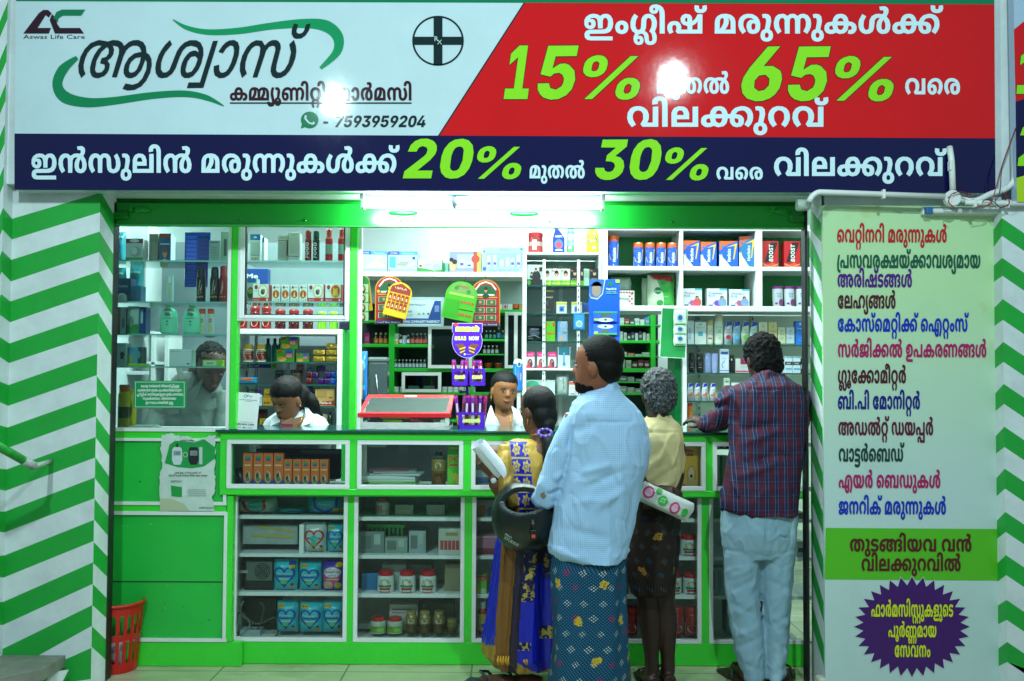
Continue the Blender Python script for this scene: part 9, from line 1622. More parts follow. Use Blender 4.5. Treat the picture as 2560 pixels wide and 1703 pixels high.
def hand_frame(p,x,palm):
    x=Vector(x).normalized();z=-Vector(palm);z=(z-x*z.dot(x)).normalized();y=z.cross(x)
    return Matrix.Translation(p)@Matrix((x,y,z)).transposed().to_4x4()
def rpx(rows,Y):
    out=[]
    for r in rows:
        sl,sr,sy,ry,dy=r[:5];c=P((sl+sr)/2,sy,Y);out.append((c.x,Y+dy,c.z,(sr-sl)/2/scl(Y),ry,r[5]if len(r)>5 else 2.2))
    return sorted(out,key=lambda q:q[2])
def pp_(Y,*ps):return[P(p[0],p[1],Y+(p[2]if len(p)>2 else 0))for p in ps]
def finish(b,voxel,label,extra=None,zone=None,inv=None,base=None):
    """the body: skin, with zones of another colour picked in head space"""
    V,N,F=fused(b,voxel,2);r=MB();by={}
    for f in F:
        m=base
        if zone:c=inv@(sum((V[i]for i in f),Vector())/len(f));m=zone(c)or base
        by.setdefault(m,[]).append(f)
    for m,fs in by.items():r.add(V,fs,m,True)
    if extra:extra(r)
    return tag(r.build('person'),label,'person')
def hair(name,parts,M,m,parent,voxel=.006,amp=.004,f=60,strand=(1,1,1)):
    b=MB()
    for c,r in parts:b.ball(c,r,m,24,18,M=M)
    V,N,F=fused(b,voxel,2);r=MB()
    r.add([v+n*amp*(noise.noise(Vector((v.x*f*strand[0],v.y*f*strand[1],v.z*f*strand[2])))+.5*noise.noise(v*f*2.2))for v,n in zip(V,N)],F,m,True);return r.build(name,parent)
HAIRB =mat('black_hair','#070605',.62,bump=.35,bscale=220,stretch=(1,1,.25),spec=.16);HAIRS=mat('smooth_black_hair','#050505',.55,bump=.25,bscale=260,stretch=(1,1,.2),spec=.22)
def grey_fn(u,v,w,mx,nz):return mx('#0b0b0c','#63686a',mnn(mxx(nz(130,4)-.42,0)*3.6,1))
HAIRG =pattern('grizzled_hair',.6,grey_fn,'Object',bump=.5,bscale=180)

# ---- tall man in the pale blue shirt
Y =-.60;SKIN=skin('skin_brown','#7c4830')
hp_ =P(1490,985,Y);M=frame(hp_,radians(-112));k=1.07
b =MB();head(b,M,k);b.tube(pp_(Y,(1512,1010,.02),(1508,970,.01),(1502,925,.0)),[.07,.056,.055],SKIN,18)
b.tube(pp_(Y,(1505,1080),(1500,1010)),[.11,.07],SKIN,14);b.tube(pp_(Y,(1472,1700),(1480,1350),(1505,1080)),[.10,.11,.11],SKIN,14,flat=.7)
b.tube(pp_(Y,(1436,1040),(1390,1165),(1368,1240,.02),(1352,1262,.24)),[.045,.042,.04,.03],SKIN,12)
hand(b,hand_frame(P(1350,1264,Y+.27),(-.15,1,-.1),(0,0,-1)),.5)
for x in(1420,1520):b.tube([P(x,1650,Y),(PX(x,Y,1650),Y+.01,.06)],[.05,.042],SKIN,12);b.tube([(PX(x,Y,1650),Y-.05,.035),(PX(x,Y,1650),Y+.04,.04),(PX(x,Y,1650),Y+.18,.022)],[.032,.04,.03],SKIN,12)
BEARD =mat('beard','#0a0706',.8,bump=.5,bscale=200,spec=.15);inv=M.inverted()
def zone(c):
    c=c/k
    if-.01<c.z<.034+.24*(-.02-c.y)+.007*noise.noise(c*130)and c.y<.004 and not(abs(c.z-.052)<.006 and abs(c.x)<.02 and c.y<-.08):return BEARD
    if .058<c.z<.072 and c.y<-.07 and abs(c.x)<.028:return BEARD
man =finish(b,.006,'tall bearded man in a pale blue shirt and teal patterned wrap carrying a helmet',lambda r:features(r,M,k),zone,inv,SKIN)
hair('hair',[((0,.022*k,.158*k),(.081*k,.098*k,.088*k)),((0,.052*k,.110*k),(.075*k,.060*k,.070*k)),((0,.034*k,.125*k),(.079*k,.05*k,.055*k))],M,HAIRB,man,amp=.0016,f=110)
b =MB();rows=[(1480,1543,968,.062,.02),(1466,1556,980,.085,.02),(1452,1566,992,.10,.02),(1433,1586,1010,.112,.01),(1426,1602,1032,.12,0),(1424,1611,1056,.125,0),(1421,1617,1102,.13,0),(1412,1612,1158,.128,0),(1398,1601,1214,.125,0),(1388,1590,1271,.128,0),(1379,1579,1327,.13,0),(1374,1570,1366,.132,0)]
b.loft(rpx(rows,Y),SKIN,40);s_=pp_(Y,(1448,1050),(1420,1100),(1390,1165),(1370,1218),(1362,1240,.01),(1362,1250,.09));b.tube(s_,[.062,.064,.058,.056,.057,.052],SKIN,18)
b.tube(pp_(Y,(1480,972,.03),(1512,958,-.035),(1545,972,.03)),.017,SKIN,10);b.tube(pp_(Y,(1582,1050),(1592,1115,.03),(1590,1180,.14)),[.05,.055,.05],SKIN,14)
def shirt_fn(u,v,w,mx,nz):
    a,c=ab(fr(u*120)-.5),ab(fr(w*120)-.5)
    return mx(mx('#8fb0ce','#9fbcd6',nz(5,3)),'#5a84b4',((a+c)<.3)*.65)
def hem(z0):return lambda v:v
BLUES =pattern('pale_blue_cotton',.75,shirt_fn,'Object',bump=.08,bscale=500,sheen=.1)
zq =lambda sy:PZ(sy,Y,1480);xq=lambda sx:PX(sx,Y,1200)
DR =[(xq(1430),zq(1080),.10,.06,.02,-1.6),(xq(1440),zq(1180),.16,.05,.016,1.6),(xq(1450),zq(1215),.2,.09,.018,-1.5),(xq(1425),zq(1250),.2,.03,.02,1.4),(xq(1400),zq(1310),.22,-.05,.022,-1.5),(xq(1470),zq(1270),.16,.10,.02,1.6),(xq(1540),zq(1120),.02,-.3,.02,1.3),(xq(1590),zq(1180),-.06,-.3,.022,-1.4),(xq(1428),zq(1060),-.02,-.12,.012,-2.5),(xq(1380),zq(1200),.05,.04,.012,1.5),(xq(1365),zq(1235),.07,.02,.01,-1.5),(xq(1440),zq(1052),.28,.0,.006,-.9)]
def stain(c):return STAIN if hypot(c.x-xq(1357),(c.z-zq(1236))*.9)<.013+.006*noise.noise(c*90)and c.y<Y else BLUES
STAIN =mat('shirt_stain','#7a6a5a',.8)
b.loft(rpx([(1473,1551,982,.064,.012),(1478,1547,968,.060,.012),(1483,1543,956,.056,.012)],Y),SKIN,28);TORSO=b;b=MB()
for i in range(2):      # rolled cuff edge and curved shirt tail
    a=pp_(Y,(1331,1243,.03),(1345,1262,.0),(1368,1266,.0),(1390,1250,.03))if i==0 else pp_(Y,(1374,1362,-.02),(1400,1378,-.1),(1440,1394,-.128),(1500,1404,-.134),(1540,1392,-.11),(1569,1374,-.03))
    TORSO.tube(a,.011 if i else .014,SKIN,8)
tail =rpx([(1374,1570,1362,.133,0),(1376,1568,1378,.142,0),(1394,1562,1390,.146,0),(1436,1548,1400,.144,-.008)],Y)
TORSO.loft(tail,SKIN,36);cloth('shirt',TORSO,.0065,stain,man,.0075,6,3,DR,slant=.8,smooth=1)
def wrap_fn(g,c0,c1,cw,cp,cy,rare):
    def fn(u,v,w,mx,nz):
        p,q=(u+v)*76,(u-v)*76;dot=mxx(ab(fr(p)-.5),ab(fr(q)-.5))<.27
        c=mx(c0,c1,dot);row=fl(v*15.5);a=fr(u*15.5+row*.5)-.5;d=fr(v*15.5)-.5;col=fl(u*15.5+row*.5)
        h=fr(X.op('SINE',col*12.98+row*78.2)*437.5);near=(ab(a)+ab(d))<.27
        c=mx(c,cw,near*dot*(h>.3));c=mx(c,cp,near*dot*(h<.3))
        row2=fl(v*6.2);e=fr(u*5.6+row2*.5)-.5;f=fr(v*6.2)-.5
        c=mx(c,cy,((e*e*1.5+f*f+(nz(60,2)-.5)*.05)<.014)*(nz(130,2)>.42))
        return mx(c,c0,mxx(nz(4,3)-.5,0)*rare)
    return fn
TEAL =pattern('teal_wrap_print',.7,wrap_fn(0,'#05263e','#12688c','#a8bcc0','#a83a78','#b8981c',.3),'UV',bump=.1,bscale=400)
def fold_l(a,z):return .006*sin(5*a+3*z)+.004*sin(9*a-5*z)+.005*sin(3*a+8*z)
b =MB();r_=rpx([(1384,1560,1370,.108,0),(1379,1562,1405,.116,0),(1377,1563,1420,.12,0),(1378,1562,1480,.12,0),(1381,1565,1550,.122,0),(1379,1568,1620,.126,0),(1374,1571,1680,.13,0),(1368,1573,1735,.133,0)],Y);fine=[]
for i in range(len(r_)-1):fine+=[tuple(r_[i][q]+(r_[i+1][q]-r_[i][q])*t/6 for q in range(6))for t in range(6)]
b.loft(fine+[r_[-1]],TEAL,72,fold=fold_l);b.build('wrap',man)

# helmet hanging from his forearm by its chin bar
hm =bmesh.new();bmesh.ops.create_icosphere(hm,subdivisions=5,radius=1)
YH_ =-.50;c0=P(1313,1290,YH_);dA=Vector((-.10,-.80,.52)).normalized();dB=Vector((.22,.28,.93)).normalized()
ax =dA.cross(Vector((1,0,0))).normalized()
def hole(v):
    n=v.normalized();t=n.dot(dA);r=n-dA*t;u_,w_=r.x,r.dot(ax)
    return(t>0 and(u_/.66)**2+(w_/.36)**2<1)or n.dot(dB)>.80
bmesh.ops.delete(hm,geom=[f for f in hm.faces if hole(f.calc_center_median())],context='FACES')
for _ in range(6):bmesh.ops.smooth_vert(hm,verts=[v for v in hm.verts if v.is_boundary],factor=.5,use_axis_x=True,use_axis_y=True,use_axis_z=True)
hm.verts.index_update();vs=[Vector((v.co.x*.152,v.co.y*.155,v.co.z*.165))for v in hm.verts];fs=[[v.index for v in f.verts]for f in hm.faces];bd=[[v.index for v in e.verts]for e in hm.edges if e.is_boundary];hm.free()
HELM =mat('helmet_black','#0a1210',.28,var=.1,bump=.05,bscale=90);PAD=mat('helmet_lining','#1c2c30',.6,bump=.3,bscale=60);RIM=mat('helmet_rim','#22302e',.5)
b =MB();n=len(vs);b.add(vs,fs,HELM,True);inn=[v*.84 for v in vs];b.add(inn,[f[::-1]for f in fs],PAD,True);b.add(vs+inn,[(e[0],e[1],n+e[1],n+e[0])for e in bd],RIM)
for sg in(1,):
    for i in range(26):
        a=pi+pi*i/25;q=dA*.72+Vector((1,0,0))*.63*cos(a)+ax*.34*sin(a);q=Vector((q.x*.147,q.y*.15,q.z*.16));b.ball(q,(.016,.012,.014),PAD,8,6)
def hs(u,v,l=1):d=Vector((u,-sqrt(max(.02,1-u*u-v*v)),v));return Vector((d.x*.152,d.y*.155,d.z*.165))*(1.006+.002*l)
b.text(txt('STUDDS',.05),-.42,-.62,.09,ink('#98a8a0'),hs,1,.44,'c',-.45);b.text(txt('PRO',.05),-.5,-.46,.07,ink('#98a8a0'),hs,1,.2,'c',-.45)
he =b.build('helmet',loc=c0);tag(he,'black motorcycle helmet hanging from the forearm of the man in pale blue','helmet')
b =MB();q=hs(.22,-.30);b.tube([hs(.18,.02)*.98,hs(.22,-.12)*1.03,q*1.05],.009,BLACK,8,flat=.4);b.box(q.x-.014,q.x+.014,q.y*1.05-.012,q.y*1.05,q.z-.03,q.z+.012,BLACK,.003);b.box(q.x-.008,q.x+.008,q.y*1.05-.015,q.y*1.05-.0121,q.z-.022,q.z-.008,ink('#c83c24'),.001);b.build('chin_strap',he)

# ---- woman in the blue and gold sari
Y =-.30;SKIN=skin('skin_dark','#5c3826')
M =frame(P(1347,1082,Y+.02),radians(-138),radians(8));k=.93
b =MB();head(b,M,k);b.tube(pp_(Y,(1352,1160),(1350,1110),(1349,1060,.02)),[.09,.047,.045],SKIN,16);b.tube(pp_(Y,(1330,1640),(1340,1300),(1345,1150)),[.10,.10,.10],SKIN,14,flat=.75);b.loft(rpx([(1290,1395,1170,.10,0),(1300,1392,1125,.09,0),(1325,1378,1105,.06,0)],Y),SKIN,24)
el =P(1249,1236,Y-.08);wr=P(1231,1188,Y-.10);b.tube([P(1268,1150,Y-.02),P(1258,1205,Y-.06),el,el.lerp(wr,.5),wr],[.042,.040,.036,.034,.025],SKIN,14)
hand(b,hand_frame(wr,(-.62,-.10,.72),(.45,.5,.5)),.75,.95,.9)
hand(b,hand_frame(P(1262,1128,Y-.02),(-.95,-.15,.12),(.1,.4,-.8)),.45,.85,.3);b.tube(pp_(Y,(1262,1128,-.02),(1300,1150,.02)),[.022,.04],SKIN,10)
for x in(1272,1340):f0=Vector((PX(x,Y,1650),Y,0));b.tube([f0+Vector((.02,0,.35)),f0+Vector((.015,0,.08))],[.05,.036],SKIN,12);b.tube([f0+Vector((.03,-.01,.03)),f0+Vector((-.02,.0,.035)),f0+Vector((-.13,.05,.022))],[.03,.036,.026],SKIN,12,flat=.8)
wo =finish(b,.005,'small woman in a blue and gold sari holding a rolled white paper',lambda r:features(r,M,k),None,None,SKIN)
hair('hair',[((0,.022*k,.150*k),(.082*k,.096*k,.090*k)),((0,.055*k,.085*k),(.072*k,.058*k,.085*k)),((.01,.085*k,.03*k),(.035,.03,.04))],M,HAIRS,wo,amp=.0012,f=120,strand=(1,1,.15))
b =MB();b.tube(pp_(Y,(1362,1082,-.06),(1372,1110,-.09),(1376,1180,-.11),(1374,1240,-.11)),[.022,.03,.034,.02],HAIRS,12);b.build('ponytail',wo)
b =MB();rnd3=random.Random(2)
for i in range(26):a=2*pi*i/26;q=P(1362,1082,Y-.07)+Vector((.03*cos(a),-.012+.02*sin(a)*.5,.016*sin(a)));b.ball(q,.008,ink(['#3a1c8a','#5a38b0','#8a70b0'][i%3],.25),6,5)
b.build('hair_band',wo)
b =MB();b.tube(pp_(Y,(1328,1088,-.03),(1340,1086,-.052),(1352,1084,-.058)),.0022,mat('gold','#c8a050',.25,metal=.9),6);e=M@(Vector((.075,.008,.066))*k);b.tube([e,e+Vector((-.004,0,-.022))],.0022,mat('gold','#c8a050',.25),6);b.ball(e,.005,mat('gold','#c8a050',.25),8,6);b.build('jewellery',wo)
b =MB();q=Matrix.Translation(wr)@(el-wr).to_track_quat('Z','Y').to_matrix().to_4x4();b.lathe([(.0275,0),(.029,.002),(.029,.012),(.0275,.014)],BLACK,18,M=q@Matrix.Translation((0,0,.012)),cap=False);b.ball(wr+Vector((-.004,-.027,.004))+(el-wr)*.3,(.014,.006,.014),mat('watch_face','#b8c0c0',.2),12,8);b.build('wrist_watch',wo)
SB =lambda n,c,r=.38,m=0.:mat('sari_' +n,c,r,m,var=.05,vscale=60,bump=.15,bscale=200)
SBL,SGO,SBR,SPU,SYE=SB('blue','#0a149c',.32),SB('gold','#9a7a2c',.35,.35),SB('bronze','#7a5222',.35,.3),SB('plum','#1c1028',.4),SB('yellow','#b89030',.55)
def border_fn(u,v,w,mx,nz):
    a,c=fr(u*22)-.5,fr(w*13)-.5;r2=a*a+c*c*1.2;pet=X.op('SINE',X.op('ARCTAN2',a,c)*6)*.05
    m=mx('#0a1a9a','#b89c4a',(r2<(pet+.13)));m=mx(m,'#0a1a9a',((r2<.035)*(r2>.018)));return mx(m,'#b89c4a',ab(c)>.44)
SBO =pattern('sari_border_print',.4,border_fn,'Object',bump=.2,bscale=220)
def motif_fn(u,v,w,mx,nz):m=mx('#0b0e4a','#9a8a3c',(nz(46,3)>.54));return mx(m,'#1a1030',(nz(9,2)>.6)*.6)
SMO =pattern('sari_brocade',.4,motif_fn,'Object',bump=.2,bscale=220)
X_ =lambda sx:PX(sx,Y,1500)
def lower(c):
    sx=CX+(c.x/(Y+5))*F_PX+.01*(940-(940-(c.z-1.454)*scl(Y)))*0;t=c.z;lean=(t-.28)*34
    x=sx-lean;hemz=.155+.045*sin((x-1200)*.03)
    if t<hemz+(.03 if x<1250 else 0)and(x<1246 or x>1300):return SGO
    if x<1243:return SBL
    if x<1279:return SBR
    if x<1300:return SPU
    if x<1330:return SBL if t<.45 and(t*14)%3>.5 else SMO
    if x<1350:return SPU if t>.6 else SBL
    return SMO if t>.55 or .26<t<.32 else SBL
b =MB();b.loft(rpx([(1252,1392,1330,.12,0),(1244,1400,1370,.13,0),(1236,1405,1440,.14,0),(1224,1410,1524,.145,0),(1212,1412,1590,.15,0),(1210,1412,1634,.15,0),(1240,1405,1664,.13,0)],Y),SKIN,48,fold=lambda a,z:.010*sin(13*a+2*z)+.008*sin(7*a))
cloth('sari_skirt',b,.007,lower,wo,.005,14,1.2,smooth=1)
def upper(c):
    sx=CX+c.x/(Y+5)*F_PX;sy=940-(c.z-1.454)*scl(Y);x=sx-(sy-1100)*.14*1.0
    return SGO if x<1275 else(SBO if x<1318 else SYE)
b =MB();b.loft(rpx([(1258,1395,1345,.115,0),(1262,1396,1270,.115,0),(1254,1396,1200,.115,0),(1252,1394,1160,.115,0),(1252,1388,1130,.10,0),(1262,1360,1106,.075,0),(1290,1330,1098,.05,0)],Y),SKIN,40)
b.tube(pp_(Y,(1262,1118,-.03),(1262,1160,-.07),(1268,1215,-.09),(1280,1270,-.10)),[.035,.05,.05,.045],SKIN,14)
cloth('sari_drape',b,.007,upper,wo,.004,10,3,slant=.5)
b =MB()
for i in range(9):
    x=1246+i*6.5 if i<5 else 1312+(i-5)*7;b.tube(pp_(Y,(x,1640,-.14),(x-2,1652,-.15),(x+3*(i%2),1663,-.15)),[.003,.0065,.003],ink('#b8861c',.6),6)
b.build('tassel_fringe',wo)
# rolled paper in her hands
b =MB();a,c=P(1193,1110,Y-.16),P(1246,1176,Y-.10);t=(c-a).normalized();u_=t.cross(Vector((0,1,0))).normalized();w_=t.cross(u_);n=26;PAPW=mat('white_paper','#d4dade',.6)
prof =[(lambda th,r:u_*cos(th)*r+w_*sin(th)*r)(pi*.2+2.3*pi*i/n,.027+.013*i/n)for i in range(n+1)]
vs =[a+q for q in prof]+[c+t*.03+q*1.15 for q in prof];b.add(vs,[(i,i+1,n+2+i,n+1+i)for i in range(n)],PAPW,True);tag(b.build('paper_roll'),'loosely rolled white paper in the hands of the woman in the sari','paper')

# ---- grey haired man
Y =-.30;SKIN=skin('skin_deep','#2c1810')
M =frame(P(1646,1044,Y+.02),radians(-172),radians(4));k=.97
b =MB();head(b,M,k);b.tube(pp_(Y,(1646,1120),(1645,1070),(1645,1020,.02)),[.09,.052,.05],SKIN,16);b.tube(pp_(Y,(1632,1400),(1640,1250),(1646,1100)),[.11,.10,.10],SKIN,14,flat=.75)
for sx in(0,1):
    x=(1612,1652)[sx];b.tube(pp_(Y,(x+4,1400,.03*sx),(x+8,1500,.03*sx),(x+14,1560,.0+.03*sx),(x+17,1640,.03*sx),(x+18,1680,.03*sx)),[.075,.052,.052,.034,.034],SKIN,16)
    f0=Vector((PX(x+17,Y,1660),Y+.03*sx,0));b.tube([f0+Vector((.01,-.05,.035)),f0+Vector((0,.0,.045)),f0+Vector((-.03+.05*sx,.15,.022))],[.032,.036,.03],SKIN,12)
b.tube(pp_(Y,(1600,1110,-.02),(1592,1190,-.06),(1612,1222,-.13),(1636,1224,-.15)),[.045,.04,.034,.026],SKIN,14);hand(b,hand_frame(P(1640,1224,Y-.152),(1,-.1,-.12),(0,.6,-.8)),.35,.9,.4)
b.tube(pp_(Y,(1690,1110,0),(1690,1190,-.02),(1676,1262,-.10),(1640,1266,-.14)),[.045,.04,.032,.025],SKIN,14);hand(b,hand_frame(P(1645,1266,Y-.14),(-1,-.1,.06),(.1,.5,.8)),.5,.9,.5)
ol =finish(b,.0055,'elderly man with curly grey hair in a cream shirt and short dark wrap',None,None,None,SKIN)
hair('hair',[((0,.018*k,.150*k),(.088*k,.100*k,.095*k)),((0,.056*k,.095*k),(.080*k,.060*k,.078*k))],M,HAIRG,ol,.005,.008,70)
CREAM =mat('cream_cotton','#b8a878',.75,var=.06,vscale=5,bump=.08,bscale=420)
b =MB();b.loft(rpx([(1614,1680,1044,.06,.01),(1600,1694,1056,.09,.01),(1586,1706,1070,.105,.01),(1580,1711,1100,.12,0),(1582,1709,1150,.12,0),(1580,1703,1200,.12,0),(1574,1695,1250,.125,0),(1574,1694,1264,.125,0)],Y),SKIN,40)
b.tube(pp_(Y,(1592,1085),(1588,1130,-.03),(1590,1178,-.05)),[.06,.058,.062],SKIN,14);b.tube(pp_(Y,(1616,1046,.03),(1646,1036,-.035),(1678,1046,.03)),.016,SKIN,8)
zq =lambda sy:PZ(sy,Y,1640);xq=lambda sx:PX(sx,Y,1150)
cloth('shirt',b,.008,CREAM,ol,.008,6,3,[(xq(1600),zq(1240),.16,.09,.015,1.8),(xq(1605),zq(1215),.16,.11,.015,-1.6),(xq(1600),zq(1180),.12,.12,.018,1.5),(xq(1640),zq(1120),-.02,-.14,.02,-1.2),(xq(1595),zq(1078),.2,.0,.006,-1)],slant=-.8)
DARKW =pattern('dark_wrap_print',.75,wrap_fn(0,'#0f0906','#2e1c11','#4a4a50','#1a5070','#8a6420',.4),'UV',bump=.1,bscale=400)
b =MB();r_=rpx([(1572,1694,1256,.13,0),(1567,1697,1300,.14,0),(1565,1697,1350,.14,0),(1564,1692,1411,.135,0),(1570,1684,1450,.13,0),(1578,1674,1482,.12,0)],Y);fine=[]
for i in range(len(r_)-1):fine+=[tuple(r_[i][q]+(r_[i+1][q]-r_[i][q])*t/5 for q in range(6))for t in range(5)]
b.loft(fine+[r_[-1]],DARKW,64,fold=fold_l);b.build('wrap',ol)
def sandal(parent,x,y,L,wd,m,rz=0,strap=True):
    b=MB();q=Matrix.Translation((x,y,0))@Matrix.Rotation(rz,4,'Z');pts=[(wd*(.42+.12*sin(pi*t))*s_,L*(t-.3))for s_,ts in((1,[i/10 for i in range(11)]),(-1,[1-i/10 for i in range(11)]))for t in ts];n=len(pts)
    b.add([q@Vector((u,v,.001))for u,v in pts]+[q@Vector((u,v,.016))for u,v in pts],[list(range(n-1,-1,-1)),[n+i for i in range(n)]]+[(i,(i+1)%n,n+(i+1)%n,n+i)for i in range(n)],m)
    if strap:b.tube([q@Vector(v)for v in((-wd*.5,L*.15,.012),(-wd*.3,L*.3,.055),(0,L*.42,.06),(wd*.3,L*.3,.055),(wd*.5,L*.15,.012))],.007,m,8)
    b.build('sandal',parent)
for x,dy in((1629,0),(1670,.03)):sandal(ol,PX(x,Y,1670),Y+dy+.02,.27,.095,BLACK,.1)
for x in(1266,1334):sandal(wo,PX(x,Y,1660)-.03,Y+.02,.24,.085,mat('blue_grey_sandal','#1c2c3a',.5),1.2)
# parcel in his hands
o =pouch('parcel',.255,.092,.07,'#b4bab4',[('e',.14,.6,.10,.3,'#a82a60'),('e',.14,.6,.07,.2,'#c89ab0'),('e',.42,.5,.09,.26,'#2f9a3c'),('t',.42,.42,.2,'SS','#c0c8c0',.09),('e',.66,.42,.09,.3,'#a82a60'),('e',.66,.42,.06,.2,'#c89ab0'),('e',.86,.4,.06,.22,'#2f9a3c'),('e',.3,.85,.06,.14,'#2f9a3c')],2);o.location=P(1654,1278,Y-.20);o.rotation_euler=(0,.42,0);tag(o,'white plastic parcel with pink and green prints held behind the back of the elderly man','parcel')

# ---- man in the checked shirt leaning on the counter
Y =-.19;SKIN=skin('skin_brown_dark','#3e2417')
M =frame(P(1912,955,Y+.06),radians(192),radians(16));k=1.0
b =MB();head(b,M,k);b.tube(pp_(Y,(1918,1010,-.01),(1918,965,.0),(1914,925,.05)),[.085,.058,.056],SKIN,16);b.tube(pp_(Y,(1900,1340),(1905,1200),(1915,1010)),[.11,.10,.11],SKIN,14,flat=.75)
b.tube(pp_(Y,(1838,990),(1805,1050,.12),(1757,1062,.20)),[.045,.04,.026],SKIN,12);hand(b,hand_frame(P(1764,1060,Y+.20),(-.86,.35,.38),(.35,.3,-.85)),.55,.84,.2)
b.tube(pp_(Y,(1995,990),(2000,1060,.1),(1960,1066,.25)),[.045,.04,.026],SKIN,12);hand(b,hand_frame(P(1960,1064,Y+.25),(-.8,.6,0),(0,.2,-1)),.3)
for x in(1882,1936):b.tube([P(x,1500,Y),(PX(x,Y,1660),Y+.01,.06)],[.05,.04],SKIN,12);f0=Vector((PX(x,Y,1680)+(-.03 if x<1900 else .03),Y,0));b.tube([f0+Vector((0,-.04,.035)),f0+Vector((0,.02,.04)),f0+Vector((0,.16,.025))],[.034,.04,.03],SKIN,12)
ck =finish(b,.0055,'man in a checked maroon and navy shirt and pale jeans leaning on the counter',None,None,None,SKIN)
hair('hair',[((0,.018,.152),(.088,.101,.094)),((0,.058,.090),(.080,.060,.090))],M,mat('curly_black_hair','#060505',.65,bump=.6,bscale=130,spec=.15),ck,.005,.009,62)
def plaid(u,v,w,mx,nz):
    uu=u*21.5;ww=w*15;a=fr(uu+.15*nz(3,2));c=fr(ww)
    m=mx('#0f1636','#141f48',nz(6,3));m=mx(m,'#481022',(a<.36)*.85);m=mx(m,'#5a1828',(c<.3)*.38)
    m=mx(m,'#7a8098',(ab(a-.52)<.022)*.5);m=mx(m,'#7a8098',(ab(a-.84)<.02)*.5);m=mx(m,'#7a8098',(ab(c-.5)<.016)*.16);return m
PLAID =pattern('plaid_cotton',.75,plaid,'Object',bump=.08,bscale=450)
b =MB();b.loft(rpx([(1884,1962,943,.066,.0),(1866,1980,953,.09,0),(1840,2000,963,.11,0),(1824,2008,976,.125,0),(1822,2012,1010,.135,0),(1826,2013,1060,.135,0),(1824,2008,1110,.13,-.01),(1815,2001,1150,.13,-.02),(1806,1994,1210,.135,-.02),(1800,1990,1256,.135,-.02),(1802,1989,1272,.134,-.02),(1840,1988,1284,.125,-.03)],Y),SKIN,44)
b.tube(pp_(Y,(1842,985),(1824,1015,.04),(1798,1048,.11),(1772,1060,.17),(1756,1062,.205)),[.07,.072,.060,.050,.042],SKIN,18);b.tube(pp_(Y,(1990,985),(1998,1030,.06),(1992,1062,.15)),[.065,.06,.05],SKIN,16);b.tube(pp_(Y,(1884,946,.03),(1920,934,-.055),(1964,948,.03)),.018,SKIN,8)
zq =lambda sy:PZ(sy,Y,1900);xq=lambda sx:PX(sx,Y,1100)
cloth('shirt',b,.008,PLAID,ck,.0085,6,3.4,[(xq(1830),zq(1075),.2,.04,.016,-1.7),(xq(1835),zq(1110),.2,.08,.018,1.6),(xq(1830),zq(1150),.18,.02,.018,-1.6),(xq(1825),zq(1190),.2,.08,.018,1.5),(xq(1900),zq(1120),.16,-.06,.018,-1.4),(xq(1775),zq(1030),.08,.04,.01,-2),(xq(1790),zq(1010),.08,.05,.01,1.6),(xq(1832),zq(1000),.01,-.16,.01,-2),(xq(1836),zq(974),.34,.005,.005,-1.2)],slant=.5)
def denim(u,v,w,mx,nz):
    m=mx('#7696a8','#8ca8b6',nz(5,4));m=mx(m,'#a8c8d0',mxx(nz(3,2,3,3,1)-.52,0)*3)
    return mx(m,'#54849c',(fr(u*400)<.3)*.3)
DENIM =pattern('pale_denim',.8,denim,'Object',bump=.15,bscale=500)
b =MB();b.loft(rpx([(1803,1990,1258,.125,-.01),(1804,1987,1327,.13,-.01),(1806,1985,1365,.125,0),(1818,1975,1392,.10,0)],Y),SKIN,36)
lg =[(1809,1898,1375,.10,0),(1815,1896,1468,.085,0),(1826,1904,1552,.08,0),(1838,1909,1636,.078,0),(1852,1910,1680,.08,0),(1857,1909,1694,.082,0)];rg=[(1897,1984,1375,.10,0),(1903,1977,1468,.085,.0),(1908,1971,1552,.08,0),(1909,1967,1636,.078,0),(1909,1960,1680,.08,0),(1910,1954,1694,.082,0)]
for g_ in(lg,rg):b.loft(rpx(g_,Y),SKIN,28)
zq =lambda sy:PZ(sy,Y,1890);fd=[]
for i,sy in enumerate((1440,1470,1500,1530,1560,1590,1615,1640,1660,1680)):
    for x0 in(1815,1905):fd.append((PX(x0+(i*5)%9,Y,sy)+(.0 if sy<1600 else .02),zq(sy),.13,(.07 if(i*7+(x0>1900)*3)%5<3 else-.06),.014,(1.0,-.9,.6,-1.1,.5)[(i*3+(x0>1900))%5]))
fd +=[(PX(1960,Y,1330),zq(1310),.005,-.09,.004,-2),(PX(1925,Y,1300),zq(1305),.0,-.05,.004,-2),(PX(1925,Y,1300),zq(1330),.07,-.012,.004,-1.6),(PX(1898,Y,1280),zq(1275),.0,-.2,.006,-2)]
cloth('jeans',b,.007,DENIM,ck,.0055,9,5,fd,smooth=2)
for x,a in((1866,.35),(1952,-.35)):sandal(ck,PX(x,Y,1690),Y-.01,.28,.11,mat('brown_sandal','#241a14',.5),a)

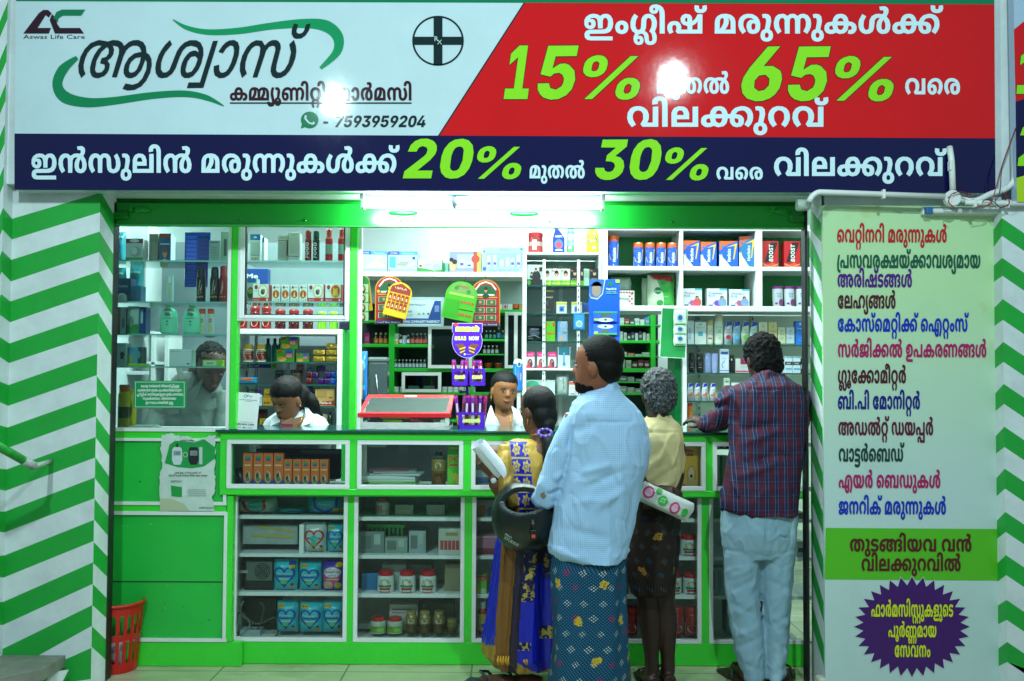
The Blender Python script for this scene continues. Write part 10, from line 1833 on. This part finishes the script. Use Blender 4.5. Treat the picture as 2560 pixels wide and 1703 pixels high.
# ---- standing saleswoman
def coat(name,parent,rows,Y,m,collar,extra=()):
    b=MB();b.loft(rpx(rows,Y),SKIN,36)
    for q,r in extra:b.tube(pp_(Y,*q),r,SKIN,14)
    cloth(name,b,.008,m,parent,.004,8,4)
    for i,pts in enumerate(collar):
        c=MB();q=[P(x,y,Y+d)for x,y,d in pts];n=len(q);nrm=(q[1]-q[0]).cross(q[2]-q[0]).normalized();nrm=nrm if nrm.y<0 else-nrm
        c.add(q+[v+nrm*.006 for v in q],[list(range(n))[::-1],[n+j for j in range(n)]]+[(j,(j+1)%n,n+(j+1)%n,n+j)for j in range(n)],m);c.build('collar',parent)
COAT =mat('white_coat','#c0ccd0',.7,var=.04,bump=.06,bscale=300)
Y =.72;SKIN=skin('skin_warm','#8c5a34')
M =frame(P(1256,1023,Y),radians(16),radians(2),radians(6));k=.90
b =MB();head(b,M,k,1.06);b.tube(pp_(Y,(1258,1070,.02),(1260,1035,.02),(1262,1000,.025)),[.075,.055,.052],SKIN,16);b.loft(rpx([(1230,1292,1110,.08,.03),(1234,1288,1066,.075,.03),(1242,1280,1045,.055,.03)],Y),SKIN,28);b.tube(pp_(Y,(1260,1500,.03),(1260,1100,.03)),.09,SKIN,14)
lady =finish(b,.005,'smiling saleswoman in a white coat standing behind the counter',lambda r:(features(r,M,k,.62,'#5a2e28'),r.tube([M@(Vector(v)*k)for v in((-.026,-.0835,.0565),(-.012,-.0925,.0525),(.012,-.0925,.0525),(.026,-.0835,.0565))],.0016,ink('#2a1210',.5),6),r.ball((0,-.081,.121),(.0016,.002,.0024),ink('#14060a',.4),6,5,M=M)),None,None,SKIN)
hair('hair',[((0,.020,.149),(.078,.095,.076)),((0,.045,.09),(.075,.054,.08)),((-.04,.068,.03),(.04,.03,.08)),((.02,.07,.02),(.045,.03,.08))],M,HAIRS,lady,amp=.001,f=120,strand=(1,1,.2))
coat('coat',lady,[(1206,1314,1500,.12,.03),(1206,1314,1120,.12,.03),(1207,1313,1085,.115,.03),(1212,1309,1062,.10,.03),(1222,1300,1048,.08,.035),(1236,1288,1036,.06,.04)],Y,COAT,
     [[(1226,1014,-.035),(1218,1040,-.09),(1212,1062,-.10),(1240,1062,-.12),(1234,1038,-.10)],[(1278,1016,-.03),(1284,1036,-.10),(1294,1058,-.115),(1306,1052,-.09),(1296,1030,-.06)]])
b =MB();q=[P(x,y,Y+d)for x,y,d in((1237,1035,-.082),(1250,1062,-.112),(1257,1076,-.12),(1278,1076,-.12),(1283,1050,-.105),(1282,1032,-.07),(1262,1044,-.10))];b.add(q,[(0,6,1),(1,6,2),(2,6,3),(3,6,4),(4,6,5)],SKIN,True);q=[P(x,y,Y-.122)for x,y in((1256,1068),(1278,1066),(1281,1090),(1252,1090))];b.quad(*q[::-1],ink('#12301c'));b.build('neckline',lady)
GOLDM =mat('gold','#c8a050',.25);b=MB();b.tube(pp_(Y,(1277,1030,-.085),(1277.5,1050,-.115),(1277,1075,-.125)),.0018,GOLDM,6);e=M@Vector((-.072,.004,.06));b.ball(e,.006,GOLDM,8,6);b.tube([e,e+Vector((-.002,0,-.022))],.002,GOLDM,6);b.build('jewellery',lady)
# ---- seated cashier
Y =.50;SKIN=skin('skin_warm_dark','#704830')
M =frame(P(729,1044,Y-.03),radians(-26),radians(26));k=.94
b =MB();head(b,M,k,1.04);b.tube(pp_(Y,(742,1075,.03),(740,1040,.03),(738,1000,.03)),[.08,.055,.05],SKIN,16);b.loft(rpx([(700,785,1115,.10,.02),(706,778,1066,.095,.02),(720,762,1048,.06,.02)],Y),SKIN,28);b.tube(pp_(Y,(740,1500,.03),(740,1100,.03)),.09,SKIN,14)
girl =finish(b,.005,'seated cashier in a white coat looking down behind the hatch',lambda r:features(r,M,k,.14),None,None,SKIN)
hair('hair',[((0,.020,.156),(.082,.099,.080)),((0,.046,.094),(.079,.058,.085)),((.03,.09,.085),(.056,.05,.075)),((.065,.105,.02),(.05,.045,.08)),((.075,.11,-.06),(.038,.035,.08))],M,HAIRS,girl,amp=.0015,f=120,strand=(1,1,.2))
coat('coat',girl,[(650,822,1500,.13,.03),(650,822,1110,.13,.03),(654,820,1066,.125,.03),(666,808,1048,.11,.03),(688,788,1033,.085,.04),(710,772,1022,.06,.05)],Y,COAT,
     [[(762,1014,-.0),(766,1042,-.07),(752,1068,-.11),(778,1060,-.10),(786,1040,-.06),(772,1022,-.02)],[(704,1032,-.07),(700,1056,-.115),(676,1068,-.115),(680,1046,-.09)]])
b =MB();q=[P(x,y,Y+d)for x,y,d in((706,1036,-.09),(703,1060,-.125),(703,1085,-.13),(735,1085,-.132),(752,1066,-.12),(762,1040,-.08),(735,1046,-.10))];b.add(q,[(0,6,1),(1,6,2),(2,6,3),(3,6,4),(4,6,5)],SKIN,True);q=[P(x,y,Y-.134)for x,y in((703,1060),(733,1061),(726,1085),(703,1085))];b.quad(*q[::-1],ink('#8a0c3c'));b.build('neckline',girl)
b =MB();b.tube(pp_(Y,(760,1036,-.085),(752,1052,-.118),(744,1064,-.13)),.003,GOLDM,6);b.tube(pp_(Y,(706,1036,-.095),(704,1056,-.128)),.002,GOLDM,6);b.ball(M@Vector((.08,.004,.072)),.006,GOLDM,8,6);b.build('jewellery',girl)
# ---- man behind the glass
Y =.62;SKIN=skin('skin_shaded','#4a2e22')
M =frame(P(518,962,Y),radians(32),radians(34));k=1.08
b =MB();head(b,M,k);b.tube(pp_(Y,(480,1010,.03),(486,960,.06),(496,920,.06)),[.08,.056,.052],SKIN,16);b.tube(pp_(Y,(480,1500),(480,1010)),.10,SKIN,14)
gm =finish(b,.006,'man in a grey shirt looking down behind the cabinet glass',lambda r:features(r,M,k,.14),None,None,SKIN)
hair('hair',[((0,.022,.165),(.088,.102,.092)),((0,.058,.10),(.082,.062,.09))],M,HAIRB,gm,.006,.007,60)
GREYS =mat('grey_twill','#6f7c74',.8,var=.06,bump=.08,bscale=300)
coat('shirt',gm,[(392,566,1500,.13,.02),(392,564,1080,.13,.02),(402,562,1020,.125,.02),(414,552,970,.11,.02),(428,535,946,.09,.03),(448,512,930,.07,.04)],Y,GREYS,
     [[(438,912,-.02),(446,950,-.09),(470,985,-.12),(462,950,-.10),(452,920,-.05)],[(470,985,-.125),(508,948,-.11),(500,968,-.12),(484,1000,-.13)],[(505,1000,-.118),(540,996,-.112),(541,1020,-.118),(522,1026,-.122),(506,1020,-.122)],[(414,1016,-.118),(446,1022,-.126),(446,1034,-.128),(430,1036,-.126),(414,1030,-.12)]],
     [([(425,985),(400,1040,-.02),(380,1090,-.08)],[.07,.07,.065]),([(545,985),(560,1040,-.02),(568,1090,-.08)],[.07,.065,.06])])
